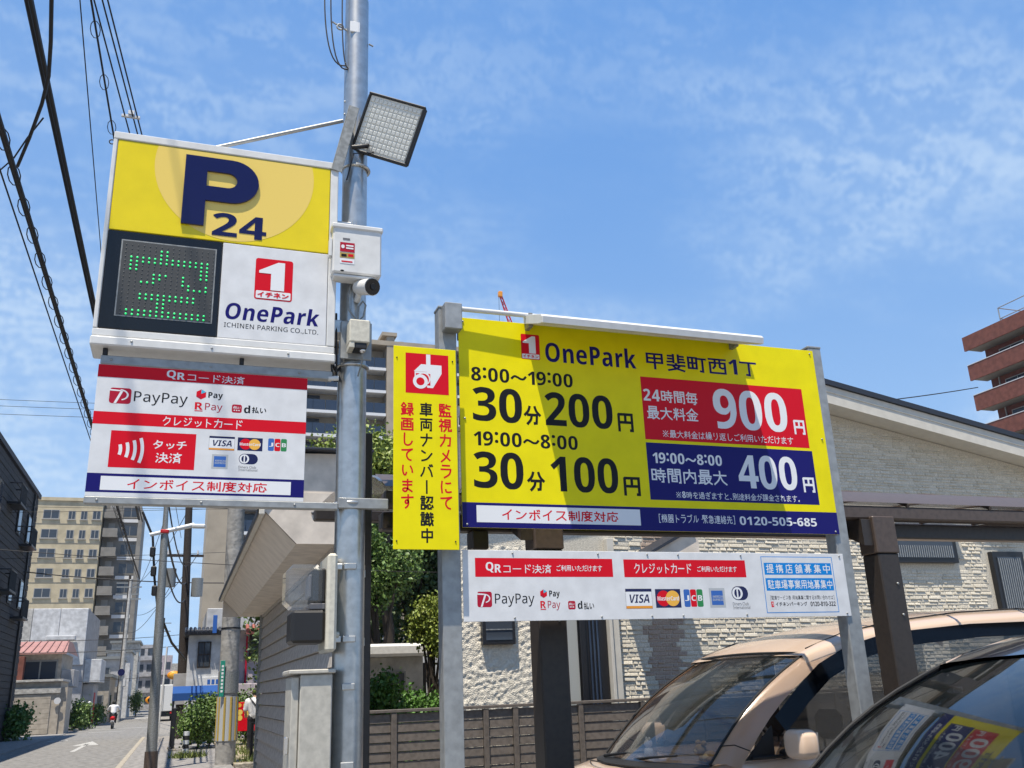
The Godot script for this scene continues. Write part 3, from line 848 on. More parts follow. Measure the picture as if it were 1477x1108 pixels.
func card_row(p: Node3D, r: Dictionary, z: float) -> void:
	var a: Array = r.visa
	var w: float = a[2] - a[0]
	var h: float = a[3] - a[1]
	film(p, "card_mark", "grey_ink", a[0] - w * 0.008, a[1] - h * 0.012, a[2] + w * 0.008, a[3] + h * 0.012, z)
	film(p, "card_face", "white_ink", a[0], a[1], a[2], a[3], z + 0.001)
	film(p, "card_band", "deep_navy", a[0], a[3] - h * 0.14, a[2], a[3], z + 0.002)
	film(p, "card_band", "orange", a[0], a[1], a[2], a[1] + h * 0.13, z + 0.002)
	ink(p, "VISA", "deep_navy", 6.0, a[0] + w * 0.14, a[1] + h * 0.28, a[2] - w * 0.1, a[3] - h * 0.28, z + 0.002, false, 0.18)
	a = r.two
	w = a[2] - a[0]
	h = a[3] - a[1]
	film(p, "card_mark", "deep_navy", a[0], a[1], a[2], a[3], z)
	film_poly(p, "card_disc", "red", circle_pts(a[0] + w * 0.32, a[1] + h * 0.5, h * 0.42, h * 0.42), z + 0.001)
	film_poly(p, "card_disc", "card_gold", circle_pts(a[0] + w * 0.68, a[1] + h * 0.5, h * 0.42, h * 0.42), z + 0.0016)
	ink(p, "MasterCard", "white_ink", 6.0, a[0] + w * 0.08, a[1] + h * 0.38, a[2] - w * 0.08, a[1] + h * 0.62, z + 0.0025)
	a = r.three
	w = a[2] - a[0]
	h = a[3] - a[1]
	var cols := ["card_blue", "red", "card_green"]
	var let := ["J", "C", "B"]
	for k in 3:
		var xa: float = a[0] + w * (0.01 + 0.335 * k)
		var xb: float = xa + w * 0.31
		film_poly(p, "card_mark", cols[k], round_rect(xa, a[1], xb, a[3], w * 0.07), z)
		ink(p, let[k], "white_ink", 6.0, xa + w * 0.05, a[1] + h * 0.34, xb - w * 0.04, a[1] + h * 0.66, z + 0.0015)
	a = r.box
	w = a[2] - a[0]
	h = a[3] - a[1]
	film(p, "card_mark", "card_grey", a[0], a[1], a[2], a[3], z)
	film(p, "card_face", "card_blue", a[0] + w * 0.13, a[1] + h * 0.13, a[2] - w * 0.13, a[3] - h * 0.13, z + 0.001)
	ink(p, "AMERICAN", "card_grey", 5.0, a[0] + w * 0.2, a[1] + h * 0.50, a[2] - w * 0.14, a[1] + h * 0.62, z + 0.002)
	ink(p, "EXPRESS", "card_grey", 5.0, a[0] + w * 0.2, a[1] + h * 0.34, a[2] - w * 0.14, a[1] + h * 0.46, z + 0.002)
	a = r.club
	w = a[2] - a[0]
	h = a[3] - a[1]
	film_poly(p, "card_mark", "deep_navy", round_rect(a[0], a[1], a[2], a[3], h * 0.49), z)
	film_poly(p, "card_disc", "white_ink", circle_pts(a[0] + h * 0.5, a[1] + h * 0.5, h * 0.44, h * 0.44), z + 0.001)
	film_poly(p, "card_disc", "deep_navy", circle_pts(a[0] + h * 0.5, a[1] + h * 0.5, h * 0.27, h * 0.32), z + 0.0018)
	film(p, "card_band", "white_ink", a[0] + h * 0.44, a[1] + h * 0.16, a[0] + h * 0.56, a[1] + h * 0.84, z + 0.0026)
	a = r.clubtext
	h = a[3] - a[1]
	ink(p, "Diners Club", "grey_ink", 4.0, a[0], a[1] + h * 0.52, a[2] - (a[2] - a[0]) * 0.08, a[3], z + 0.0015, false, 0.0, false)
	ink(p, "International", "grey_ink", 4.0, a[0], a[1], a[2], a[1] + h * 0.46, z + 0.0015, false, 0.0, false)

func bolt(p: Node3D, x: float, y: float, z: float, m := "zinc", r := 0.008) -> void:
	var b := MB.new()
	b.ellipsoid(Vector3(x, y, z), Vector3(r, r, r * 0.7), 4, 8)
	part(p, "screw", b, m)

# ---------------------------------------------------------------- the price board on two posts

func build_price_board() -> void:
	var Z := -4.300
	var t := thing("price_board", "large yellow parking price board with time rates on two grey steel posts", "sign", Vector3(2.37, 0, -4.34))
	for e in [[1.165, 1.258, 3.50], [3.466, 3.556, 3.475]]:
		var b := MB.new()
		# a folded channel: web and two flanges, open at the back
		var x0: float = e[0]
		var x1: float = e[1]
		b.cbox(Vector3((x0 + x1) / 2, e[2] / 2, -4.316), Vector3(x1 - x0, e[2], 0.006), 0.002)
		b.cbox(Vector3(x0 + 0.004, e[2] / 2, -4.3595), Vector3(0.008, e[2] - 0.004, 0.080), 0.002)
		b.cbox(Vector3(x1 - 0.004, e[2] / 2, -4.3595), Vector3(0.008, e[2] - 0.004, 0.080), 0.002)
		b.cbox(Vector3(x0 + 0.022, e[2] / 2, -4.402), Vector3(0.028, e[2] - 0.008, 0.005), 0.002)
		b.cbox(Vector3(x1 - 0.022, e[2] / 2, -4.402), Vector3(0.028, e[2] - 0.008, 0.005), 0.002)
		part(t, "post", b, "zinc")
		block(t, "post_cap", x0 - 0.003, e[2] + 0.001, -4.405, x1 + 0.003, e[2] + 0.013, -4.310, "zinc", 0.002)
	for yy in [3.36, 2.90, 2.44]:
		block(t, "rail", 1.27, yy - 0.025, -4.345, 3.455, yy + 0.025, -4.309, "zinc", 0.003)
	face_of[t] = Z
	# faces: main sheet above, navy band below
	block(t, "face_sheet", 1.266, 2.345, -4.306, 3.487, 3.452, Z, "yellow", 0.0012)
	film(t, "navy_band", "navy", 1.2665, 2.3455, 3.4865, 2.470, Z + 0.002)
	film(t, "white_band", "white_ink", 1.340, 2.372, 2.238, 2.456, Z + 0.004)
	ink(t, "インボイス制度対応", "red", 5.5, 1.472, 2.385, 2.110, 2.442, Z + 0.006)
	ink(t, "【機器トラブル・緊急連絡先】", "white_ink", 4.4, 2.347, 2.389, 2.810, 2.437, Z + 0.004)
	ink(t, "0120-505-685", "white_ink", 6.0, 2.840, 2.387, 3.341, 2.434, Z + 0.004)
	number_one_mark(t, 1.612, 3.248, 1.718, 3.391, Z + 0.002)
	ink(t, "OnePark", "navy", 6.0, 1.749, 3.243, 2.290, 3.360, Z + 0.002)
	ink(t, "甲斐町西1丁", "navy", 5.6, 2.353, 3.246, 3.073, 3.352, Z + 0.002)
	ink(t, "8:00~19:00", "ink", 7.0, 1.330, 3.106, 1.899, 3.183, Z + 0.002)
	ink(t, "30", "ink", 6.0, 1.334, 2.889, 1.602, 3.075, Z + 0.002)
	ink(t, "分", "ink", 7.0, 1.609, 2.882, 1.708, 2.991, Z + 0.002)
	ink(t, "200", "ink", 6.0, 1.731, 2.886, 2.121, 3.074, Z + 0.002)
	ink(t, "円", "ink", 7.0, 2.149, 2.877, 2.242, 2.982, Z + 0.002)
	ink(t, "19:00~8:00", "ink", 7.0, 1.335, 2.762, 1.906, 2.838, Z + 0.002)
	ink(t, "30", "ink", 6.0, 1.331, 2.541, 1.595, 2.732, Z + 0.002)
	ink(t, "分", "ink", 7.0, 1.612, 2.533, 1.712, 2.639, Z + 0.002)
	ink(t, "100", "ink", 6.0, 1.745, 2.537, 2.126, 2.726, Z + 0.002)
	ink(t, "円", "ink", 7.0, 2.155, 2.528, 2.253, 2.630, Z + 0.002)
	film(t, "red_panel", "red", 2.307, 2.842, 3.366, 3.201, Z + 0.002)
	ink(t, "24時間毎", "white_ink", 4.8, 2.317, 3.056, 2.655, 3.132, Z + 0.004)
	ink(t, "最大料金", "white_ink", 4.8, 2.330, 2.958, 2.650, 3.035, Z + 0.004)
	ink(t, "900", "white_ink", 6.0, 2.754, 2.928, 3.240, 3.165, Z + 0.004)
	ink(t, "円", "white_ink", 7.0, 3.277, 2.921, 3.352, 3.008, Z + 0.004)
	ink(t, "※最大料金は繰り返しご利用いただけます", "white_ink", 4.0, 2.416, 2.857, 3.260, 2.903, Z + 0.004)
	film(t, "navy_panel", "navy", 2.307, 2.511, 3.379, 2.825, Z + 0.002)
	ink(t, "19:00~8:00", "white_ink", 7.0, 2.341, 2.712, 2.769, 2.772, Z + 0.004)
	ink(t, "時間内最大", "white_ink", 4.8, 2.325, 2.602, 2.790, 2.686, Z + 0.004)
	ink(t, "400", "white_ink", 6.0, 2.866, 2.590, 3.252, 2.784, Z + 0.004)
	ink(t, "円", "white_ink", 7.0, 3.286, 2.581, 3.363, 2.668, Z + 0.004)
	ink(t, "※8時を過ぎますと、別途料金が課金されます。", "white_ink", 4.0, 2.463, 2.522, 3.248, 2.563, Z + 0.004)
	for q in [[1.29, 3.43], [3.46, 3.43], [1.29, 2.90], [3.46, 2.90], [1.29, 2.36], [3.46, 2.36]]:
		bolt(t, q[0], q[1], Z + 0.003, "zinc", 0.006)

	# the long lamp over the board
	var lamp := thing("board_lamp", "long slim white strip lamp on a bar above the yellow price board", "lamp", Vector3(2.3, 3.45, -4.2))
	var bar := MB.new()
	bar.tube([Vector3(1.20, 3.482, -4.26), Vector3(1.66, 3.478, -4.25), Vector3(3.0, 3.476, -4.25)], 0.014, 0.014, 8)
	part(lamp, "bar", bar, "box_white")
	block(lamp, "bar_bracket", 1.178, 3.36, -4.308, 1.27, 3.505, -4.235, "zinc", 0.004)
	var hood := MB.new()
	# a shallow sloped housing, drip edge in front
	var prof := [Vector2(-4.294, 3.482), Vector2(-4.20, 3.462), Vector2(-4.025, 3.395), Vector2(-4.008, 3.378), Vector2(-4.014, 3.345), Vector2(-4.05, 3.352), Vector2(-4.285, 3.442)]
	var g := []
	for x in [1.625, 1.629, 2.936, 2.94]:
		var row := []
		for k in prof.size() + 1:
			var q: Vector2 = prof[k % prof.size()]
			var sh: float = 0.94 if (x == 1.625 or x == 2.94) else 1.0
			row.append(Vector3(x, 3.415 + (q.y - 3.415) * sh, -4.15 + (q.x + 4.15) * sh))
		g.append(row)
	hood.skin(g, true, false)
	for e in [0, 3]:
		for k in range(1, prof.size() - 1):
			if e == 0:
				hood.tri(g[e][0], g[e][k], g[e][k + 1])
			else:
				hood.tri(g[e][0], g[e][k + 1], g[e][k])
	part(lamp, "housing", hood, "box_white")
	var df := MB.new()
	df.cbox(Vector3(2.28, 3.393, -4.155), Vector3(1.24, 0.008, 0.12), 0.003, Basis(Vector3.RIGHT, 0.366))
	part(lamp, "diffuser", df, "lens_panel")
	for x in [1.65, 2.915]:
		block(lamp, "end_bracket", x - 0.012, 3.41, -4.305, x + 0.012, 3.49, -4.235, "steel_dull", 0.002)

	# the white payment board below
	var w := thing("payment_board", "long low white payment board with red strips and card marks under price board", "sign", Vector3(2.37, 1.897, -4.305))
	block(w, "face_sheet", 1.264, 1.897, -4.307, 3.488, 2.236, -4.302, "board_white", 0.0012)
	block(w, "rail", 1.27, 2.04, -4.33, 3.45, 2.09, -4.310, "zinc", 0.003)
	var z2 := -4.3005
	face_of[w] = -4.302
	film(w, "red_strip", "red", 1.326, 2.107, 2.058, 2.198, z2)
	ink(w, "QRコード決済", "white_ink", 4.2, 1.380, 2.124, 1.722, 2.178, z2 + 0.002)
	ink(w, "ご利用いただけます", "white_ink", 5.0, 1.750, 2.134, 1.999, 2.166, z2 + 0.002)
	film(w, "red_strip", "red", 2.121, 2.106, 2.843, 2.196, z2)
	ink(w, "クレジットカード", "white_ink", 4.6, 2.179, 2.124, 2.513, 2.177, z2 + 0.002)
	ink(w, "ご利用いただけます", "white_ink", 5.0, 2.548, 2.133, 2.788, 2.164, z2 + 0.002)
	pay_row(w, {"icon": [1.333, 1.964, 1.407, 2.037], "word": [1.422, 1.965, 1.625, 2.027], "cube": [1.654, 2.003, 1.695, 2.049], "pay1": [1.704, 2.003, 1.760, 2.041], "r": [1.655, 1.949, 1.684, 1.991], "pay2": [1.694, 1.946, 1.760, 1.991], "dbox": [1.802, 1.949, 1.841, 1.990], "d": [1.853, 1.951, 1.878, 1.990], "hara": [1.886, 1.948, 1.941, 1.982]}, z2)
	card_row(w, {"visa": [2.120, 1.950, 2.267, 2.047], "two": [2.288, 1.952, 2.434, 2.046], "three": [2.452, 1.955, 2.566, 2.044], "box": [2.604, 1.950, 2.698, 2.050], "club": [2.740, 1.987, 2.841, 2.059], "clubtext": [2.741, 1.941, 2.845, 1.977]}, z2)
	film(w, "notice_outline", "sky_blue", 2.945, 1.918, 3.409, 2.218, z2)
	film(w, "notice_face", "board_white", 2.949, 1.922, 3.405, 2.214, z2 + 0.001)
	film(w, "blue_strip", "sky_blue", 2.960, 2.120, 3.396, 2.184, z2 + 0.002)
	film(w, "blue_strip", "sky_blue", 2.960, 2.035, 3.396, 2.102, z2 + 0.002)
	var head := "提携店舗募集中"
	for k in head.length():
		ink(w, head[k], "white_ink", 4.6, 2.972 + 0.0615 * k, 2.128, 3.018 + 0.0615 * k, 2.177, z2 + 0.004)
	ink(w, "駐車場事業用地募集中", "white_ink", 4.6, 2.972, 2.043, 3.388, 2.094, z2 + 0.004)
	ink(w, "【駐車サービス券・用地募集に関するお問い合わせは】", "ink", 4.2, 2.977, 1.986, 3.389, 2.010, z2 + 0.002)
	film(w, "notice_mark", "red", 2.978, 1.949, 2.994, 1.978, z2 + 0.002)
	ink(w, "1", "white_ink", 4.0, 2.982, 1.955, 2.990, 1.973, z2 + 0.004)
	ink(w, "イチネンパーキング", "ink", 7.0, 3.006, 1.953, 3.207, 1.976, z2 + 0.002)
	ink(w, "0120-810-322", "ink", 6.0, 3.228, 1.951, 3.392, 1.976, z2 + 0.002)
	for x in [1.52, 1.98, 2.26, 2.44, 2.82, 3.46]:
		for y in [1.912, 2.222]:
			bolt(w, x, y, z2 + 0.001, "zinc", 0.0055)

	# the tall camera notice on the near post
	var c := thing("camera_notice", "tall narrow yellow surveillance notice with red camera pictogram on steel post", "sign", Vector3(1.065, 2.223, -4.225))
	var zc := -4.220
	face_of[c] = zc
	block(c, "face_sheet", 0.906, 2.223, zc - 0.005, 1.226, 3.233, zc, "yellow", 0.0015)
	block(c, "back_rail", 0.93, 2.95, zc - 0.08, 1.20, 2.99, zc - 0.007, "zinc", 0.002)
	block(c, "back_rail", 0.93, 2.40, zc - 0.08, 1.20, 2.44, zc - 0.007, "zinc", 0.002)
	zc += 0.002
	film(c, "red_square", "red", 0.966, 2.990, 1.186, 3.200, zc)
	# pictogram: a boxed camera on a stem
	film(c, "pictogram_stem", "white_ink", 1.071, 3.118, 1.093, 3.198, zc + 0.001)
	film_poly(c, "pictogram_body", "white_ink", [Vector2(1.008, 3.105), Vector2(1.045, 3.144), Vector2(1.150, 3.144), Vector2(1.150, 3.100), Vector2(1.105, 3.022), Vector2(1.075, 3.022), Vector2(1.075, 3.105)], zc + 0.0016)
	film_poly(c, "pictogram_front", "white_ink", [Vector2(1.012, 3.030), Vector2(1.078, 3.030), Vector2(1.078, 3.104), Vector2(1.012, 3.104)], zc + 0.0013)
	film_poly(c, "pictogram_front", "red", [Vector2(1.018, 3.034), Vector2(1.092, 3.034), Vector2(1.092, 3.095), Vector2(1.018, 3.095)], zc + 0.0020)
	film_poly(c, "pictogram_lens", "white_ink", circle_pts(1.058, 3.068, 0.034, 0.034), zc + 0.0024)
	film_poly(c, "pictogram_lens", "red", circle_pts(1.056, 3.066, 0.029, 0.029), zc + 0.0028)
	film_poly(c, "pictogram_lens", "white_ink", circle_pts(1.041, 3.053, 0.038, 0.038), zc + 0.0032)
	film_poly(c, "pictogram_lens", "red", circle_pts(1.041, 3.053, 0.021, 0.021), zc + 0.0036)
	ink(c, "録画しています", "red", 6.2, 0.941, 2.413, 1.008, 2.942, zc, true)
	ink(c, "車両ナンバ|認識中", "ink", 6.2, 1.036, 2.254, 1.103, 2.944, zc, true)
	ink(c, "監視カメラにて", "red", 6.2, 1.131, 2.414, 1.199, 2.944, zc, true)
	for q in [[1.207, 3.17], [1.207, 2.262], [0.922, 3.17], [0.922, 2.262]]:
		bolt(c, q[0], q[1], zc, "ink", 0.004)

# ---------------------------------------------------------------- the steel pole with its boxes and signs

func build_pole_and_signs() -> void:
	var pz := -4.38
	var px := 0.728
	var p := thing("steel_pole", "round galvanised steel pole with clamp bands carrying the parking signs", "pole", Vector3(px, 0, pz))
	var b := MB.new()
	b.tube([Vector3(px + 0.01, 0, pz), Vector3(px, 3.145, pz)], 0.0715, 0.0715, 40)
	part(p, "lower_tube", b, "galvanised")
	b = MB.new()
	b.tube([Vector3(px, 3.146, pz), Vector3(px - 0.008, 5.40, pz)], 0.0665, 0.066, 40)
	part(p, "upper_tube", b, "galvanised")
	for e in [[4.285, 0.0675], [3.150, 0.0725], [2.455, 0.073]]:
		b = MB.new()
		var ring := []
		for k in 33:
			var t := TAU * k / 32
			ring.append(Vector3(px + cos(t) * (e[1] + 0.004), e[0], pz + sin(t) * (e[1] + 0.004)))
		b.tube(ring, 0.009, 0.009, 8, false)
		part(p, "clamp_ring", b, "galvanised")
	for y in [2.155, 1.83, 1.625, 1.30, 0.7]:
		b = MB.new()
		b.tube([Vector3(px + 0.003, y - 0.012, pz), Vector3(px + 0.003, y + 0.012, pz)], 0.0735, 0.0735, 32, false)
		part(p, "strap", b, "galvanised")
		block(p, "strap_buckle", px - 0.035, y - 0.014, pz + 0.070, px + 0.025, y + 0.014, pz + 0.082, "galvanised", 0.003)
	for y in [4.95, 4.70, 4.62]:
		bolt(p, px - 0.068, y, pz + 0.02, "zinc", 0.007)
	block(p, "number_label", px - 0.055, 5.14, pz + 0.055, px + 0.0, 5.21, pz + 0.066, "white_ink", 0.002)
	b = MB.new()
	var eye := []
	for k in 13:
		var t := TAU * k / 12
		eye.append(Vector3(px - 0.105 + cos(t) * 0.018, 5.19 + sin(t) * 0.018, pz + 0.02))
	b.tube(eye, 0.005, 0.005, 6, false)
	b.tube([Vector3(px - 0.15, 5.215, pz + 0.02), Vector3(px - 0.06, 5.17, pz + 0.02)], 0.005, 0.005, 6)
	b.tube([Vector3(px + 0.06, 5.11, pz + 0.02), Vector3(px + 0.085, 5.10, pz + 0.02)], 0.005, 0.005, 6)
	part(p, "eye_bolt", b, "zinc")
	# loose leads hanging from the pole top
	for e in [[-0.20, -0.075, 4.92], [-0.165, -0.06, 4.90], [-0.10, -0.05, 4.91]]:
		b = MB.new()
		var pts := []
		for k in 13:
			var u := k / 12.0
			pts.append(Vector3(px + lerpf(e[0], e[1], u * u), lerpf(5.42, e[2], sin(u * PI * 0.5)) - 0.03 * sin(u * PI), pz + 0.04))
		b.tube(pts, 0.004, 0.004, 6)
		part(p, "lead", b, "cable")

	# diagonal stay from the pole down to the sign box
	var st := thing("stay_bar", "thin grey diagonal stay bar running from pole down to illuminated parking sign", "bracket", Vector3(0.25, 4.24, -4.36))
	b = MB.new()
	b.tube([Vector3(-0.13, 4.235, -4.36), Vector3(0.65, 4.575, -4.36)], 0.011, 0.011, 8)
	part(st, "rod", b, "zinc")
	block(st, "foot", -0.16, 4.228, -4.39, -0.08, 4.245, -4.33, "zinc", 0.003)

	# angled bracket and floodlight
	var fl := thing("floodlight", "square black floodlight with pale ribbed lens tilted down on bracket", "floodlight", Vector3(0.72, 4.25, -4.28))
	b = MB.new()
	var along := Vector3(0.085, 0.40, -0.0).normalized()
	var br := Basis(Vector3(along.y, -along.x, 0), along, Vector3(0, 0, 1))
	b.cbox(Vector3(0.655, 4.405, -4.265), Vector3(0.052, 0.42, 0.006), 0.002, br)
	b.cbox(Vector3(0.627, 4.41, -4.284), Vector3(0.006, 0.42, 0.042), 0.002, br)
	part(fl, "bracket", b, "steel_dull")
	var side := Vector3(0.287, -0.142, 0.14).normalized()
	var upv := Vector3(0.082, 0.304, 0.14)
	upv = (upv - side * upv.dot(side)).normalized()
	var nrm := side.cross(upv)
	var fb := Basis(side, upv, nrm)
	var fc := Vector3(0.868, 4.462, -4.20)
	b = MB.new()
	b.cbox(fc - nrm * 0.022, Vector3(0.335, 0.33, 0.036), 0.01, fb)
	part(fl, "housing", b, "black_plastic")
	for e in [[0, 0.159, 0.335, 0.013], [0, -0.159, 0.335, 0.013], [0.161, 0, 0.013, 0.305], [-0.161, 0, 0.013, 0.305]]:
		b = MB.new()
		b.cbox(fc + side * e[0] + upv * e[1], Vector3(e[2], e[3], 0.018), 0.003, fb)
		part(fl, "bezel", b, "black_plastic")
	b = MB.new()
	b.cbox(fc - nrm * 0.0025, Vector3(0.308, 0.304, 0.004), 0.001, fb)
	part(fl, "lens", b, "lens_panel")
	for k in 10:
		b = MB.new()
		for j in 12:
			b.cbox(fc + upv * (-0.131 + 0.029 * k) + side * (-0.137 + 0.025 * j) + nrm * 0.0012, Vector3(0.021, 0.022, 0.005), 0.002, fb)
		part(fl, "lens_row", b, "lens_panel")
	for k in 7:
		b = MB.new()
		b.cbox(fc - nrm * 0.055 + side * (-0.12 + 0.04 * k), Vector3(0.006, 0.27, 0.03), 0.001, fb)
		part(fl, "cooling_fin", b, "black_plastic")
	b = MB.new()
	b.tube([Vector3(0.69, 4.36, -4.27), Vector3(0.76, 4.36, -4.24), fc - nrm * 0.05 - upv * 0.1 - side * 0.1], 0.012, 0.012, 8)
	part(fl, "arm", b, "black_plastic")
	b = MB.new()
	b.tube([fc - nrm * 0.05 - upv * 0.12 - side * 0.05, Vector3(0.79, 4.33, -4.25), Vector3(0.70, 4.33, -4.28), Vector3(0.67, 4.18, -4.31)], 0.004, 0.004, 6)
	part(fl, "lead", b, "cable")

	build_lit_sign()
	build_panel_left()

	# white control box on the pole
	var wb := thing("control_box", "white plastic control box with small warning stickers clamped on steel pole", "box", Vector3(0.72, 3.58, -4.22))
	block(wb, "case", 0.592, 3.59, -4.30, 0.838, 3.845, -4.20, "box_white", 0.008)
	block(wb, "lid", 0.585, 3.835, -4.305, 0.845, 3.862, -4.192, "box_white", 0.006)
	block(wb, "base_lip", 0.60, 3.572, -4.29, 0.80, 3.588, -4.21, "box_white", 0.004)
	block(wb, "hinge", 0.575, 3.68, -4.25, 0.590, 3.78, -4.21, "box_white", 0.003)
	var zb := -4.1985
	film(wb, "vent", "grey_ink", 0.640, 3.772, 0.676, 3.782, zb)
	film(wb, "sticker", "wine", 0.627, 3.705, 0.700, 3.757, zb)
	for k in 2:
		film(wb, "sticker_mark", "white_ink", 0.657, 3.722 + 0.014 * k, 0.694, 3.730 + 0.014 * k, zb + 0.001)
	film_poly(wb, "sticker_mark", "white_ink", circle_pts(0.641, 3.733, 0.009, 0.011, 8), zb + 0.001)
	film(wb, "sticker", "signal_yellow", 0.627, 3.672, 0.700, 3.700, zb)
	film(wb, "sticker_mark", "ink", 0.634, 3.678, 0.660, 3.692, zb + 0.001)
	film(wb, "sticker_mark", "red", 0.668, 3.680, 0.694, 3.694, zb + 0.001)
	film(wb, "sticker", "white_ink", 0.627, 3.640, 0.700, 3.668, zb)
	film(wb, "sticker_mark", "red", 0.635, 3.648, 0.690, 3.655, zb + 0.001)
	film_poly(wb, "knockout", "ink", circle_pts(0.64, 3.600, 0.010, 0.005, 12), zb)
	block(wb, "clamp", 0.60, 3.87, -4.33, 0.80, 3.905, -4.30, "galvanised", 0.003)
	for x in [0.665, 0.685]:
		b = MB.new()
		b.tube([Vector3(x + 0.04, 3.85, -4.29), Vector3(x + 0.04, 3.93, -4.29)], 0.005, 0.005, 6)
		part(wb, "clamp_bolt", b, "galvanised")

	var cam := thing("security_camera", "white bullet security camera with dark round lens below control box", "camera", Vector3(0.77, 3.45, -4.24))
	b = MB.new()
	var cd := Vector3(0.38, -0.30, 0.87).normalized()
	var c0 := Vector3(0.742, 3.545, -4.26)
	b.tube([c0 - cd * 0.015, c0, c0 + cd * 0.10, c0 + cd * 0.112], 0.036, 0.045, 20)
	part(cam, "body", b, "box_white")
	b = MB.new()
	b.tube([c0 + cd * 0.1125, c0 + cd * 0.120], 0.0425, 0.0405, 20)
	var face := part(cam, "lens_face", b, "black_gloss")
	b = MB.new()
	b.tube([c0 + cd * 0.1205, c0 + cd * 0.125], 0.018, 0.016, 14)
	part(face, "lens", b, "black_plastic")
	b = MB.new()
	b.tube([Vector3(0.735, 3.49, -4.31), Vector3(0.738, 3.51, -4.285), c0], 0.018, 0.014, 10)
	part(cam, "mount", b, "box_white")
	b = MB.new()
	b.tube([Vector3(0.70, 3.58, -4.29), Vector3(0.685, 3.50, -4.28), Vector3(0.69, 3.43, -4.285), Vector3(0.735, 3.37, -4.29), Vector3(0.765, 3.40, -4.285), Vector3(0.775, 3.46, -4.28), Vector3(0.76, 3.48, -4.28), Vector3(0.74, 3.45, -4.28), Vector3(0.735, 3.36, -4.285)], 0.005, 0.005, 6)
	part(cam, "lead", b, "steel_dull")

	var sb := thing("sensor_box", "small ivory sensor box with dark opening beneath the security camera", "box", Vector3(0.73, 3.17, -4.24))
	block(sb, "case", 0.682, 3.225, -4.29, 0.785, 3.345, -4.195, "box_ivory", 0.006)
	block(sb, "dark_opening", 0.712, 3.196, -4.28, 0.768, 3.224, -4.20, "black_plastic", 0.002)
	block(sb, "skirt", 0.683, 3.196, -4.285, 0.709, 3.2245, -4.198, "box_ivory", 0.003)
	b = MB.new()
	b.ellipsoid(Vector3(0.752, 3.194, -4.225), Vector3(0.016, 0.016, 0.016), 6, 10)
	part(sb, "gland", b, "chrome")
	b = MB.new()
	b.tube([Vector3(0.752, 3.19, -4.225), Vector3(0.752, 3.14, -4.235), Vector3(0.742, 3.08, -4.29)], 0.004, 0.004, 6)
	part(sb, "lead", b, "steel_dull")
	block(sb, "back_plate", 0.655, 3.17, -4.306, 0.81, 3.37, -4.294, "zinc", 0.003)

	# leads bundled between sign and pole
	var ld := thing("cable_bundle", "tangle of black leads hanging between parking sign and pole", "cable", Vector3(0.64, 3.05, -4.33))
	var spots := [[0.615, 3.40, 0.60, 3.06, 0.70, 3.22], [0.625, 3.36, 0.585, 3.03, 0.69, 3.14], [0.635, 3.42, 0.63, 3.08, 0.665, 3.10], [0.605, 3.38, 0.61, 3.10, 0.68, 3.18]]
	for e in spots:
		b = MB.new()
		var pts := []
		for k in 15:
			var u := k / 14.0
			var q := Vector2(e[0], e[1]) * (1 - u) * (1 - u) + Vector2(e[2], e[3]) * 2 * u * (1 - u) + Vector2(e[4], e[5]) * u * u
			pts.append(Vector3(q.x, q.y - 0.06 * sin(u * PI), -4.33 + 0.03 * sin(u * 5)))
		b.tube(pts, 0.006, 0.006, 6)
		part(ld, "lead", b, "cable")
	b = MB.new()
	b.tube([Vector3(0.60, 3.065, -4.31), Vector3(0.65, 3.07, -4.31)], 0.012, 0.012, 10)
	part(ld, "connector", b, "box_white")

	# electricity meter on its board
	var mt := thing("electricity_meter", "electricity meter under a clear cover on an ivory board strapped to pole", "meter", Vector3(0.56, 1.69, -4.30))
	block(mt, "board", 0.602, 1.772, -4.44, 0.648, 2.198, -4.18, "box_ivory", 0.012)
	block(mt, "meter_body", 0.545, 1.985, -4.40, 0.601, 2.135, -4.22, "black_plastic", 0.006)
	block(mt, "dial_face", 0.530, 2.01, -4.37, 0.544, 2.11, -4.25, "grey_ink", 0.003)
	b = MB.new()
	b.cbox(Vector3(0.512, 2.058, -4.30), Vector3(0.17, 0.19, 0.20), 0.03)
	part(mt, "clear_cover", b, "clear_cover")
	block(mt, "terminal_cover", 0.455, 1.812, -4.405, 0.601, 1.952, -4.205, "black_plastic", 0.012)
	block(mt, "terminal_block", 0.535, 1.955, -4.39, 0.601, 1.982, -4.22, "grey_ink", 0.003)
	b = MB.new()
	b.tube([Vector3(0.64, 1.85, -4.30), Vector3(0.675, 1.85, -4.31)], 0.014, 0.014, 10)
	part(mt, "knob", b, "box_ivory")
	for y in [2.155, 1.83]:
		block(mt, "strap_arm", 0.649, y - 0.014, -4.33, 0.690, y + 0.014, -4.31, "galvanised", 0.003)

	var cb := thing("steel_cabinet", "tall grey-beige steel cabinet standing against the pole below the meter", "cabinet", Vector3(0.58, 0, -4.36))
	block(cb, "side_panel", 0.505, 0.10, -4.50, 0.643, 1.682, -4.235, "cabinet", 0.005)
	block(cb, "door", 0.470, 0.13, -4.49, 0.503, 1.672, -4.25, "cabinet", 0.004)
	block(cb, "top_cap", 0.455, 1.684, -4.52, 0.655, 1.702, -4.22, "cabinet", 0.004)
	block(cb, "plinth", 0.485, 0.0, -4.49, 0.63, 0.098, -4.25, "concrete", 0.004)
	block(cb, "latch", 0.452, 1.36, -4.31, 0.469, 1.43, -4.28, "chrome", 0.004)

	var rp := thing("brown_pipe", "dark brown square steel post standing right behind the galvanised pole", "post", Vector3(0.86, 0, -4.62))
	block(rp, "shaft", 0.825, 0.0, -4.66, 0.878, 2.88, -4.60, "brown_metal", 0.004)
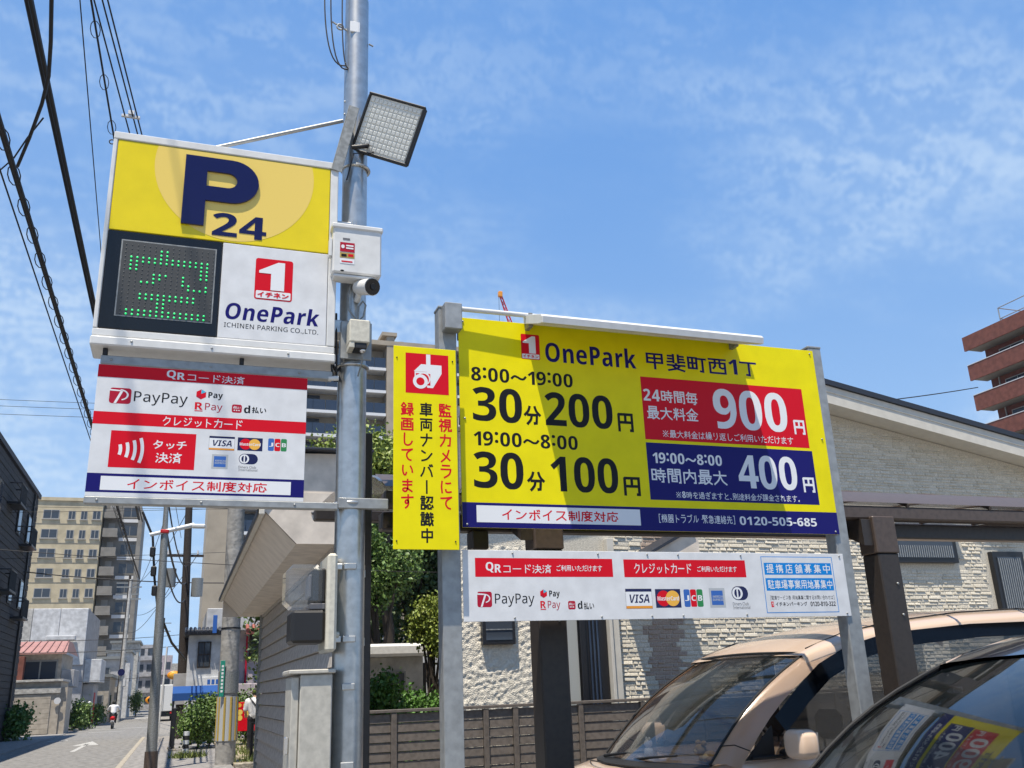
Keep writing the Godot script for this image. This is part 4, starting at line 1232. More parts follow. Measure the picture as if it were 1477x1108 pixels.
	for y in [2.155, 1.83]:
		block(rp, "clip", 0.815, y - 0.02, -4.595, 0.845, y + 0.02, -4.575, "galvanised", 0.003)
		bolt(rp, 0.83, y, -4.572, "zinc", 0.006)

func build_lit_sign() -> void:
	var s := thing("parking_sign", "square yellow and white parking sign box with letter P and green dot display", "sign", Vector3(0.07, 3.13, -4.38))
	var zf := -4.275
	# housing with splayed rim
	var b := MB.new()
	b.cbox(Vector3(0.075, 3.715, -4.385), Vector3(1.05, 1.06, 0.17), 0.006)
	part(s, "housing", b, "box_white")
	var o0 := Vector2(-0.470, 3.182)
	var o1 := Vector2(0.622, 4.252)
	var i0 := Vector2(-0.450, 3.218)
	var i1 := Vector2(0.582, 4.212)
	for e in [[o0.x, o0.y, o1.x, i0.y], [o0.x, i1.y, o1.x, o1.y], [o0.x, i0.y + 0.001, i0.x, i1.y - 0.001], [i1.x, i0.y + 0.001, o1.x, i1.y - 0.001]]:
		block(s, "rim", e[0], e[1], -4.30, e[2], e[3], zf + 0.004, "box_white", 0.004)
	block(s, "drip_tray", -0.475, 3.135, -4.47, 0.627, 3.179, -4.262, "box_white", 0.006)
	block(s, "yellow_face", i0.x + 0.002, 3.722, -4.298, i1.x - 0.002, i1.y - 0.002, zf, "yellow_acrylic", 0.003)
	block(s, "white_face", 0.070, i0.y + 0.002, -4.298, i1.x - 0.002, 3.718, zf, "board_white", 0.003)
	block(s, "display_frame", i0.x + 0.002, i0.y + 0.002, -4.298, 0.066, 3.718, zf + 0.003, "black_gloss", 0.003)
	# printed disc behind the letter, cut by the edge of the face
	var disc := PackedVector2Array()
	for k in 49:
		var t := deg_to_rad(lerpf(166.0, 374.0, k / 48.0))
		var q := Vector2(0.110 + cos(t) * 0.385, 4.115 + sin(t) * 0.385)
		q.y = clampf(q.y, 3.728, i1.y - 0.006)
		disc.append(q)
	film_poly(s, "printed_disc", "peach", Array(disc), zf + 0.0007)
	# raised letter
	b = MB.new()
	b.slab(PackedVector2Array([Vector2(-0.133, 3.792), Vector2(-0.028, 3.792), Vector2(-0.028, 4.172), Vector2(-0.133, 4.172)]), zf + 0.002, zf + 0.014)
	var bowl := PackedVector2Array()
	bowl.append(Vector2(-0.030, 4.172))
	bowl.append(Vector2(0.06, 4.172))
	for k in 17:
		var t := deg_to_rad(lerpf(90, -90, k / 16.0))
		bowl.append(Vector2(0.090 + cos(t) * 0.132, 4.052 + sin(t) * 0.120))
	bowl.append(Vector2(-0.030, 3.932))
	bowl.append(Vector2(-0.030, 4.012))
	for k in 13:
		var t := deg_to_rad(lerpf(-90, 90, k / 12.0))
		bowl.append(Vector2(0.072 + cos(t) * 0.045, 4.054 + sin(t) * 0.042))
	bowl.append(Vector2(-0.030, 4.096))
	b.slab(bowl, zf + 0.002, zf + 0.0136)
	part(s, "raised_letter", b, "deep_navy")
	ink(s, "24", "deep_navy", 6.0, 0.012, 3.752, 0.270, 3.878, zf + 0.0022)
	b = MB.new()
	number_one_mark(s, 0.228, 3.435, 0.408, 3.655, zf + 0.0006)
	ink(s, "OnePark", "navy", 6.0, 0.100, 3.318, 0.545, 3.408, zf + 0.0005, false, 0.13)
	ink(s, "ICHINEN PARKING CO.,LTD.", "ink", 3.0, 0.097, 3.272, 0.541, 3.300, zf + 0.0005, false, 0.0, false)
	# dot display
	var dz := zf + 0.0045
	film(s, "display_rim", "steel_dull", -0.386, 3.284, 0.042, 3.674, dz)
	var face := film(s, "display_face", "display_face", -0.380, 3.290, 0.036, 3.668, dz + 0.001)
	var rows := ["................", "......##........", "......##........", ".##############.", ".##############.", ".##..........##.", ".##..........##.", ".....###..#..##.", ".....##...#.....", "...###....##..#.", "...........####.", "................", "...##########...", "...##########...", "......##........", "......##........", ".##############.", ".##############."]
	var on := MB.new()
	var off := MB.new()
	for j in rows.size():
		for i in 16:
			var at := Vector3(-0.370 + 0.0262 * (i + 0.25), 3.660 - 0.0207 * (j + 0.5), dz + 0.002)
			if rows[j][i] == "#":
				var d := MB.new()
				d.ellipsoid(at, Vector3(0.0052, 0.0052, 0.003), 4, 8)
				var o := part(s, "lit_dot", d, "led")
				o.position = face.position
			else:
				off.ellipsoid(at, Vector3(0.003, 0.003, 0.001), 3, 5)
	var q := part(s, "unlit_dots", off, "led_off")
	q.set_meta("kind", "stuff")
	# arms to the pole
	for y in [3.90, 3.345]:
		block(s, "mounting_arm", 0.600, y - 0.035, -4.42, 0.700, y + 0.035, -4.31, "galvanised", 0.004)
	for e in [[-0.30, 3.16], [0.05, 3.158], [0.40, 3.16]]:
		bolt(s, e[0], e[1], -4.261, "zinc", 0.006)
	b = MB.new()
	var hk := []
	for k in 11:
		var t := deg_to_rad(lerpf(60, 330, k / 10.0))
		hk.append(Vector3(-0.485 + cos(t) * 0.012, 4.235 + sin(t) * 0.012, -4.35))
	b.tube(hk, 0.003, 0.003, 6)
	part(s, "hook", b, "cable")

func build_panel_left() -> void:
	var s := thing("pay_methods_panel", "white payment methods panel with red touch-payment box hung below parking sign", "sign", Vector3(0.03, 2.43, -4.31))
	block(s, "face_sheet", -0.430, 2.450, -4.306, 0.500, 3.056, -4.302, "board_white", 0.001)
	block(s, "top_channel", -0.425, 3.058, -4.345, 0.62, 3.100, -4.300, "zinc", 0.003)
	block(s, "bottom_channel", -0.432, 2.418, -4.345, 0.66, 2.449, -4.298, "zinc", 0.003)
	block(s, "arm", 0.661, 2.425, -4.330, 0.90, 2.475, -4.300, "zinc", 0.003)
	for x in [-0.38, 0.05, 0.46]:
		bolt(s, x, 2.434, -4.297, "zinc", 0.006)
		bolt(s, x, 3.08, -4.299, "zinc", 0.006)
	for x in [-0.42, 0.18]:
		block(s, "hanger", x, 3.101, -4.34, x + 0.02, 3.134, -4.30, "cable", 0.002)
	var z := -4.3005
	face_of[s] = -4.302
	film(s, "red_strip", "red", -0.430, 2.996, 0.500, 3.055, z)
	ink(s, "QRコード決済", "white_ink", 4.2, -0.139, 3.002, 0.207, 3.049, z + 0.0015)
	pay_row(s, {"icon": [-0.373, 2.874, -0.282, 2.948], "word": [-0.270, 2.874, -0.040, 2.937], "cube": [-0.007, 2.920, 0.042, 2.962], "pay1": [0.049, 2.918, 0.114, 2.955], "r": [-0.007, 2.859, 0.028, 2.902], "pay2": [0.038, 2.857, 0.115, 2.901], "dbox": [0.157, 2.862, 0.202, 2.902], "d": [0.212, 2.863, 0.240, 2.901], "hara": [0.248, 2.865, 0.313, 2.895]}, z)
	film(s, "red_strip", "red", -0.430, 2.776, 0.500, 2.834, z)
	ink(s, "クレジットカード", "white_ink", 4.6, -0.140, 2.782, 0.209, 2.826, z + 0.0015)
	film(s, "touch_box", "red", -0.350, 2.581, 0.009, 2.749, z)
	for k in 4:
		film_poly(s, "touch_wave", "white_ink", arc_band(-0.385, 2.662, 0.080 + 0.030 * k, 0.014, -17.0 - 0.8 * k, 17.0 + 0.8 * k, 12, 1.0), z + 0.0015)
	ink(s, "タッチ", "white_ink", 6.0, -0.172, 2.672, -0.030, 2.713, z + 0.0015)
	ink(s, "決済", "white_ink", 5.0, -0.157, 2.608, -0.047, 2.658, z + 0.0015)
	card_row(s, {"visa": [0.067, 2.680, 0.178, 2.744], "two": [0.192, 2.682, 0.304, 2.744], "three": [0.328, 2.686, 0.415, 2.746], "box": [0.083, 2.591, 0.154, 2.659], "club": [0.201, 2.618, 0.286, 2.667], "clubtext": [0.202, 2.585, 0.286, 2.610]}, z)
	film(s, "navy_band", "navy", -0.430, 2.469, 0.500, 2.553, z)
	film(s, "white_band", "white_ink", -0.373, 2.479, 0.440, 2.541, z + 0.001)
	ink(s, "インボイス制度対応", "red", 5.2, -0.264, 2.485, 0.333, 2.533, z + 0.0025)

# ---------------------------------------------------------------- ground, road, pavement

func flat(x0: float, z0: float, x1: float, z1: float, y: float) -> MB:
	var b := MB.new()
	b.quad(Vector3(x0, y, z0), Vector3(x1, y, z0), Vector3(x1, y, z1), Vector3(x0, y, z1))
	return b

func build_ground() -> void:
	structure("ground", flat(-900, 900, 900, -900, -0.004), "lot")
	structure("road", flat(-5.6, 30, -1.25, -260, 0.002), "asphalt")
	structure("side_road", flat(-1.25, -46.0, 30, -52.0, 0.0015), "asphalt")
	var pv := structure("pavement", boxes([[-1.10, -0.05, -8.0, 1.35, 0.10, -45.4]]), "pavement")
	var z := -8.0
	while z > -45.3:
		block(pv, "kerb_stone", -1.252, -0.05, z, -1.102, 0.105 + rng.randf_range(-0.003, 0.003), z - 0.594, "kerb", 0.012)
		z -= 0.60
	for k in 9:
		block(pv, "paving_joint", -1.09, 0.1005, -12.0 - 3.6 * k, 1.34, 0.102, -12.03 - 3.6 * k, "concrete")
	structure("left_pavement", boxes([[-8.1, -0.05, 10, -5.62, 0.02, -70]]), "pavement")
	var ls := MB.new()
	ls.cbox(Vector3(-5.55, 0.06, -82), Vector3(0.16, 0.14, 36), 0.02)
	structure("left_kerb", ls, "kerb")
	# painted marks
	var mk := MB.new()
	for e in [[-5.35, -49.0, -4.5, -49.5], [-4.5, -60.0, -2.6, -60.4], [-6.9, -47.6, -5.9, -48.6]]:
		mk.quad(Vector3(e[0], 0.006, e[1]), Vector3(e[2], 0.006, e[1]), Vector3(e[2], 0.006, e[3]), Vector3(e[0], 0.006, e[3]))
	structure("road_marking", mk, "paint")
	mk = MB.new()
	for e in [[-3.35, -44.0, -3.18, -37.5]]:
		mk.quad(Vector3(e[0], 0.006, e[3]), Vector3(e[2], 0.006, e[3]), Vector3(e[2], 0.006, e[1]), Vector3(e[0], 0.006, e[1]))
	mk.tri(Vector3(-3.75, 0.006, -42.5), Vector3(-2.75, 0.006, -42.5), Vector3(-3.265, 0.006, -46.5))
	structure("road_arrow_marking", mk, "paint")
	for e in [[-5.4, -66, -1.3, -66.5], [-5.4, -100, -1.3, -103]]:
		structure("stop_line_marking", flat(e[0], e[1], e[2], e[3], 0.0066), "paint")
	# open plot beyond the shutter building
	var so := structure("bare_plot", boxes([[1.40, -0.05, -23.0, 9.0, 0.13, -38.0]]), "soil")
	for k in 8:
		block(so, "edging_stone", 1.37 + 0.62 * k, -0.02, -22.85, 1.95 + 0.62 * k, 0.20, -23.05, "kerb", 0.02)
	# grass tufts on the plot and at the pavement edge
	var g := MB.new()
	g.tinted = true
	var spots := []
	for k in 170:
		spots.append(Vector3(rng.randf_range(1.5, 4.5), 0.13, rng.randf_range(-37, -25.5)))
	for k in 40:
		spots.append(Vector3(0.45 + rng.randf_range(-0.3, 0.3), 0.10, rng.randf_range(-28.6, -27.8)))
	for k in 40:
		spots.append(Vector3(2.1 + rng.randf_range(-0.5, 0.6), 0.10, rng.randf_range(-26.4, -24.2)))
	for sp in spots:
		for j in 9:
			var a := rng.randf() * TAU
			var hgt := rng.randf_range(0.07, 0.22)
			var o: Vector3 = sp + Vector3(rng.randfn() * 0.1, 0, rng.randfn() * 0.1)
			var w := Vector3(cos(a), 0, sin(a)) * 0.018
			var f := rng.randf_range(0.7, 1.3)
			g.tint = Color(f, f, f)
			g.tri(o - w, o + w, o + Vector3(rng.randfn() * 0.06, hgt, rng.randfn() * 0.06))
	var go := MeshInstance3D.new()
	go.name = "grass"
	go.mesh = g.done()
	go.material_override = M["grass"]
	go.set_meta("kind", "stuff")
	go.set_meta("label", "short tufts of grass growing on the bare plot and pavement edge")
	go.set_meta("category", "grass")
	add_child(go)

# ---------------------------------------------------------------- far buildings

func window_at(p: Node3D, x0: float, y0: float, x1: float, y1: float, z: float, frame := "window_frame", pane := "window_glass") -> void:
	# frame, recessed pane, sill
	var w := block(p, "window", x0, y0, z, x1, y1, z + 0.05, frame)
	var m := (x0 + x1) / 2
	var t := minf(0.09, (x1 - x0) * 0.08)
	block(w, "pane", x0 + t, y0 + t, z + 0.051, m - t / 2, y1 - t, z + 0.06, pane)
	block(w, "pane", m + t / 2, y0 + t, z + 0.051, x1 - t, y1 - t, z + 0.06, pane)
	block(w, "sill", x0 - 0.1, y0 - 0.12, z, x1 + 0.1, y0 - 0.01, z + 0.16, frame)

func build_far_buildings() -> void:
	# tan apartment block at the end of the street
	var Z := -150.0
	var a := thing("tan_apartment", "tan twelve-storey apartment block with rows of small windows along the street", "building", Vector3(-15, 0, -158))
	part(a, "front_wall", boxes([[-22.3, 0, Z - 16, -12.25, 30.4, Z]]), "apartment_tan")
	block(a, "parapet", -22.5, 30.41, Z - 16.2, -12.1, 30.9, Z + 0.2, "apartment_tan")
	for f in 10:
		var y := 27.7 - 2.86 * f
		if y < 10:
			break
		window_at(a, -20.3, y, -18.1, y + 1.35, Z)
		window_at(a, -16.9, y - 0.05, -15.9, y + 1.25, Z)
		window_at(a, -15.2, y - 0.05, -14.3, y + 1.25, Z)
		block(a, "floor_line", -22.31, y - 0.75, Z, -12.24, y - 0.68, Z + 0.04, "apartment_grey")
	for f in 7:
		var y := 27.7 - 2.86 * f
		window_at(a, -13.6, y, -12.45, y + 1.3, Z)
	# stair wing with open landings
	part(a, "stair_wing", boxes([[-12.1, 0, Z - 18, -6.9, 30.4, Z - 2.2]]), "apartment_grey")
	for f in 11:
		var y := 28.3 - 2.86 * f
		if y < 0:
			break
		block(a, "landing_slab", -12.0, y - 0.25, Z - 2.2, -9.9, y, Z - 0.2, "apartment_grey")
		block(a, "landing_parapet", -12.0, y + 0.01, Z - 0.35, -9.95, y + 1.05, Z - 0.2, "apartment_grey")
		block(a, "landing_door", -11.4, y + 0.05, Z - 2.19, -10.5, y + 2.1, Z - 2.15, "window_frame")
		window_at(a, -9.5, y + 0.2, -7.2, y + 1.8, Z - 2.2, "apartment_grey")
		block(a, "wing_band", -9.8, y - 0.6, Z - 2.2, -6.95, y - 0.1, Z - 2.0, "slab_white")
	block(a, "end_wall", -7.2, 0, Z - 2.21, -6.6, 29.4, Z - 1.0, "apartment_grey")

	# wide modern tower behind the pole
	Z = -90.0
	var t := thing("balcony_tower", "tall modern apartment tower with dark glass balconies and white floor slabs", "building", Vector3(14, 0, -98))
	part(t, "core", boxes([[2.5, 0, Z - 14, 30.0, 36.2, Z - 1.6]]), "tower_tan")
	for e in [[1.7, 3.9, 30.0], [8.9, 9.8, 36.6], [18.55, 19.35, 37.3], [19.9, 20.35, 36.8], [24.6, 25.4, 36.6], [29.6, 30.4, 36.6]]:
		block(t, "pillar", e[0], 0, Z - 1.59, e[1], e[2], Z + 0.25, "tower_tan")
	block(t, "end_bay", 1.7, 0, Z - 12, 2.49, 30, Z - 1.6, "tower_tan")
	for f in 12:
		var y := 33.6 - 2.48 * f
		for e in [[3.95, 8.85], [9.85, 18.5], [20.4, 24.55], [25.45, 29.55]]:
			if e[0] < 9 and y > 29:
				continue
			block(t, "floor_slab", e[0], y - 0.16, Z - 1.55, e[1], y + 0.14, Z + 0.18, "slab_white")
			var n := int(round((e[1] - e[0]) / 1.25))
			var w: float = (e[1] - e[0]) / n
			for k in n:
				block(t, "balcony_panel", e[0] + w * k + 0.03, y + 0.18, Z + 0.02, e[0] + w * (k + 1) - 0.03, y + 1.25, Z + 0.07, "tower_glass")
			for k in maxi(1, int((e[1] - e[0]) / 4.0)):
				var xx: float = e[0] + 4.0 * k + 0.4
				block(t, "glass_door", xx, y + 0.15, Z - 1.59, xx + 1.7, y + 2.15, Z - 1.54, "window_glass")
			block(t, "partition", (e[0] + e[1]) / 2 - 0.05, y + 0.15, Z - 1.5, (e[0] + e[1]) / 2 + 0.05, y + 2.25, Z - 0.1, "slab_white")
	block(t, "roof_slab", 9.0, 36.25, Z - 14, 30.6, 36.75, Z + 0.3, "tower_tan")
	block(t, "roof_slab", 18.0, 37.31, Z - 10, 19.6, 37.7, Z + 0.4, "tower_tan")

	# red brick block, balconies stepping along its side
	var r := thing("red_brick_block", "red-brown brick apartment block with stacked balconies rising above house roof", "building", Vector3(76, 0, -55))
	var X := 70.0
	part(r, "core", boxes([[X + 1.8, 0, -63.6, X + 14, 32.2, -30]]), "red_brick")
	for f in 8:
		var y := 31.0 - 3.0 * f
		block(r, "balcony_slab", X + 0.05, y - 0.25, -64.0, X + 1.79, y, -30.0, "apartment_grey")
		block(r, "balcony_front", X - 0.15, y - 0.3, -64.2, X + 0.045, y + (1.2 if f > 0 else 1.1), -30.0, "red_brick")
		block(r, "balcony_end", X + 0.05, y + 0.01, -64.2, X + 1.79, y + 1.1, -64.05, "red_brick")
		if f > 0:
			for k in 7:
				var wf := block(r, "window", X + 1.74, y + 0.1, -62.0 + 4.4 * k, X + 1.79, y + 2.3, -59.2 + 4.4 * k, "window_frame")
				for j in 2:
					block(wf, "pane", X + 1.72, y + 0.2, -61.9 + 4.4 * k + 1.33 * j, X + 1.735, y + 2.2, -60.65 + 4.4 * k + 1.33 * j, "window_glass")
			for k in 3:
				block(r, "air_unit", X + 0.4, y + 0.02, -58.6 + 8.8 * k, X + 0.75, y + 0.65, -57.8 + 8.8 * k, "slab_white")
				block(r, "drainpipe", X + 1.6, y - 2.9, -62.6 + 8.8 * k, X + 1.7, y - 0.26, -62.5 + 8.8 * k, "window_frame")
			block(r, "white_coping", X - 0.18, y + 1.21, -64.2, X + 0.06, y + 1.27, -30.0, "slab_white")
	block(r, "air_unit", X + 0.3, 22.3, -58.4, X + 0.9, 23.0, -57.4, "slab_white")
	var rail := MB.new()
	for k in 9:
		rail.tube([Vector3(X + 2.2, 32.1, -61.5 + 3.5 * k), Vector3(X + 2.2, 34.4, -61.5 + 3.5 * k)], 0.06, 0.06, 5)
	for y in [34.4, 33.3]:
		rail.tube([Vector3(X + 2.2, y, -61.5), Vector3(X + 2.2, y, -33)], 0.05, 0.05, 5)
		rail.tube([Vector3(X + 2.2, y, -61.5), Vector3(X + 9, y, -61.5)], 0.05, 0.05, 5)
	part(r, "roof_railing", rail, "zinc")

	# crane jib far behind
	var c := thing("tower_crane", "red and white lattice crane jib tip showing above the price board", "crane", Vector3(80, 0, -205))
	var b := MB.new()
	var p0 := Vector3(70.0, 95.0, -200)
	var p1 := Vector3(82.0, 62.0, -203)
	for o in [Vector3(-0.35, 0, 0), Vector3(0.35, 0, 0), Vector3(0, 0, -0.6)]:
		b.tube([p0 + o * 0.8, p1 + o * 3.4], 0.15, 0.20, 5)
	for k in 22:
		var u := k / 22.0
		var q0 := p0.lerp(p1, u)
		var q1 := p0.lerp(p1, u + 0.045)
		var s0 := lerpf(0.6, 3.0, u)
		b.tube([q0 + Vector3(-0.35, 0, 0) * s0, q1 + Vector3(0.35, 0, 0) * s0], 0.06, 0.06, 4)
		b.tube([q0 + Vector3(0.35, 0, 0) * s0, q1 + Vector3(-0.35, 0, 0) * s0], 0.06, 0.06, 4)
	part(c, "jib", b, "red")
	block(c, "jib_head", 69.5, 94.3, -200.5, 70.5, 95.7, -199.5, "orange", 0.1)
	b = MB.new()
	b.tube([Vector3(69.5, 94.6, -199.6), Vector3(69.3, 80, -199.6)], 0.05, 0.05, 4)
	part(c, "hoist_rope", b, "cable")
	block(c, "mast", 81.2, 0, -204.5, 83.2, 64, -202.5, "lamp_red")

# ---------------------------------------------------------------- left side of the street

func build_street_left() -> void:
	# dark grey block beside the street
	var d := thing("dark_grey_block", "dark grey boarded building with small balconies beside the street", "building", Vector3(-12, 0, -40))
	part(d, "core", boxes([[-18.0, 0, -54.1, -7.65, 12.05, -14.0]]), "dark_siding")
	for k in 40:
		block(d, "cladding_board", -7.645, 0.3 * k + 0.01, -54.09, -7.6 - 0.012 * (k % 2), 0.3 * k + 0.285, -14.0, "dark_siding", 0.01)
	block(d, "roof_edge", -18.2, 12.06, -54.3, -7.52, 12.3, -13.8, "roof_dark")
	for e in [[-51.6, 9.5], [-48.6, 9.5], [-51.6, 6.3], [-48.6, 6.3], [-43, 9.5], [-43, 6.3]]:
		var w := block(d, "window", -7.59, e[1] - 0.2, e[0] + 0.5, -7.54, e[1] + 1.2, e[0] - 0.5, "dark_frame")
		block(w, "pane", -7.535, e[1] - 0.1, e[0] + 0.4, -7.525, e[1] + 1.1, e[0] - 0.4, "window_glass")
	for e in [[-50.5, 9.0], [-46.0, 10.2], [-50.5, 5.6], [-46, 6.4]]:
		var rl := MB.new()
		for j in 9:
			rl.tube([Vector3(-7.1, e[1], e[0] - 0.8 + 0.2 * j), Vector3(-7.1, e[1] + 0.85, e[0] - 0.8 + 0.2 * j)], 0.02, 0.02, 4)
		rl.tube([Vector3(-7.58, e[1] + 0.85, e[0] - 0.8), Vector3(-7.1, e[1] + 0.85, e[0] - 0.8), Vector3(-7.1, e[1] + 0.85, e[0] + 0.8), Vector3(-7.58, e[1] + 0.85, e[0] + 0.8)], 0.03, 0.03, 5)
		rl.box(-7.59, e[1] - 0.1, e[0] - 0.85, -7.05, e[1], e[0] + 0.85)
		part(d, "balcony", rl, "dark_frame")
	block(d, "downpipe", -7.59, 0.1, -52.4, -7.5, 11.95, -52.3, "dark_frame")

	# garage in the yard wall
	var g := thing("garage", "low beige garage with a wide shutter door beside the dark building", "garage", Vector3(-7.3, 0, -62))
	part(g, "shell", boxes([[-9.3, 0, -64.0, -6.15, 2.82, -60.2]]), "garage_beige")
	block(g, "lintel", -9.32, 2.2, -60.19, -6.13, 2.5, -60.1, "pale_concrete", 0.01)
	block(g, "cap", -9.4, 2.83, -64.1, -6.05, 2.95, -60.0, "pale_concrete", 0.01)
	for k in 8:
		block(g, "shutter_slat", -9.0, 0.05 + 0.265 * k, -60.19, -6.6, 0.305 + 0.265 * k, -60.15, "garage_beige", 0.01)
	block(g, "side_wall", -6.14, 0, -63.0, -5.8, 2.5, -60.3, "garage_beige")
	var dk := MB.new()
	dk.disc(Vector3(-6.25, 1.78, -60.05), 0.18, 16, 0.04)
	part(g, "round_plate", dk, "slab_white")

	# old house behind the garage
	var h := thing("pink_roof_house", "two-storey old house with faded pink metal roof behind the garage", "house", Vector3(-7.8, 0, -67))
	part(h, "wall", boxes([[-9.6, 0, -71.5, -6.75, 4.6, -65.0]]), "garage_beige")
	var rf := MB.new()
	rf.quad(Vector3(-9.9, 4.62, -64.3), Vector3(-6.45, 4.62, -64.3), Vector3(-6.7, 5.45, -67.5), Vector3(-9.7, 5.45, -67.5))
	rf.quad(Vector3(-9.9, 4.52, -64.3), Vector3(-6.45, 4.52, -64.3), Vector3(-6.45, 4.62, -64.3), Vector3(-9.9, 4.62, -64.3))
	rf.quad(Vector3(-6.45, 4.62, -64.3), Vector3(-6.45, 4.62, -71.6), Vector3(-6.7, 5.45, -70), Vector3(-6.7, 5.45, -67.5))
	rf.quad(Vector3(-9.7, 5.45, -67.5), Vector3(-6.7, 5.45, -67.5), Vector3(-6.7, 5.45, -70), Vector3(-9.7, 5.45, -70))
	var roof := part(h, "roof", rf, "pink_roof")
	for k in 8:
		var sm := MB.new()
		sm.tube([Vector3(-9.75 + 0.44 * k, 4.66, -64.3), Vector3(-9.55 + 0.40 * k, 5.49, -67.5)], 0.04, 0.04, 4)
		part(roof, "roof_seam", sm, "pink_roof")
	window_at(h, -8.9, 3.0, -6.95, 4.2, -65.0, "steel_dull")
	block(h, "red_panel", -9.9, 3.0, -64.6, -8.7, 4.4, -64.0, "red_brick", 0.02)
	block(h, "balcony", -6.74, 2.6, -68.5, -6.0, 3.6, -65.2, "grey_wall", 0.02)
	block(h, "porch_roof", -8.8, 2.9, -64.9, -6.9, 3.02, -63.8, "roof_dark", 0.02)

	# grey-white flat building above it
	var w2 := thing("grey_white_block", "pale grey windowless block with clad panels behind the pink roofed house", "building", Vector3(-8, 0, -80))
	part(w2, "core", boxes([[-13.5, 0, -86, -6.35, 8.1, -75.0]]), "grey_wall")
	for e in [[-13.5, -10.0], [-9.98, -8.2], [-8.18, -6.37]]:
		block(w2, "panel", e[0], 4.2, -74.99, e[1], 8.15, -74.9, "pale_concrete" if e[0] < -12 else "white_wall", 0.03)
	block(w2, "door_hood", -8.9, 5.9, -74.8, -7.0, 6.2, -74.0, "white_wall", 0.03)
	block(w2, "side_stair", -6.34, 3.0, -80, -5.2, 4.6, -75.5, "white_wall", 0.03)
	block(w2, "lower_wall", -6.34, 0, -80, -5.6, 2.9, -76, "grey_wall", 0.03)
	block(w2, "doorway", -5.59, 0.2, -77.5, -5.55, 2.3, -76.5, "wine", 0.01)

	# lower row further on
	var rowx := [[-7.2, -5.3, 3.6, -88, "garage_beige", "small beige house front with flat roof in the far row"], [-7.4, -5.0, 5.4, -97, "grey_wall", "grey two-storey house with white shop blind in the far row"], [-7.0, -4.7, 6.5, -108, "white_wall", "white narrow house standing beyond the utility poles"], [-7.5, -4.5, 8.2, -122, "pale_concrete", "pale concrete house at the far bend of the street"]]
	for e in rowx:
		var o := thing("row_house", e[5], "house", Vector3((e[0] + e[1]) / 2, 0, e[3] - 4), "houses along the far left side")
		part(o, "wall", boxes([[e[0], 0, e[3] - 8, e[1], e[2], e[3]]]), e[4])
		block(o, "roof", e[0] - 0.2, e[2] + 0.01, e[3] - 8.2, e[1] + 0.2, e[2] + 0.25, e[3] + 0.3, "steel_dull")
		for k in int(e[2] / 2.6):
			window_at(o, e[0] + 0.3, 1.1 + 2.5 * k, e[0] + 1.5, 2.2 + 2.5 * k, e[3], "steel_dull")
			var sw := block(o, "window", e[1], 1.1 + 2.5 * k, e[3] - 1.5, e[1] + 0.05, 2.3 + 2.5 * k, e[3] - 3.2, "steel_dull")
			block(sw, "pane", e[1] + 0.051, 1.2 + 2.5 * k, e[3] - 1.6, e[1] + 0.06, 2.2 + 2.5 * k, e[3] - 3.1, "window_glass")
		if e[3] == -97:
			block(o, "shop_blind", e[0], 2.9, e[3] + 0.3, e[1] + 0.6, 3.6, e[3] + 1.4, "slab_white", 0.05)
	# far end across the bend
	var farlist := [[-4.0, -1.0, 9.5, -190, "pink_wall", "pinkish flats closing the street far behind the truck"], [-1.0, 2.2, 7.5, -175, "pale_concrete", "low concrete flats behind the delivery truck"], [2.4, 6.0, 9.0, -180, "grey_wall", "grey flats at the far right of the street end"], [-9.0, -4.2, 12.0, -200, "grey_wall", "grey mid-rise flats behind the stair wing"], [5.0, 11.0, 13.0, -150, "white_wall", "white flats far behind the white shop house"]]
	for e in farlist:
		var o := thing("distant_flats", e[5], "building", Vector3((e[0] + e[1]) / 2, 0, e[3] - 5), "flats closing the street")
		part(o, "wall", boxes([[e[0], 0, e[3] - 10, e[1], e[2], e[3]]]), e[4])
		for f in int(e[2] / 3.0):
			for k in int((e[1] - e[0]) / 1.5):
				var xx: float = e[0] + 0.35 + 1.5 * k
				block(o, "window", xx, 1.0 + 3.0 * f, e[3], xx + 0.9, 2.3 + 3.0 * f, e[3] + 0.05, "window_glass")
			block(o, "balcony_band", e[0], 3.0 * f + 0.05, e[3], e[1], 3.0 * f + 0.7, e[3] + 0.5, e[4])

	# poles on the left
	for e in [[-4.75, -92.0, 12.5, "old_wood", "dark slim utility pole leaning beside the pale concrete utility pole"], [-4.35, -86.0, 11.5, "pale_concrete", "pale concrete utility pole with navy round sign along far kerb"], [-2.1, -128.0, 11.5, "old_wood", "far dark utility pole with crossarms beyond the delivery truck"]]:
		var u := thing("utility_pole", e[4], "utility pole", Vector3(e[0], 0, e[1]), "utility poles along the street")
		var b := MB.new()
		b.tube([Vector3(e[0], 0, e[1]), Vector3(e[0] + 0.1, e[2], e[1])], 0.17, 0.11, 12)
		part(u, "shaft", b, e[3])
		for y in [e[2] - 0.7, e[2] - 1.7]:
			block(u, "crossarm", e[0] - 1.0, y, e[1] - 0.05, e[0] + 1.0, y + 0.1, e[1] + 0.05, "steel_dull")
		if e[1] == -86.0:
			b = MB.new()
			b.disc(Vector3(e[0], 3.9, e[1] + 0.26), 0.28, 16, 0.04)
			part(u, "round_sign", b, "deep_navy")
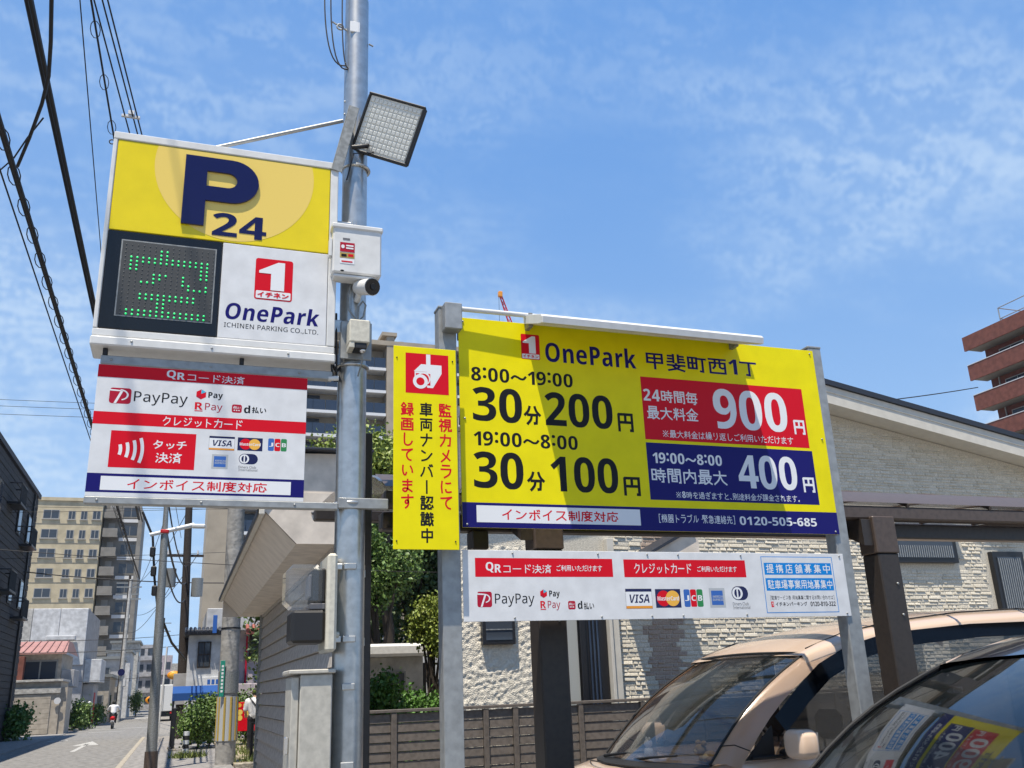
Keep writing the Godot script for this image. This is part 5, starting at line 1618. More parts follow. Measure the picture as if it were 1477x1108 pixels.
	# garden posts with white globes in front of the far row
	for e in [[-5.9, -72.0], [-5.5, -72.5]]:
		var o := thing("globe_light", "dark garden post with white globe lamp along the left kerb", "lamp", Vector3(e[0], 0, e[1]), "garden globe lamps")
		var b := MB.new()
		b.tube([Vector3(e[0], 0, e[1]), Vector3(e[0], 1.45, e[1])], 0.09, 0.09, 8)
		part(o, "post", b, "dark_frame")
		b = MB.new()
		b.ellipsoid(Vector3(e[0], 1.58, e[1]), Vector3(0.13, 0.13, 0.13), 6, 10)
		part(o, "globe", b, "slab_white")

# ---------------------------------------------------------------- right side of the street beyond the shutter building

func build_street_right() -> void:
	# street light
	var s := thing("street_light", "tall grey street light pole with short white lamp arm at kerb", "street light", Vector3(-0.42, 0.1, -24))
	var b := MB.new()
	b.tube([Vector3(-0.42, 0.1, -24), Vector3(-0.52, 5.5, -24)], 0.125, 0.085, 16)
	b.tube([Vector3(-0.52, 5.5, -24), Vector3(-0.53, 6.1, -24), Vector3(-0.62, 6.5, -24)], 0.07, 0.05, 10)
	part(s, "shaft", b, "steel_dull")
	b = MB.new()
	b.tube([Vector3(-0.42, 0.1, -24), Vector3(-0.425, 0.5, -24)], 0.15, 0.145, 16)
	part(s, "base_sleeve", b, "brown_light")
	b = MB.new()
	b.tube([Vector3(-0.85, 5.42, -23.95), Vector3(0.15, 5.68, -23.95)], 0.045, 0.06, 10)
	part(s, "lamp_arm", b, "box_white")
	block(s, "lamp_head", 0.10, 5.60, -24.03, 0.42, 5.70, -23.87, "box_white", 0.03)
	block(s, "clamp", -0.62, 5.46, -24.09, -0.42, 5.55, -23.88, "lamp_red", 0.02)

	# concrete pole with warning stripes
	var cp := thing("concrete_pole", "thick concrete pole with yellow and black stripes and green plate", "utility pole", Vector3(1.24, 0.1, -24.5))
	b = MB.new()
	b.tube([Vector3(1.22, 0.1, -24.5), Vector3(1.14, 7.6, -24.5)], 0.235, 0.205, 24)
	part(cp, "shaft", b, "concrete")
	b = MB.new()
	b.tube([Vector3(1.215, 0.62, -24.5), Vector3(1.205, 1.62, -24.5)], 0.245, 0.242, 24, false)
	var sleeve := part(cp, "stripe_sleeve", b, "card_grey")
	for k in 10:
		var t := TAU * k / 10
		var q := MB.new()
		q.tube([Vector3(1.215 + cos(t) * 0.232, 0.63, -24.5 + sin(t) * 0.232), Vector3(1.205 + cos(t) * 0.229, 1.61, -24.5 + sin(t) * 0.229)], 0.034, 0.034, 6)
		part(sleeve, "stripe", q, "signal_yellow")
	b = MB.new()
	b.tube([Vector3(1.20, 1.70, -24.5), Vector3(1.196, 2.2, -24.5)], 0.245, 0.243, 24, false)
	part(cp, "grey_wrap", b, "steel_dull")
	block(cp, "green_plate", 0.985, 1.62, -24.26, 1.09, 2.45, -24.24, "plate_green", 0.004)
	for k in 8:
		film(cp, "plate_mark", "white_ink", 1.012, 1.72 + 0.082 * k, 1.062, 1.772 + 0.082 * k, -24.236)
	b = MB.new()
	b.tube([Vector3(1.19, 3.2, -24.5), Vector3(1.19, 3.24, -24.5)], 0.235, 0.235, 20, false)
	part(cp, "band", b, "dark_frame")

	# dark timber pole with transformers, further on
	var tp := thing("timber_pole", "dark timber utility pole with transformer cans and crossarms beside blue awning", "utility pole", Vector3(0.2, 0.1, -42))
	b = MB.new()
	b.tube([Vector3(0.28, 0.1, -42), Vector3(-0.05, 11.2, -42)], 0.21, 0.14, 14)
	part(tp, "shaft", b, "old_wood")
	for y in [10.6, 9.6, 7.4]:
		block(tp, "crossarm", -0.85, y, -42.2, 0.75, y + 0.1, -42.1, "old_wood")
		for x in [-0.7, -0.3, 0.5]:
			b = MB.new()
			b.tube([Vector3(x, y + 0.1, -42.15), Vector3(x, y + 0.28, -42.15)], 0.05, 0.03, 8)
			part(tp, "insulator", b, "slab_white")
	for e in [[-0.55, 6.1, -41.8], [0.55, 5.7, -41.8]]:
		b = MB.new()
		b.tube([Vector3(e[0], e[1], e[2]), Vector3(e[0], e[1] + 0.75, e[2])], 0.24, 0.24, 14)
		part(tp, "transformer", b, "steel_dull")
	block(tp, "sign_plate", -0.12, 1.4, -41.76, 0.42, 2.6, -41.74, "grey_wall", 0.01)

	# white shop house with blue awning
	var w := thing("white_shop_house", "white two-storey shop house with wooden windows behind the striped pole", "house", Vector3(1.3, 0, -43))
	part(w, "wall", boxes([[0.36, 0, -48, 2.20, 4.0, -40.0]]), "white_wall")
	block(w, "roof_edge", 0.2, 4.01, -48.2, 2.3, 4.2, -39.7, "roof_dark", 0.02)
	for k in 13:
		b = MB.new()
		b.tube([Vector3(0.25 + 0.16 * k, 4.08, -39.62), Vector3(0.25 + 0.16 * k, 4.30, -40.5)], 0.07, 0.07, 6)
		part(w, "roof_tile", b, "roof_dark")
	for e in [[0.72, 1.22], [1.65, 2.1]]:
		var wn := block(w, "window", e[0], 3.0 - 0.25, -39.99, e[1], 3.75, -39.93, "old_wood", 0.01)
		for k in 2:
			for j in 2:
				var xa: float = e[0] + 0.04 + (e[1] - e[0] - 0.06) / 2 * k
				block(wn, "pane", xa, 2.80 + 0.48 * j, -39.929, xa + (e[1] - e[0] - 0.12) / 2, 3.22 + 0.48 * j, -39.92, "window_glass")
	block(w, "shop_sign", 0.75, 2.02, -39.99, 2.05, 2.40, -39.9, "slab_white", 0.01)
	for k in 5:
		film(w, "sign_mark", "card_blue", 1.15 + 0.16 * k, 2.12, 1.26 + 0.16 * k, 2.30, -39.896)
	block(w, "shutter", 0.78, 0.2, -39.99, 2.1, 1.9, -39.94, "card_grey", 0.01)
	block(w, "upper_storey", 1.0, 4.21, -47.8, 3.9, 5.1, -40.6, "white_wall", 0.02)
	block(w, "blue_banner", 1.22, 4.05, -39.68, 1.38, 4.75, -39.60, "card_blue", 0.01)
	b = MB.new()
	b.quad(Vector3(-0.1, 1.62, -36.0), Vector3(1.5, 1.62, -36.0), Vector3(1.5, 1.95, -37.2), Vector3(-0.1, 1.95, -37.2))
	b.quad(Vector3(-0.1, 1.55, -36.0), Vector3(1.5, 1.55, -36.0), Vector3(1.5, 1.80, -36.0), Vector3(-0.1, 1.80, -36.0))
	b.quad(Vector3(-0.1, 1.80, -36.0), Vector3(1.5, 1.80, -36.0), Vector3(1.5, 2.05, -37.2), Vector3(-0.1, 2.05, -37.2))
	var aw := thing("blue_awning", "small blue awning on black posts in front of white shop house", "awning", Vector3(0.7, 0.1, -36.6))
	part(aw, "canopy", b, "awning_blue")
	for x in [-0.05, 0.5, 0.9]:
		for z in [-36.05, -37.1]:
			block(aw, "post", x - 0.04, 0.1, z - 0.04, x + 0.04, 1.62 if z > -36.5 else 1.9, z + 0.04, "dark_frame")
	var pk := thing("pink_house", "pale pink house with red tiled roof beside the white shop house", "house", Vector3(3.1, 0, -44))
	part(pk, "wall", boxes([[2.22, 0, -49, 4.6, 4.6, -41.0]]), "pink_wall")
	window_at(pk, 2.75, 3.2, 3.75, 4.1, -41.0, "old_wood")
	b = MB.new()
	b.quad(Vector3(2.55, 4.15, -40.2), Vector3(4.8, 4.15, -40.2), Vector3(4.8, 5.2, -42.5), Vector3(2.55, 5.2, -42.5))
	b.quad(Vector3(2.55, 4.02, -40.2), Vector3(4.8, 4.02, -40.2), Vector3(4.8, 4.15, -40.2), Vector3(2.55, 4.15, -40.2))
	var rr := part(pk, "roof", b, "red_roof")
	for k in 9:
		b = MB.new()
		b.tube([Vector3(2.62 + 0.25 * k, 4.19, -40.18), Vector3(2.62 + 0.25 * k, 5.22, -42.5)], 0.085, 0.085, 6)
		part(rr, "tile_row", b, "red_roof")
	block(pk, "downpipe", 2.62, 0.2, -40.99, 2.69, 4.0, -40.92, "wine")
	block(pk, "lower_wall", 2.3, 0, -39.9, 4.6, 2.1, -39.6, "pink_wall", 0.02)

	# striped bollard, black barrier, red notice board
	var z := thing("striped_bollard", "short black and white striped bollard standing in grass tuft", "bollard", Vector3(0.36, 0.1, -28.4))
	for k in 6:
		b = MB.new()
		b.tube([Vector3(0.36, 0.1 + 0.11 * k, -28.4), Vector3(0.36, 0.205 + 0.11 * k, -28.4)], 0.085, 0.085, 14)
		part(z, "band", b, "black_rubber" if k % 2 == 0 else "slab_white")
	var bar := thing("black_barrier", "low black tubular barrier at the pavement edge near the man", "barrier", Vector3(2.05, 0.1, -25.6))
	b = MB.new()
	for x in [1.90, 2.20]:
		b.tube([Vector3(x, 0.1, -25.6), Vector3(x, 0.98, -25.6)], 0.035, 0.035, 8)
	part(bar, "post", b, "dark_frame")
	for y in [0.44, 0.70, 0.95]:
		b = MB.new()
		b.tube([Vector3(1.88, y, -25.6), Vector3(2.22, y, -25.6)], 0.028, 0.028, 8)
		part(bar, "rail", b, "dark_frame")
	for e in [[-0.02, -33.6, "thin black steel post on pavement next to the blue awning"], [0.02, -32.2, "thin black steel post on pavement between bollard and blue awning"]]:
		var pb := thing("black_post", e[2], "post", Vector3(e[0], 0.1, e[1]), "black posts along the pavement")
		block(pb, "shaft", e[0] - 0.05, 0.1, e[1] - 0.05, e[0] + 0.05, 1.35, e[1] + 0.05, "dark_frame", 0.01)
		block(pb, "foot", e[0] - 0.12, 0.1, e[1] - 0.12, e[0] + 0.12, 0.16, e[1] + 0.12, "kerb", 0.01)
	var nb := thing("red_notice_board", "red notice board with pale round marks on a red post", "sign", Vector3(1.95, 0.1, -30.6))
	block(nb, "post", 1.66, 0.1, -30.64, 1.72, 1.45, -30.58, "red", 0.01)
	block(nb, "board", 1.725, 0.62, -30.63, 2.35, 1.45, -30.59, "red", 0.01)
	for e in [[1.86, 1.36, 0.06, "card_gold"], [2.02, 1.36, 0.06, "card_gold"], [1.88, 1.16, 0.08, "peach"], [1.88, 1.0, 0.08, "peach"], [2.1, 1.1, 0.09, "peach"]]:
		film_poly(nb, "printed_mark", e[3], circle_pts(e[0], e[1], e[2], e[2], 14), -30.586)
	# convex mirror and truck, down the street
	var mr := thing("traffic_mirror", "slim white post with two orange rimmed traffic mirrors beside the truck", "traffic mirror", Vector3(-0.55, 0.1, -46))
	b = MB.new()
	b.tube([Vector3(-0.62, 0.0, -46.2), Vector3(-0.50, 3.9, -46.2)], 0.045, 0.04, 8)
	part(mr, "post", b, "slab_white")
	for e in [[-0.95, 1.62, 0.30], [-0.12, 2.65, 0.30]]:
		b = MB.new()
		b.ellipsoid(Vector3(e[0], e[1], -46.1), Vector3(e[2], e[2] * 0.62, 0.05), 8, 16)
		var m1 := part(mr, "mirror_shell", b, "orange")
		b = MB.new()
		b.ellipsoid(Vector3(e[0], e[1], -46.07), Vector3(e[2] * 0.7, e[2] * 0.45, 0.04), 8, 14)
		part(m1, "mirror_face", b, "dark_frame" if e[0] < -0.5 else "card_gold")
	var tr := thing("box_truck", "white box truck standing far down the street", "truck", Vector3(-0.9, 0, -84))
	block(tr, "cargo_box", -1.80, 0.75, -88.0, 0.05, 2.75, -82.0, "box_white", 0.04)
	block(tr, "chassis", -1.70, 0.35, -88.0, -0.05, 0.74, -82.1, "black_plastic", 0.03)
	block(tr, "cab", -1.70, 0.45, -90.2, -0.05, 2.3, -88.1, "box_white", 0.12)
	block(tr, "door_seam", -0.89, 0.80, -82.0, -0.86, 2.7, -81.98, "grey_ink")
	for x in [-1.62, -0.32]:
		block(tr, "tail_lamp", x, 0.55, -82.09, x + 0.2, 0.68, -82.0, "lamp_red", 0.01)
		for zz in [-83.0, -89.2]:
			b = MB.new()
			b.tube([Vector3(x, 0.38, zz), Vector3(x + 0.22, 0.38, zz)], 0.38, 0.38, 16)
			var wh := part(tr, "wheel", b, "black_rubber")
			b = MB.new()
			b.tube([Vector3(x - 0.01, 0.38, zz), Vector3(x + 0.23, 0.38, zz)], 0.18, 0.18, 12)
			part(wh, "rim", b, "steel_dull")

# ---------------------------------------------------------------- the building with the boarded shutter wall

func build_shutter_building() -> void:
	var s := thing("shutter_building", "beige kiosk building with grey corrugated wall and deep boxed eave", "building", Vector3(2.4, 0, -15))
	# the plot is a wedge: narrow at the near end
	var foot := [Vector3(1.66, 0, -10.55), Vector3(1.96, 0, -10.55), Vector3(3.35, 0, -20.3), Vector3(1.66, 0, -20.3)]
	var core := MB.new()
	for k in 4:
		var p: Vector3 = foot[k]
		var q: Vector3 = foot[(k + 1) % 4]
		core.quad(p, q, q + Vector3(0, 4.15, 0), p + Vector3(0, 4.15, 0))
	core.quad(foot[0] + Vector3(0, 4.15, 0), foot[1] + Vector3(0, 4.15, 0), foot[2] + Vector3(0, 4.15, 0), foot[3] + Vector3(0, 4.15, 0))
	part(s, "core", core, "beige_panel")
	var y := 0.16
	var boards := 0
	while y < 3.25:
		var h := 0.196
		var b := MB.new()
		# bevelled lap board leaning out at its foot
		b.quad(Vector3(1.585, y, -10.5), Vector3(1.622, y + h, -10.5), Vector3(1.622, y + h, -20.3), Vector3(1.585, y, -20.3))
		b.quad(Vector3(1.622, y + h, -10.5), Vector3(1.66, y + h, -10.5), Vector3(1.66, y + h, -20.3), Vector3(1.622, y + h, -20.3))
		b.quad(Vector3(1.66, y, -10.5), Vector3(1.585, y, -10.5), Vector3(1.585, y, -20.3), Vector3(1.66, y, -20.3))
		b.quad(Vector3(1.585, y, -10.5), Vector3(1.66, y, -10.5), Vector3(1.66, y + h, -10.5), Vector3(1.622, y + h, -10.5))
		part(s, "wall_board", b, "siding")
		y += 0.214
		boards += 1
	block(s, "corner_post", 1.56, 0.1, -20.42, 1.62, 3.32, -20.31, "steel_dull", 0.004)
	block(s, "base_course", 1.60, 0.0, -20.3, 1.66, 0.15, -10.5, "concrete", 0.004)
	# boxed eave: sloping outer face, level soffit, end face
	var oy := 3.56
	var lo := 3.20
	var b := MB.new()
	b.quad(Vector3(1.16, lo, -20.6), Vector3(1.16, lo, -10.5), Vector3(0.80, oy, -10.5), Vector3(0.80, oy, -20.6))
	part(s, "eave_face", b, "beige_panel")
	b = MB.new()
	b.quad(Vector3(1.66, lo + 0.002, -20.6), Vector3(1.66, lo + 0.002, -10.5), Vector3(1.16, lo, -10.5), Vector3(1.16, lo, -20.6))
	part(s, "soffit", b, "beige_panel")
	b = MB.new()
	b.slab(PackedVector2Array([Vector2(1.16, lo), Vector2(1.98, lo), Vector2(1.98, 3.78), Vector2(0.80, 3.78), Vector2(0.80, oy)]), -10.56, -10.5)
	part(s, "end_face", b, "beige_panel")
	b = MB.new()
	b.slab(PackedVector2Array([Vector2(0.98, 3.782), Vector2(1.98, 3.782), Vector2(1.98, 4.26), Vector2(1.20, 4.24)]), -10.58, -10.51)
	part(s, "gable_panel", b, "beige_panel")
	block(s, "gable_cap", 1.12, 4.262, -20.6, 2.0, 4.29, -10.385, "roof_dark", 0.004)
	b = MB.new()
	b.quad(Vector3(0.72, oy + 0.02, -20.7), Vector3(0.72, oy + 0.02, -10.45), Vector3(1.2, 4.30, -10.45), Vector3(1.2, 4.30, -20.7))
	b.quad(Vector3(0.72, oy - 0.06, -20.7), Vector3(0.72, oy - 0.06, -10.45), Vector3(0.72, oy + 0.02, -10.45), Vector3(0.72, oy + 0.02, -20.7))
	part(s, "roof", b, "roof_dark")
	block(s, "gutter", 0.735, oy - 0.05, -20.7, 0.80, oy + 0.015, -10.44, "fascia", 0.01)
	bolt(s, 1.33, 3.55, -10.49, "grey_ink", 0.022)
	block(s, "far_cap", 0.82, lo, -20.68, 1.66, oy, -20.61, "beige_panel")

# ---------------------------------------------------------------- the clad house

func verge_y(x: float) -> float:
	# underside of the gable verge
	return 5.38 - 0.183 * absf(x - 7.4)

func build_house() -> void:
	var Z := -10.5
	var h := thing("clad_house", "cream house with split-stone cladding and low gable roof behind the carport", "house", Vector3(7.5, 0, -14))
	# the side wall follows a skewed plot line
	var b := MB.new()
	var fr := [Vector3(2.93, 0, Z), Vector3(14.5, 0, Z), Vector3(14.5, verge_y(14.5), Z), Vector3(7.4, verge_y(7.4), Z), Vector3(2.93, verge_y(2.93), Z)]
	var bk := [Vector3(5.1, 0, Z - 7.0), Vector3(14.5, 0, Z - 7.0), Vector3(14.5, verge_y(14.5), Z - 7.0), Vector3(7.4, verge_y(7.4), Z - 7.0), Vector3(5.1, verge_y(5.1), Z - 7.0)]
	for k in range(1, 4):
		b.tri(fr[0], fr[k], fr[k + 1])
		b.tri(bk[0], bk[k + 1], bk[k])
	for k in 5:
		b.quad(fr[k], bk[k], bk[(k + 1) % 5], fr[(k + 1) % 5])
	part(h, "wall", b, "mortar")
	# smooth render on the near bay
	b = MB.new()
	b.slab(PackedVector2Array([Vector2(2.92, 0), Vector2(4.22, 0), Vector2(4.22, verge_y(4.2)), Vector2(2.92, verge_y(2.92))]), Z + 0.001, Z + 0.03)
	part(h, "render_coat", b, "stucco")
	b = MB.new()
	var nx := 90
	var ny := 160
	var nz := FastNoiseLite.new()
	nz.seed = 77; nz.frequency = 11.0; nz.fractal_octaves = 3
	var g := []
	for j in ny:
		var row := []
		for i in nx:
			var x := lerpf(2.925, 4.21, i / float(nx - 1))
			var y := lerpf(0.9, 3.2, j / float(ny - 1))
			row.append(Vector3(x, y, Z + 0.040 + 0.012 * nz.get_noise_2d(x, y * 1.3)))
		g.append(row)
	b.skin(g, true)
	part(h, "render_relief", b, "stucco")
	# split stones
	var holes := [[9.05, 2.98, 10.50, 3.56], [11.02, 0.5, 11.72, 3.25], [4.0, 0.4, 5.02, 2.62]]
	var many := []
	var rest := [MB.new(), MB.new(), MB.new(), MB.new()]
	var shapes := {}
	var rowy := 0.35
	while rowy < 5.3:
		var x := 5.02 + rng.randf() * 0.05
		var rh: float = [0.040, 0.047, 0.055][rng.randi() % 3]
		while x < 14.4:
			var w: float = [0.07, 0.10, 0.13, 0.17, 0.22][rng.randi() % 5]
			var dp: float = [0.006, 0.010, 0.014, 0.019][rng.randi() % 4]
			var skip := rowy + rh > verge_y(x + w) - 0.03 or rowy + rh > verge_y(x) - 0.03
			for o in holes:
				if x + w > o[0] and x < o[2] and rowy + rh > o[1] and rowy < o[3]:
					skip = true
			if not skip:
				var tone := 3 if (x > 5.36 and x + w < 6.0) else rng.randi() % 3
				var near := rowy > 1.75 and rowy < 2.95 and x > 8.7 and x < 11.9
				many.append([x, rowy, w - 0.004, rh - 0.004, dp, tone, near])
			x += w
		rowy += rh
	var placed := 0
	for e in many:
		if e[6] and placed < 300:
			var key := "st %.3f %.3f %.3f" % [e[2], e[3], e[4]]
			if not shapes.has(key):
				var sb := MB.new()
				split_stone(sb, 0, 0, 0, e[2], e[3], e[4])
				shapes[key] = sb.done()
			var o := MeshInstance3D.new()
			o.name = "stone"
			o.mesh = shapes[key]
			o.material_override = M["stone_brown"] if e[5] == 3 else M["stone_%d" % e[5]]
			o.position = Vector3(e[0], e[1], Z) - h.position
			h.add_child(o, true)
			placed += 1
		else:
			split_stone(rest[e[5]], e[0], e[1], Z, e[2], e[3], e[4])
	for k in 4:
		var o := part(h, "stone_cladding", rest[k], "stone_brown" if k == 3 else "stone_%d" % k)
		o.set_meta("kind", "stuff")
	# roof: verge boards, dark sheets, soffit
	var ov := 0.40
	for sgn in [-1.0, 1.0]:
		var x0 := 7.4
		var x1: float = 2.70 if sgn < 0 else 15.2
		var ya := verge_y(x0)
		var yb := verge_y(x1)
		b = MB.new()
		b.slab(PackedVector2Array([Vector2(x0, ya - 0.02), Vector2(x1, yb - 0.02), Vector2(x1, yb + 0.24), Vector2(x0, ya + 0.24)]), Z + ov - 0.03, Z + ov)
		part(h, "verge_board", b, "fascia")
		b = MB.new()
		skew_sheet(b, x0, x1, 2.1 if sgn < 0 else 0.0, 0.245, 0.32, Z - 7.3, Z + ov + 0.04)
		part(h, "roof", b, "roof_dark")
		b = MB.new()
		skew_sheet(b, x0, x1, 2.1 if sgn < 0 else 0.0, 0.01, 0.03, Z - 7.0, Z + ov - 0.031)
		part(h, "soffit", b, "fascia")
		b = MB.new()
		b.slab(PackedVector2Array([Vector2(x0 + 0.02 * sgn, ya + 0.14), Vector2(x1, yb + 0.14), Vector2(x1, yb + 0.155), Vector2(x0 + 0.02 * sgn, ya + 0.155)]), Z + ov, Z + ov + 0.012)
		part(h, "verge_trim", b, "fascia")
	# windows
	var w1 := block(h, "window", 9.12, 3.03, Z, 10.44, 3.52, Z + 0.09, "dark_frame", 0.006)
	block(w1, "pane", 9.20, 3.10, Z + 0.091, 10.36, 3.46, Z + 0.1, "window_glass")
	for k in 30:
		block(w1, "lattice_bar", 9.21 + 0.0385 * k, 3.105, Z + 0.101, 9.222 + 0.0385 * k, 3.27, Z + 0.106, "zinc")
	block(h, "window_hood", 9.02, 3.525, Z + 0.001, 10.52, 3.57, Z + 0.14, "dark_frame", 0.004)
	var w2 := block(h, "window", 11.07, 0.8, Z, 11.66, 3.20, Z + 0.09, "dark_frame", 0.006)
	block(w2, "pane", 11.14, 0.9, Z + 0.091, 11.59, 3.12, Z + 0.1, "window_glass")
	for k in 11:
		block(w2, "lattice_bar", 11.15 + 0.04 * k, 0.9, Z + 0.101, 11.162 + 0.04 * k, 3.1, Z + 0.106, "zinc")
	var w3 := block(h, "window", 3.27, 2.06, Z + 0.031, 3.67, 2.75, Z + 0.12, "dark_frame", 0.006)
	block(w3, "pane", 3.31, 2.11, Z + 0.121, 3.63, 2.71, Z + 0.125, "window_glass")
	for k in 2:
		block(w3, "glazing_bar", 3.31, 2.22 + 0.16 * k, Z + 0.126, 3.63, 2.232 + 0.16 * k, Z + 0.132, "steel_dull")
	# tall sliding window with curtain and jambs
	var w4 := block(h, "sliding_window", 4.24, 0.6, Z, 4.86, 2.6, Z + 0.05, "dark_frame", 0.004)
	block(w4, "curtain", 4.27, 0.65, Z + 0.051, 4.47, 2.55, Z + 0.06, "curtain")
	for k in 3:
		block(w4, "curtain_fold", 4.62 + 0.05 * k, 0.65, Z + 0.051, 4.645 + 0.05 * k, 2.55, Z + 0.07, "tower_glass", 0.006)
	block(w4, "jamb", 4.865, 0.6, Z, 4.905, 2.62, Z + 0.14, "fascia", 0.004)
	block(w4, "stile", 4.49, 0.6, Z + 0.051, 4.56, 2.6, Z + 0.1, "dark_frame", 0.004)
	block(h, "jamb", 4.92, 0.4, Z + 0.001, 5.01, 3.3, Z + 0.10, "fascia", 0.004)
	# small canopy over the bay and a light fitting
	b = MB.new()
	b.slab(PackedVector2Array([Vector2(5.10, 2.98), Vector2(5.86, 2.98), Vector2(5.86, 3.32), Vector2(5.78, 3.32)]), Z + 0.04, Z + 0.7)
	var cn := part(h, "canopy", b, "beige_panel")
	b = MB.new()
	b.slab(PackedVector2Array([Vector2(5.05, 2.985), Vector2(5.08, 2.97), Vector2(5.80, 3.325), Vector2(5.78, 3.36)]), Z + 0.03, Z + 0.74)
	part(cn, "canopy_edge", b, "roof_dark")
	b = MB.new()
	b.tube([Vector3(11.30, 3.46, Z + 0.04), Vector3(11.32, 3.42, Z + 0.14), Vector3(11.42, 3.36, Z + 0.16), Vector3(11.48, 3.40, Z + 0.12)], 0.03, 0.02, 8)
	part(h, "wall_vent", b, "steel_dull")
	block(h, "small_box", 4.05, 1.42, Z + 0.045, 4.22, 1.50, Z + 0.2, "brown_light", 0.004)

# a roof sheet under or over the verge line whose far end is drawn in by skew at the back
func skew_sheet(b: MB, x0: float, x1: float, skew: float, lo: float, hi: float, zb: float, zf: float) -> void:
	var p := [Vector3(x0, verge_y(x0), zf), Vector3(x1, verge_y(x1), zf), Vector3(x1 + skew, verge_y(x1 + skew), zb), Vector3(x0, verge_y(x0), zb)]
	var up := Vector3(0, hi, 0)
	var dn := Vector3(0, lo, 0)
	b.quad(p[0] + up, p[1] + up, p[2] + up, p[3] + up)
	b.quad(p[3] + dn, p[2] + dn, p[1] + dn, p[0] + dn)
	for k in 3:
		b.quad(p[k] + dn, p[k + 1] + dn, p[k + 1] + up, p[k] + up)

func split_stone(b: MB, x: float, y: float, z: float, w: float, hgt: float, d: float) -> void:
	# rough face: two ridge points, edges drawn in
	var e := minf(0.010, hgt * 0.25)
	var p := [Vector3(x, y, z), Vector3(x + w, y, z), Vector3(x + w, y + hgt, z), Vector3(x, y + hgt, z)]
	var q := [Vector3(x + e, y + e, z + d), Vector3(x + w - e, y + e * 0.5, z + d * 0.85), Vector3(x + w - e, y + hgt - e, z + d * 0.45), Vector3(x + e * 1.5, y + hgt - e * 0.7, z + d * 0.6)]
	for k in 4:
		var m := (k + 1) % 4
		b.quad(p[k], p[m], q[m], q[k])
	b.tri(q[0], q[1], q[2])
	b.tri(q[0], q[2], q[3])

func build_fence() -> void:
	var f := thing("slat_fence", "brown horizontal slat fence running between the car park and house", "fence", Vector3(4, 0, -9.5))
	var Z := -9.5
	var posts := [1.30, 2.05, 3.00, 3.32, 4.05, 4.78, 5.55, 6.4, 7.3, 8.2, 9.1]
	for x in posts:
		block(f, "post", x - 0.028, 0, Z - 0.03, x + 0.028, 1.392, Z + 0.03, "fence_brown", 0.004)
	block(f, "top_rail", 1.2, 1.395, Z - 0.035, 9.2, 1.425, Z + 0.035, "fence_brown", 0.004)
	for i in posts.size() - 1:
		for k in 15:
			var y := 1.305 - 0.088 * k
			var b := MB.new()
			var x0: float = posts[i] + 0.03
			var x1: float = posts[i + 1] - 0.03
			b.cbox(Vector3((x0 + x1) / 2, y + 0.036, Z), Vector3(x1 - x0, 0.085, 0.014), 0.003, Basis(Vector3.RIGHT, -0.10))
			part(f, "slat", b, "fence_brown")

# ---------------------------------------------------------------- trees and bushes

func leaf_mass(lobes: Array, n: int, size: float, thin := 0.35) -> MB:
	var b := MB.new()
	b.tinted = true
	var total := 0.0
	for l in lobes:
		total += l[1].x * l[1].y
	for l in lobes:
		var c: Vector3 = l[0]
		var r: Vector3 = l[1]
		var cnt := int(n * l[1].x * l[1].y / total)
		# twigs: leaves gather in small sprays
		var sprays := maxi(6, cnt / 9)
		for s in sprays:
			var d := Vector3(rng.randfn(), rng.randfn(), rng.randfn()).normalized()
			var rad := pow(rng.randf(), thin)
			var o := c + d * r * rad * rng.randf_range(0.82, 1.12)
			var lean := (d + Vector3(rng.randfn(), rng.randfn() + 0.3, rng.randfn()) * 0.5).normalized()
			var f := rng.randf_range(0.72, 1.25)
			for k in 9:
				var at := o + Vector3(rng.randfn(), rng.randfn(), rng.randfn()) * size * 1.25
				var a := (lean + Vector3(rng.randfn(), rng.randfn(), rng.randfn()) * 0.7).normalized()
				var u := a.cross(Vector3(rng.randfn(), rng.randfn(), rng.randfn())).normalized()
				var v := a.cross(u)
				var L := size * rng.randf_range(0.7, 1.3)
				var W := L * 0.36
				var g := f * rng.randf_range(0.8, 1.2)
				b.tint = Color(g * rng.randf_range(0.9, 1.15), g, g * rng.randf_range(0.8, 1.1))
				var tip := at + u * L
				var mid := at + u * L * 0.5 + a * L * 0.1
				b.tri(at, mid + v * W, tip)
				b.tri(at, tip, mid - v * W)
	return b

func tree(called: String, label: String, cat: String, at: Vector3, lobes: Array, n: int, size: float, m: String, group := "") -> Node3D:
	var t := thing(called, label, cat, at, group)
	var top: Vector3 = at
	for l in lobes:
		if l[0].y > top.y:
			top = l[0]
	var b := MB.new()
	var thick := clampf((top.y - at.y) * 0.028, 0.02, 0.2)
	b.tube([at, at.lerp(Vector3(at.x, top.y, at.z), 0.4) + Vector3(0.06, 0, 0.03), Vector3(lerpf(at.x, top.x, 0.6), lerpf(at.y, top.y, 0.85), lerpf(at.z, top.z, 0.6))], thick, thick * 0.4, 10)
	for l in lobes:
		var s := Vector3(at.x, lerpf(at.y, l[0].y, 0.45), at.z)
		b.tube([s, s.lerp(l[0], 0.5) + Vector3(0, 0.15, 0), l[0]], thick * 0.45, thick * 0.12, 6)
	part(t, "trunk", b, "bark")
	part(t, "crown", leaf_mass(lobes, n, size), m)
	return t

func lobes_in(c: Vector3, r: Vector3, n: int, k := 0.5) -> Array:
	var out := []
	for i in n:
		var d := Vector3(rng.randfn(), rng.randfn(), rng.randfn()).normalized() * pow(rng.randf(), 0.4)
		out.append([c + d * r * 0.72, r * k * rng.randf_range(0.75, 1.15)])
	return out

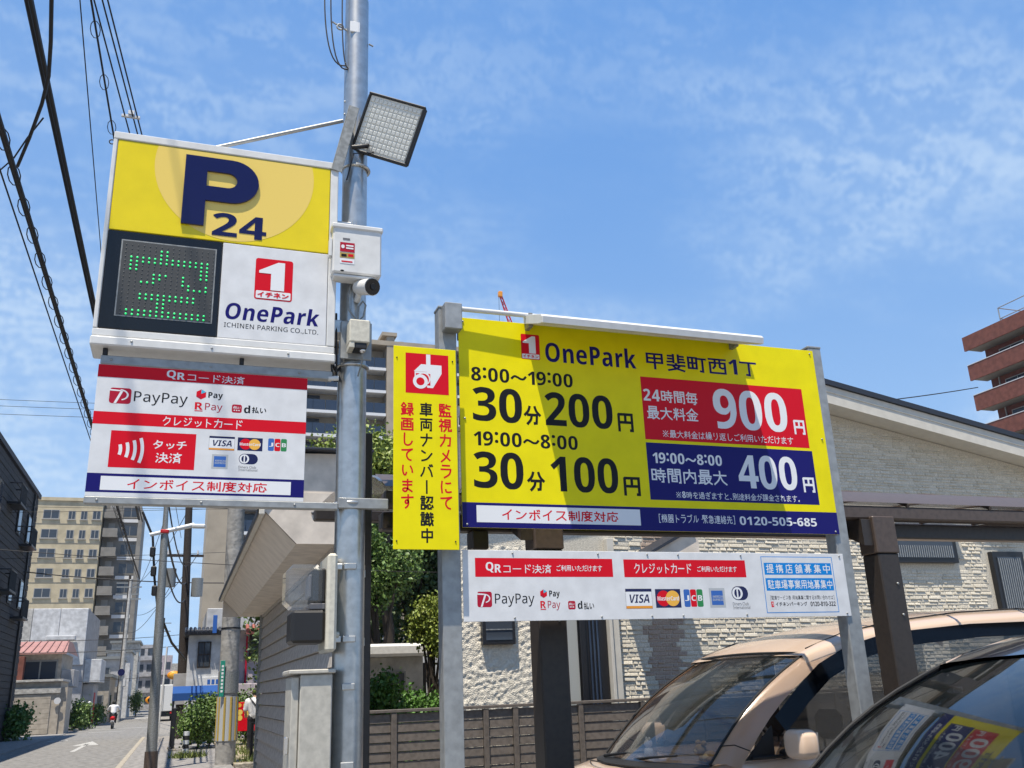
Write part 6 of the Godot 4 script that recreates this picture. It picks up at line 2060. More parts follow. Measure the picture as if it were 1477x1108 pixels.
func build_trees() -> void:
	tree("broadleaf_tree", "sunlit yellow-green broadleaf tree behind the galvanised pole", "tree", Vector3(5.2, 0, -25), lobes_in(Vector3(4.9, 7.2, -25), Vector3(1.9, 1.3, 1.5), 10), 15000, 0.12, "leaf_bright", "trees behind the shed")
	tree("broadleaf_tree", "mid-green rounded tree crown showing just above the small white shed", "tree", Vector3(4.3, 0, -21.5), lobes_in(Vector3(4.2, 4.3, -21.5), Vector3(0.95, 1.05, 0.9), 8), 9000, 0.10, "leaf_mid", "trees behind the shed")
	tree("broadleaf_tree", "pale tree tip rising above the beige shutter building", "tree", Vector3(3.2, 0, -24.5), lobes_in(Vector3(3.0, 7.0, -24.5), Vector3(1.2, 1.0, 1.0), 7), 8000, 0.11, "leaf_bright", "trees behind the shed")
	for e in [[6.6, 5.2, -27.0, 2.6, 3.6, "large dark evergreen tree filling the gap behind the white shed"], [4.4, 4.8, -30.0, 2.8, 3.4, "dark evergreen tree furthest behind the galvanised pole"], [9.5, 5.0, -26.0, 2.8, 3.6, "dark evergreen tree behind the roof of the clad house"]]:
		tree("evergreen_tree", e[5], "tree", Vector3(e[0], 0, e[2]), lobes_in(Vector3(e[0], e[1], e[2]), Vector3(e[3], e[4], 1.6), 14, 0.45), 26000, 0.15, "leaf_dark", "dark evergreens behind the house")
	tree("glossy_shrub_tree", "small bright glossy-leaved tree beside the grey price board post", "tree", Vector3(3.35, 0, -13), lobes_in(Vector3(3.42, 2.42, -13), Vector3(0.34, 0.52, 0.3), 8, 0.55), 5200, 0.055, "leaf_bright")
	tree("leafy_bush", "bright green leafy bush just behind the left end of slat fence", "bush", Vector3(2.15, 0, -11.5), lobes_in(Vector3(2.35, 1.25, -11.5), Vector3(0.50, 0.55, 0.4), 9, 0.5), 9000, 0.055, "leaf_bush", "bushes behind the fence")
	tree("leafy_bush", "rounder green bush behind slat fence next to the price board post", "bush", Vector3(3.0, 0, -11.8), lobes_in(Vector3(3.0, 1.22, -11.8), Vector3(0.42, 0.48, 0.4), 8, 0.5), 7000, 0.055, "leaf_bush", "bushes behind the fence")
	# small shed between the trees
	var s := thing("small_shed", "small cream shed with pale metal roof edge in front of dark trees", "shed", Vector3(3.7, 0, -19))
	part(s, "wall", boxes([[2.6, 0, -20.5, 4.50, 2.22, -18.2]]), "pale_concrete")
	block(s, "roof_edge", 2.5, 2.225, -20.7, 4.62, 2.46, -17.95, "box_white", 0.05)
	block(s, "downpipe", 4.52, 0.2, -18.3, 4.58, 2.1, -18.24, "dark_frame", 0.01)
	window_at(s, 3.75, 1.45, 4.15, 1.95, -18.2, "steel_dull")
	var w := thing("white_outbuilding", "white wall of an outbuilding glimpsed behind the shed", "building", Vector3(5.3, 0, -22))
	part(w, "wall", boxes([[4.75, 0, -23, 6.4, 2.35, -20.4]]), "white_wall")
	block(w, "railing", 4.7, 1.75, -20.3, 5.6, 1.80, -20.25, "dark_frame")
	# street planting
	tree("street_bush", "dark green bush at the foot of the dark grey building", "bush", Vector3(-7.15, 0, -52.6), lobes_in(Vector3(-7.15, 0.95, -52.4), Vector3(0.85, 0.8, 0.8), 7, 0.5), 2600, 0.16, "leaf_bush")
	for e in [[1.15, 1.05, -33.8, 0.95, 0.75, "rounded green bush under the blue awning"], [2.25, 1.15, -33.2, 0.85, 0.95, "taller green bush behind the striped concrete pole"], [0.75, 0.7, -32.6, 0.5, 0.5, "low pale bush beside the black posts"]]:
		tree("plot_bush", e[5], "bush", Vector3(e[0], 0.1, e[2]), lobes_in(Vector3(e[0], e[1], e[2]), Vector3(e[3], e[4], 0.6), 8, 0.5), 4000, 0.10, "leaf_mid", "bushes on the open plot")
	for e in [[-5.85, 0.9, -66.0, 0.45, 0.9, "upright green shrub beside the garage side wall"], [-5.6, 0.8, -69.5, 0.5, 0.8, "dark shrub in front of the pink roofed house"], [-5.5, 0.75, -78, 0.6, 0.7, "garden shrub along the far left kerb"], [-1.0, 1.6, -118, 1.0, 1.5, "green tree beyond the white truck"], [-3.9, 1.4, -112, 0.8, 1.2, "green shrub at the bend of the street"]]:
		tree("kerb_shrub", e[5], "shrub", Vector3(e[0], 0, e[2]), lobes_in(Vector3(e[0], e[1], e[2]), Vector3(e[3], e[4], 0.5), 6, 0.5), 1500, 0.16, "leaf_mid", "shrubs along the street")
	tree("climbing_leaves", "few bright leaves poking out beside the boarded wall", "plant", Vector3(1.9, 0.1, -21.0), [[Vector3(1.68, 2.15, -21.0), Vector3(0.16, 0.3, 0.15)], [Vector3(1.85, 1.6, -21.1), Vector3(0.15, 0.3, 0.15)]], 260, 0.09, "leaf_bright")
	tree("climbing_leaves", "dark leaves under the far end of the boxed eave", "plant", Vector3(2.3, 0.1, -22.0), [[Vector3(1.62, 3.52, -21.9), Vector3(0.42, 0.14, 0.2)]], 500, 0.11, "leaf_mid")

# ---------------------------------------------------------------- carport

func build_carport() -> void:
	var c := thing("carport", "dark brown aluminium carport with curved smoked roof panels over the van", "carport", Vector3(4.5, 0, -6.3))
	for x in [1.894, 4.198, 7.82]:
		block(c, "post", x - 0.081, 0, -4.895, x + 0.081, 2.31, -4.742, "brown_metal", 0.008)
		block(c, "post_head", x - 0.086, 2.311, -4.90, x + 0.086, 2.544, -4.737, "brown_light", 0.006)
		var b := MB.new()
		b.slab(PackedVector2Array([Vector2(-4.76, 2.36), Vector2(-4.76, 2.525), Vector2(-5.37, 2.78), Vector2(-6.17, 2.90), Vector2(-7.57, 3.01), Vector2(-7.57, 2.93), Vector2(-5.97, 2.79), Vector2(-5.17, 2.55)]), -0.04, 0.04)
		var o := part(c, "roof_arm", b, "brown_metal")
		# outline drawn as (z, height): stand it across the roof
		o.basis = Basis(Vector3(0, 0, 1), Vector3(0, 1, 0), Vector3(-1, 0, 0))
		o.position = Vector3(x - 0.12, 0, 0) - c.position
		bolt(c, x + 0.03, 2.12, -4.738, "zinc", 0.009)
		bolt(c, x + 0.035, 1.93, -4.738, "zinc", 0.009)
	block(c, "front_beam", 0.975, 2.530, -4.865, 8.6, 2.616, -4.77, "brown_light", 0.01)
	block(c, "lower_beam", 0.99, 2.430, -5.0, 8.6, 2.528, -4.905, "brown_metal", 0.008)
	block(c, "hanging_bracket", 1.49, 2.325, -4.98, 1.585, 2.428, -4.87, "brown_metal", 0.006)
	block(c, "rear_beam", 0.975, 2.95, -7.67, 8.6, 3.04, -7.57, "brown_metal", 0.01)
	var prof := [Vector2(-4.765, 2.618), Vector2(-4.885, 2.68), Vector2(-5.065, 2.75), Vector2(-5.315, 2.82), Vector2(-5.665, 2.88), Vector2(-6.165, 2.94), Vector2(-6.765, 3.0), Vector2(-7.615, 3.05)]
	# solid front edge sheet over the panels' feet
	var fs := MB.new()
	var edge := []
	for k in 3:
		edge.append([Vector3(0.98, prof[k].y + 0.020, prof[k].x + 0.004), Vector3(8.6, prof[k].y + 0.020, prof[k].x + 0.004)])
	fs.skin(edge, true)
	part(c, "front_edge_sheet", fs, "brown_light")
	var n := 11
	for k in n:
		var xa := 0.985 + 0.692 * k
		var xb := xa + 0.678
		var b := MB.new()
		var g := []
		for q in prof:
			g.append([Vector3(xa, q.y, q.x), Vector3(xb, q.y, q.x)])
		b.skin(g, true)
		part(c, "roof_panel", b, "smoked_panel")
		b = MB.new()
		var rib := []
		for q in prof:
			rib.append(Vector3(xb + 0.008, q.y + 0.004, q.x))
		b.tube(rib, 0.013, 0.013, 6)
		part(c, "roof_rib", b, "brown_light")

# ---------------------------------------------------------------- cars (noses to -x)

# lower body: stations [x, half width, belt height, crown, sill height] skinned into one shell
func car_shell(stations: Array, zc: float) -> MB:
	var b := MB.new()
	var g := []
	for s in stations:
		var hw: float = s[1]
		var by: float = s[2]
		var lo: float = s[4]
		var row := []
		var half := [[1.0, lo], [1.01, lerpf(lo, by, 0.25)], [1.0, lerpf(lo, by, 0.55)], [0.985, lerpf(lo, by, 0.85)], [0.95, by - 0.012], [0.90, by], [0.6, by + s[3] * 0.65], [0.0, by + s[3]]]
		for h in half:
			row.append(Vector3(s[0], h[1], zc + hw * h[0]))
		for k in range(half.size() - 2, -1, -1):
			row.append(Vector3(s[0], half[k][1], zc - hw * half[k][0]))
		g.append(row)
	b.skin(g, false)
	var m: int = g.size() - 1
	for e in [0, m]:
		for k in range(1, g[e].size() - 1):
			if e == 0:
				b.tri(g[e][0], g[e][k], g[e][k + 1])
			else:
				b.tri(g[e][0], g[e][k + 1], g[e][k])
	return b

# bowed pane between two edges given at the centre and at the sides
func bowed(x_lo: float, y_lo: float, hw_lo: float, x_hi: float, y_hi: float, hw_hi: float, zc: float, bow_lo: float, bow_hi: float, belly: float, push := 0.0) -> Array:
	var g := []
	for i in 9:
		var u := i / 8.0
		var row := []
		for j in 17:
			var v := j / 8.0 - 1.0
			var x := lerpf(x_lo, x_hi, u) - lerpf(bow_lo, bow_hi, u) * (1.0 - v * v) - belly * sin(u * PI)
			var y := lerpf(y_lo, y_hi, u) + belly * sin(u * PI) + 0.02 * (1.0 - v * v) * u
			row.append(Vector3(x - push * 0.6, y + push * 0.8, zc + v * lerpf(hw_lo, hw_hi, u)))
		g.append(row)
	return g

func wheel(p: Node3D, x: float, z: float, r: float, side: float) -> void:
	var b := MB.new()
	b.tube([Vector3(x, r, z - 0.08 * side), Vector3(x, r, z + 0.08 * side)], r, r, 24)
	var w := part(p, "wheel", b, "black_rubber")
	b = MB.new()
	b.tube([Vector3(x, r, z + 0.07 * side), Vector3(x, r, z + 0.09 * side)], r * 0.64, r * 0.58, 20)
	part(w, "rim", b, "card_grey")

func roof_skin(st: Array, zc: float, drop := 0.055) -> MB:
	# st: [x, edge height, half width, crown]
	var b := MB.new()
	var g := []
	for s in st:
		var hw: float = s[2]
		var y: float = s[1]
		var row := []
		var half := [[1.0, y - drop], [0.995, y - 0.02], [0.965, y + 0.008], [0.88, y + s[3] * 0.45], [0.6, y + s[3] * 0.8], [0.3, y + s[3] * 0.95], [0.0, y + s[3]]]
		for h in half:
			row.append(Vector3(s[0], h[1], zc + hw * h[0]))
		for k in range(half.size() - 2, -1, -1):
			row.append(Vector3(s[0], half[k][1], zc - hw * half[k][0]))
		g.append(row)
	b.skin(g, false)
	var g2 := []
	for r in g:
		var row := []
		for q in r:
			row.append(q - Vector3(0, 0.022, 0))
		g2.append(row)
	b.skin(g2, true)
	return b

func strip(pts_a: Array, pts_b: Array) -> MB:
	var b := MB.new()
	b.skin([pts_a, pts_b], false)
	b.skin([pts_a, pts_b], true)
	return b

func side_pane(p: Node3D, called: String, pts: Array, z: float, m: String, th := 0.006) -> MeshInstance3D:
	var b := MB.new()
	b.slab(PackedVector2Array(pts), z - th / 2, z + th / 2)
	return part(p, called, b, m)

func seat(p: Node3D, x: float, z: float, y := 1.0) -> void:
	var b := MB.new()
	b.cbox(Vector3(x, y - 0.30, z), Vector3(0.16, 0.62, 0.48), 0.06, Basis(Vector3(0, 0, 1), -0.15))
	b.cbox(Vector3(x - 0.25, y - 0.56, z), Vector3(0.5, 0.15, 0.48), 0.05)
	b.cbox(Vector3(x + 0.06, y + 0.16, z), Vector3(0.10, 0.2, 0.27), 0.045)
	b.tube([Vector3(x + 0.05, y, z - 0.07), Vector3(x + 0.06, y + 0.12, z - 0.07)], 0.008, 0.008, 6)
	b.tube([Vector3(x + 0.05, y, z + 0.07), Vector3(x + 0.06, y + 0.12, z + 0.07)], 0.008, 0.008, 6)
	part(p, "seat", b, "seat_dark")

func steering(p: Node3D, c: Vector3, r: float) -> void:
	var b := MB.new()
	var ring := []
	for k in 25:
		var t := TAU * k / 24
		ring.append(c + Vector3(0.35 * sin(t) * r, 0.92 * sin(t) * r, cos(t) * r))
	b.tube(ring, 0.014, 0.014, 7, false)
	for k in 3:
		var t := TAU * k / 3 + PI / 2
		b.tube([c, c + Vector3(0.35 * sin(t) * r, 0.92 * sin(t) * r, cos(t) * r)], 0.02, 0.012, 6)
	b.tube([c, c + Vector3(-0.25, -0.14, 0)], 0.03, 0.03, 8)
	part(p, "steering_wheel", b, "dash_dark")

func mirror_pod(b: MB, c: Vector3, r: Vector3) -> void:
	# a softly squared shell
	var g := []
	for i in 13:
		var a := PI * i / 12 - PI / 2
		var row := []
		for j in 25:
			var t := TAU * j / 24
			var f := func(x: float) -> float: return signf(x) * pow(absf(x), 0.55)
			row.append(c + Vector3(f.call(cos(a)) * f.call(cos(t)) * r.x, f.call(sin(a)) * r.y, f.call(cos(a)) * f.call(sin(t)) * r.z))
		g.append(row)
	b.skin(g, false)

func build_pale_van() -> void:
	var zc := -6.2
	var v := thing("pale_van", "pale beige tall van parked under the carport with plush toys inside", "van", Vector3(4.6, 0, zc))
	var sh := car_shell([[2.50, 0.60, 0.74, 0.02, 0.30], [2.54, 0.72, 0.86, 0.05, 0.26], [2.70, 0.81, 0.96, 0.05, 0.24], [3.05, 0.83, 1.05, 0.035, 0.24], [3.40, 0.835, 1.09, 0.0, 0.24], [4.2, 0.835, 1.12, 0.0, 0.24], [5.6, 0.835, 1.13, 0.0, 0.24], [6.45, 0.79, 1.13, 0.0, 0.26], [6.62, 0.74, 1.10, 0.0, 0.32]], zc)
	part(v, "body", sh, "van_paint")
	# roof from windscreen top to tail
	part(v, "roof", roof_skin([[3.97, 1.716, 0.770, 0.020], [4.02, 1.742, 0.775, 0.030], [4.15, 1.778, 0.782, 0.055], [4.36, 1.828, 0.788, 0.075], [4.80, 1.888, 0.79, 0.09], [5.4, 1.938, 0.79, 0.095], [6.0, 1.962, 0.79, 0.09], [6.45, 1.945, 0.78, 0.08], [6.60, 1.87, 0.76, 0.05]], zc), "van_paint")
	for sd in [-1.0, 1.0]:
		var ln := MB.new()
		var pts := []
		for e in [[4.05, 1.775], [4.36, 1.87], [4.80, 1.945], [5.4, 2.0], [6.0, 2.022], [6.45, 2.0]]:
			pts.append(Vector3(e[0], e[1] - 0.006, zc + sd * 0.68))
		ln.tube(pts, 0.006, 0.006, 5)
		part(v, "roof_seam", ln, "black_rubber")
	# windscreen: bottom edge low and forward in the middle
	for q in [0.0, -0.006]:
		var b := MB.new()
		b.skin(bowed(3.18, 1.085, 0.775, 4.06, 1.742, 0.705, zc, 0.20, 0.07, 0.045, q), true)
		part(v, "windscreen" if q == 0.0 else "windscreen_inner_ply", b, "windscreen")
	# black ceramic border at the top of the glass and wiper tray
	var tb := MB.new()
	var rowa := []
	var rowb := []
	for j in 17:
		var t := j / 8.0 - 1.0
		rowa.append(Vector3(3.21 - 0.21 * (1.0 - t * t), 1.088, zc + t * 0.77))
		rowb.append(Vector3(3.10 - 0.22 * (1.0 - t * t), 1.058 + 0.012 * (1.0 - t * t), zc + t * 0.785))
	tb.skin([rowa, rowb], false)
	part(v, "wiper_tray", tb, "black_plastic")
	for e in [[-0.45, 0.05], [0.05, 0.52]]:
		var wp := MB.new()
		wp.tube([Vector3(3.01, 1.09, zc + e[0]), Vector3(3.0, 1.115, zc + (e[0] + e[1]) / 2), Vector3(3.08, 1.135, zc + e[1])], 0.012, 0.007, 6)
		part(v, "wiper", wp, "black_plastic")
	var hs := MB.new()
	var hrow := []
	for j in 13:
		var t := j / 6.0 - 1.0
		hrow.append(Vector3(3.02 - 0.20 * (1.0 - t * t), 1.047 + 0.03 * (1.0 - t * t), zc + t * 0.73))
	hs.tube(hrow, 0.005, 0.005, 5)
	part(v, "bonnet_seam", hs, "black_rubber")
	hs = MB.new()
	hrow = []
	for j in 13:
		var t := j / 6.0 - 1.0
		hrow.append(Vector3(4.02 - 0.065 * (1.0 - t * t), 1.738 + 0.022 * (1.0 - t * t), zc + t * 0.70))
	hs.tube(hrow, 0.010, 0.010, 6)
	part(v, "glass_seal", hs, "black_rubber")
	# pillars
	for sd in [-1.0, 1.0]:
		var outer := []
		var inner := []
		for k in 9:
			var u := k / 8.0
			var cx := lerpf(3.19, 4.09, u) - 0.05 * sin(u * PI)
			var cy := lerpf(1.075, 1.748, u) + 0.045 * sin(u * PI)
			inner.append(Vector3(cx - 0.02, cy + 0.012, zc + sd * lerpf(0.768, 0.700, u)))
			outer.append(Vector3(cx + lerpf(0.16, 0.10, u), cy - lerpf(0.02, 0.028, u), zc + sd * lerpf(0.825, 0.785, u)))
		var b := MB.new()
		var ridge := []
		for k in 9:
			ridge.append((inner[k] + outer[k]) / 2 + Vector3(-0.012, 0.022, sd * 0.014))
		b.skin([inner, ridge, outer], sd < 0)
		b.skin([inner, ridge, outer], sd > 0)
		part(v, "front_pillar", b, "van_paint")
		var sl := MB.new()
		sl.tube(inner, 0.009, 0.009, 6)
		part(v, "glass_seal", sl, "black_rubber")
		sl = MB.new()
		sl.tube([inner[1] + Vector3(0, 0.004, sd * 0.006), ridge[1] + Vector3(0, 0.002, 0), outer[1] + Vector3(0, 0.001, sd * 0.002)], 0.0035, 0.0035, 5)
		part(v, "panel_seam", sl, "black_rubber")
		# quarter trim, side glass and visor
		var zz: float = zc + sd * 0.808
		side_pane(v, "quarter_trim", [Vector2(3.40, 1.10), Vector2(3.62, 1.10), Vector2(3.62, 1.30)], zz, "black_plastic", 0.01)
		side_pane(v, "front_side_glass", [Vector2(3.63, 1.12), Vector2(4.68, 1.13), Vector2(4.68, 1.80), Vector2(4.30, 1.735), Vector2(4.02, 1.62)], zc + sd * 0.80, "tinted_glass")
		side_pane(v, "centre_pillar", [Vector2(4.685, 1.13), Vector2(4.80, 1.13), Vector2(4.80, 1.84), Vector2(4.685, 1.82)], zz, "black_plastic", 0.012)
		side_pane(v, "rear_side_glass", [Vector2(4.805, 1.13), Vector2(6.40, 1.13), Vector2(6.40, 1.88), Vector2(5.4, 1.88), Vector2(4.805, 1.84)], zc + sd * 0.80, "tinted_glass")
		var vis := MB.new()
		var va := []
		var vb := []
		for e in [[3.66, 1.33], [3.86, 1.505], [4.05, 1.645], [4.30, 1.755], [4.55, 1.812], [4.80, 1.845], [5.4, 1.885], [6.3, 1.90]]:
			va.append(Vector3(e[0], e[1] + 0.02, zc + sd * 0.80))
			vb.append(Vector3(e[0] + 0.05, e[1] - 0.075, zc + sd * 0.84))
		vis.skin([va, vb], false)
		vis.skin([va, vb], true)
		part(v, "window_visor", vis, "black_gloss")
		# mirror
		var mi := MB.new()
		mirror_pod(mi, Vector3(3.70, 1.19, zc + sd * 0.99), Vector3(0.075, 0.09, 0.11))
		var mo := part(v, "door_mirror", mi, "van_paint")
		mi = MB.new()
		mi.cbox(Vector3(3.768, 1.19, zc + sd * 0.99), Vector3(0.006, 0.14, 0.17), 0.002)
		part(mo, "mirror_glass", mi, "chrome")
		mi = MB.new()
		mi.tube([Vector3(3.70, 1.12, zc + sd * 0.78), Vector3(3.70, 1.14, zc + sd * 0.88)], 0.03, 0.03, 8)
		part(mo, "mirror_arm", mi, "black_plastic")
		var bl := MB.new()
		bl.tube([Vector3(3.45, 1.112, zc + sd * 0.822), Vector3(6.4, 1.14, zc + sd * 0.822)], 0.012, 0.012, 6)
		part(v, "belt_moulding", bl, "black_rubber")
		side_pane(v, "door_seam", [Vector2(4.73, 0.4), Vector2(4.737, 0.4), Vector2(4.737, 1.1), Vector2(4.73, 1.1)], zc + sd * 0.842, "black_rubber", 0.006)
		var hd := MB.new()
		hd.cbox(Vector3(4.55, 0.98, zc + sd * 0.846), Vector3(0.17, 0.035, 0.03), 0.012)
		part(v, "door_handle", hd, "van_paint")
		wheel(v, 3.05, zc + sd * 0.70, 0.29, sd)
		wheel(v, 5.75, zc + sd * 0.70, 0.29, sd)
		var hl := MB.new()
		hl.ellipsoid(Vector3(2.56, 0.78, zc + sd * 0.58), Vector3(0.08, 0.09, 0.15), 8, 12)
		part(v, "headlight", hl, "clear_cover")
	var rg := MB.new()
	rg.skin(bowed(6.60, 1.13, 0.70, 6.58, 1.84, 0.66, zc, -0.03, -0.03, 0.0), false)
	part(v, "rear_window", rg, "tinted_glass")
	# inside
	block(v, "dashboard", 3.16, 0.95, zc - 0.70, 3.62, 1.075, zc + 0.70, "dash_dark", 0.04)
	steering(v, Vector3(3.80, 1.10, zc + 0.32), 0.18)
	for z in [zc - 0.35, zc + 0.35]:
		seat(v, 4.35, z, 1.10)
	block(v, "rear_bench", 5.3, 0.6, zc - 0.65, 5.5, 1.25, zc + 0.65, "seat_dark", 0.06)
	var mr := MB.new()
	mr.cbox(Vector3(4.0, 1.60, zc), Vector3(0.03, 0.07, 0.22), 0.012)
	part(v, "inner_mirror", mr, "black_plastic")
	# plush toys on the dashboard
	var t1 := thing("plush_toy", "cream and brown plush bear slumped on the van dashboard", "toy", Vector3(3.30, 1.08, -5.62))
	var b := MB.new()
	b.ellipsoid(Vector3(3.30, 1.115, -5.64), Vector3(0.045, 0.04, 0.06), 8, 12)
	b.ellipsoid(Vector3(3.265, 1.155, -5.70), Vector3(0.042, 0.04, 0.046), 8, 12)
	for e in [[3.275, 1.20, -5.735], [3.275, 1.198, -5.665], [3.255, 1.105, -5.58], [3.30, 1.105, -5.56], [3.245, 1.11, -5.66]]:
		b.ellipsoid(Vector3(e[0], e[1], e[2]), Vector3(0.021, 0.019, 0.021), 6, 10)
	part(t1, "body", b, "plush_brown")
	b = MB.new()
	b.ellipsoid(Vector3(3.238, 1.150, -5.70), Vector3(0.022, 0.018, 0.024), 6, 10)
	b.ellipsoid(Vector3(3.268, 1.112, -5.635), Vector3(0.028, 0.026, 0.036), 6, 10)
	part(t1, "pale_patch", b, "plush_cream")
	b = MB.new()
	for e in [[3.229, 1.163, -5.715], [3.229, 1.163, -5.685], [3.217, 1.152, -5.70]]:
		b.ellipsoid(Vector3(e[0], e[1], e[2]), Vector3(0.005, 0.005, 0.005), 4, 6)
	part(t1, "eyes_and_nose", b, "ink")
	var t2 := thing("plush_toy", "small white plush toy at the far side of the van dashboard", "toy", Vector3(3.22, 1.08, -6.35))
	b = MB.new()
	b.ellipsoid(Vector3(3.22, 1.115, -6.35), Vector3(0.036, 0.04, 0.04), 8, 10)
	b.ellipsoid(Vector3(3.22, 1.175, -6.35), Vector3(0.03, 0.03, 0.032), 8, 10)
	b.ellipsoid(Vector3(3.22, 1.205, -6.372), Vector3(0.01, 0.014, 0.01), 6, 8)
	b.ellipsoid(Vector3(3.22, 1.205, -6.328), Vector3(0.01, 0.014, 0.01), 6, 8)
	part(t2, "body", b, "slab_white")

func build_navy_car() -> void:
	var zc := -2.84
	var v := thing("navy_car", "black-navy car whose windscreen mirrors the yellow price board", "car", Vector3(3.8, 0, zc))
	var hw := 0.78
	part(v, "body", car_shell([[1.62, 0.58, 0.66, 0.02, 0.28], [1.68, 0.70, 0.80, 0.04, 0.24], [1.85, 0.76, 0.90, 0.05, 0.22], [2.20, 0.785, 0.985, 0.03, 0.22], [2.50, 0.79, 1.03, 0.0, 0.22], [3.4, 0.79, 1.05, 0.0, 0.22], [4.8, 0.79, 1.06, 0.0, 0.22], [5.1, 0.74, 1.04, 0.0, 0.3]], zc), "navy_paint")
	part(v, "roof", roof_skin([[3.30, 1.612, 0.70, 0.035], [3.45, 1.655, 0.712, 0.05], [3.70, 1.70, 0.72, 0.06], [4.1, 1.742, 0.722, 0.065], [4.6, 1.735, 0.72, 0.06], [5.0, 1.68, 0.70, 0.05]], zc), "navy_paint")
	for q in [0.0, -0.006]:
		var b := MB.new()
		b.skin(bowed(2.34, 1.00, 0.735, 3.34, 1.612, 0.665, zc, 0.16, 0.08, 0.06, q), true)
		part(v, "windscreen" if q == 0.0 else "windscreen_inner_ply", b, "windscreen_dark")
	for sd in [-1.0, 1.0]:
		var inner := []
		var outer := []
		var ridge := []
		for k in 9:
			var u := k / 8.0
			var cx := lerpf(2.34, 3.34, u) - 0.06 * sin(u * PI)
			var cy := lerpf(0.995, 1.618, u) + 0.06 * sin(u * PI)
			inner.append(Vector3(cx - 0.01, cy + 0.004, zc + sd * lerpf(0.735, 0.668, u)))
			ridge.append(Vector3(cx + 0.015, cy + 0.010, zc + sd * lerpf(0.765, 0.70, u)))
			outer.append(Vector3(cx + 0.07, cy - 0.015, zc + sd * lerpf(0.785, 0.715, u)))
		var b := MB.new()
		b.skin([inner, ridge, outer], sd < 0)
		b.skin([inner, ridge, outer], sd > 0)
		part(v, "front_pillar", b, "navy_paint")
		var rb := MB.new()
		rb.tube(ridge, 0.007, 0.007, 6)
		part(v, "glass_seal", rb, "black_rubber")
		side_pane(v, "front_side_glass", [Vector2(2.62, 1.05), Vector2(3.75, 1.06), Vector2(3.75, 1.66), Vector2(3.40, 1.60)], zc + sd * 0.745, "tinted_glass")
		side_pane(v, "centre_pillar", [Vector2(3.755, 1.06), Vector2(3.86, 1.06), Vector2(3.86, 1.68), Vector2(3.755, 1.665)], zc + sd * 0.75, "black_plastic", 0.012)
		side_pane(v, "rear_side_glass", [Vector2(3.865, 1.06), Vector2(4.85, 1.06), Vector2(4.75, 1.67), Vector2(3.865, 1.68)], zc + sd * 0.745, "tinted_glass")
		var mi := MB.new()
		mirror_pod(mi, Vector3(2.75, 1.12, zc + sd * 0.92), Vector3(0.07, 0.075, 0.10))
		var mo := part(v, "door_mirror", mi, "navy_paint")
		mi = MB.new()
		mi.cbox(Vector3(2.813, 1.12, zc + sd * 0.92), Vector3(0.006, 0.11, 0.15), 0.002)
		part(mo, "mirror_glass", mi, "chrome")
		wheel(v, 2.25, zc + sd * 0.69, 0.29, sd)
		wheel(v, 4.55, zc + sd * 0.69, 0.29, sd)
		var hl := MB.new()
		hl.ellipsoid(Vector3(1.70, 0.72, zc + sd * 0.55), Vector3(0.08, 0.09, 0.16), 8, 12)
		part(v, "headlight", hl, "clear_cover")
	var rg := MB.new()
	rg.skin(bowed(5.08, 1.05, 0.68, 5.0, 1.64, 0.64, zc, -0.03, -0.03, 0.0), false)
	part(v, "rear_window", rg, "tinted_glass")
	block(v, "dashboard", 2.30, 0.86, zc - 0.68, 2.85, 0.985, zc + 0.68, "dash_dark", 0.04)
	steering(v, Vector3(3.0, 1.0, zc + 0.34), 0.18)
	for z in [zc - 0.35, zc + 0.35]:
		seat(v, 3.6, z, 1.02)
	block(v, "inspection_sticker", 3.20, 1.50, -3.36, 3.206, 1.525, -3.31, "slab_white")
	# papers and wire rack lying on the dashboard
	var r := thing("wire_rack", "small chrome wire rack with folded papers on the navy car dashboard", "rack", Vector3(2.55, 0.99, -2.75))
	for k in 4:
		var w := MB.new()
		w.tube([Vector3(2.50, 1.10 + 0.02 * k, -3.02), Vector3(2.53, 1.10 + 0.02 * k, -2.45)], 0.003, 0.003, 5)
		part(r, "wire", w, "chrome")
	for k in 10:
		var w := MB.new()
		w.tube([Vector3(2.50 + 0.003 * k, 0.99, -3.0 + 0.058 * k), Vector3(2.50 + 0.003 * k, 1.165, -3.0 + 0.058 * k)], 0.0025, 0.0025, 5)
		part(r, "wire", w, "chrome")
	var pp := MB.new()
	pp.cbox(Vector3(2.56, 1.13, -2.66), Vector3(0.004, 0.22, 0.30), 0.0, Basis(Vector3(1, 0, 0), 0.1) * Basis(Vector3(0, 0, 1), -0.15))
	part(r, "paper", pp, "paper")
	pp = MB.new()
	pp.cbox(Vector3(2.53, 1.12, -3.0), Vector3(0.03, 0.05, 0.06), 0.004)
	part(r, "tag", pp, "plush_cream")

# ---------------------------------------------------------------- overhead wires

func wire(label: String, pts: Array, r: float, cat := "cable", group := "overhead cables") -> Node3D:
	var t := thing("overhead_cable", label, cat, pts[0], group)
	var b := MB.new()
	b.tube(pts, r, r, 6)
	part(t, "strand", b, "cable")
	return t

func hang(a: Vector3, c: Vector3, sag: float, n := 14) -> Array:
	var out := []
	for k in n + 1:
		var u := float(k) / n
		out.append(a.lerp(c, u) - Vector3(0, sag * 4 * u * (1 - u), 0))
	return out

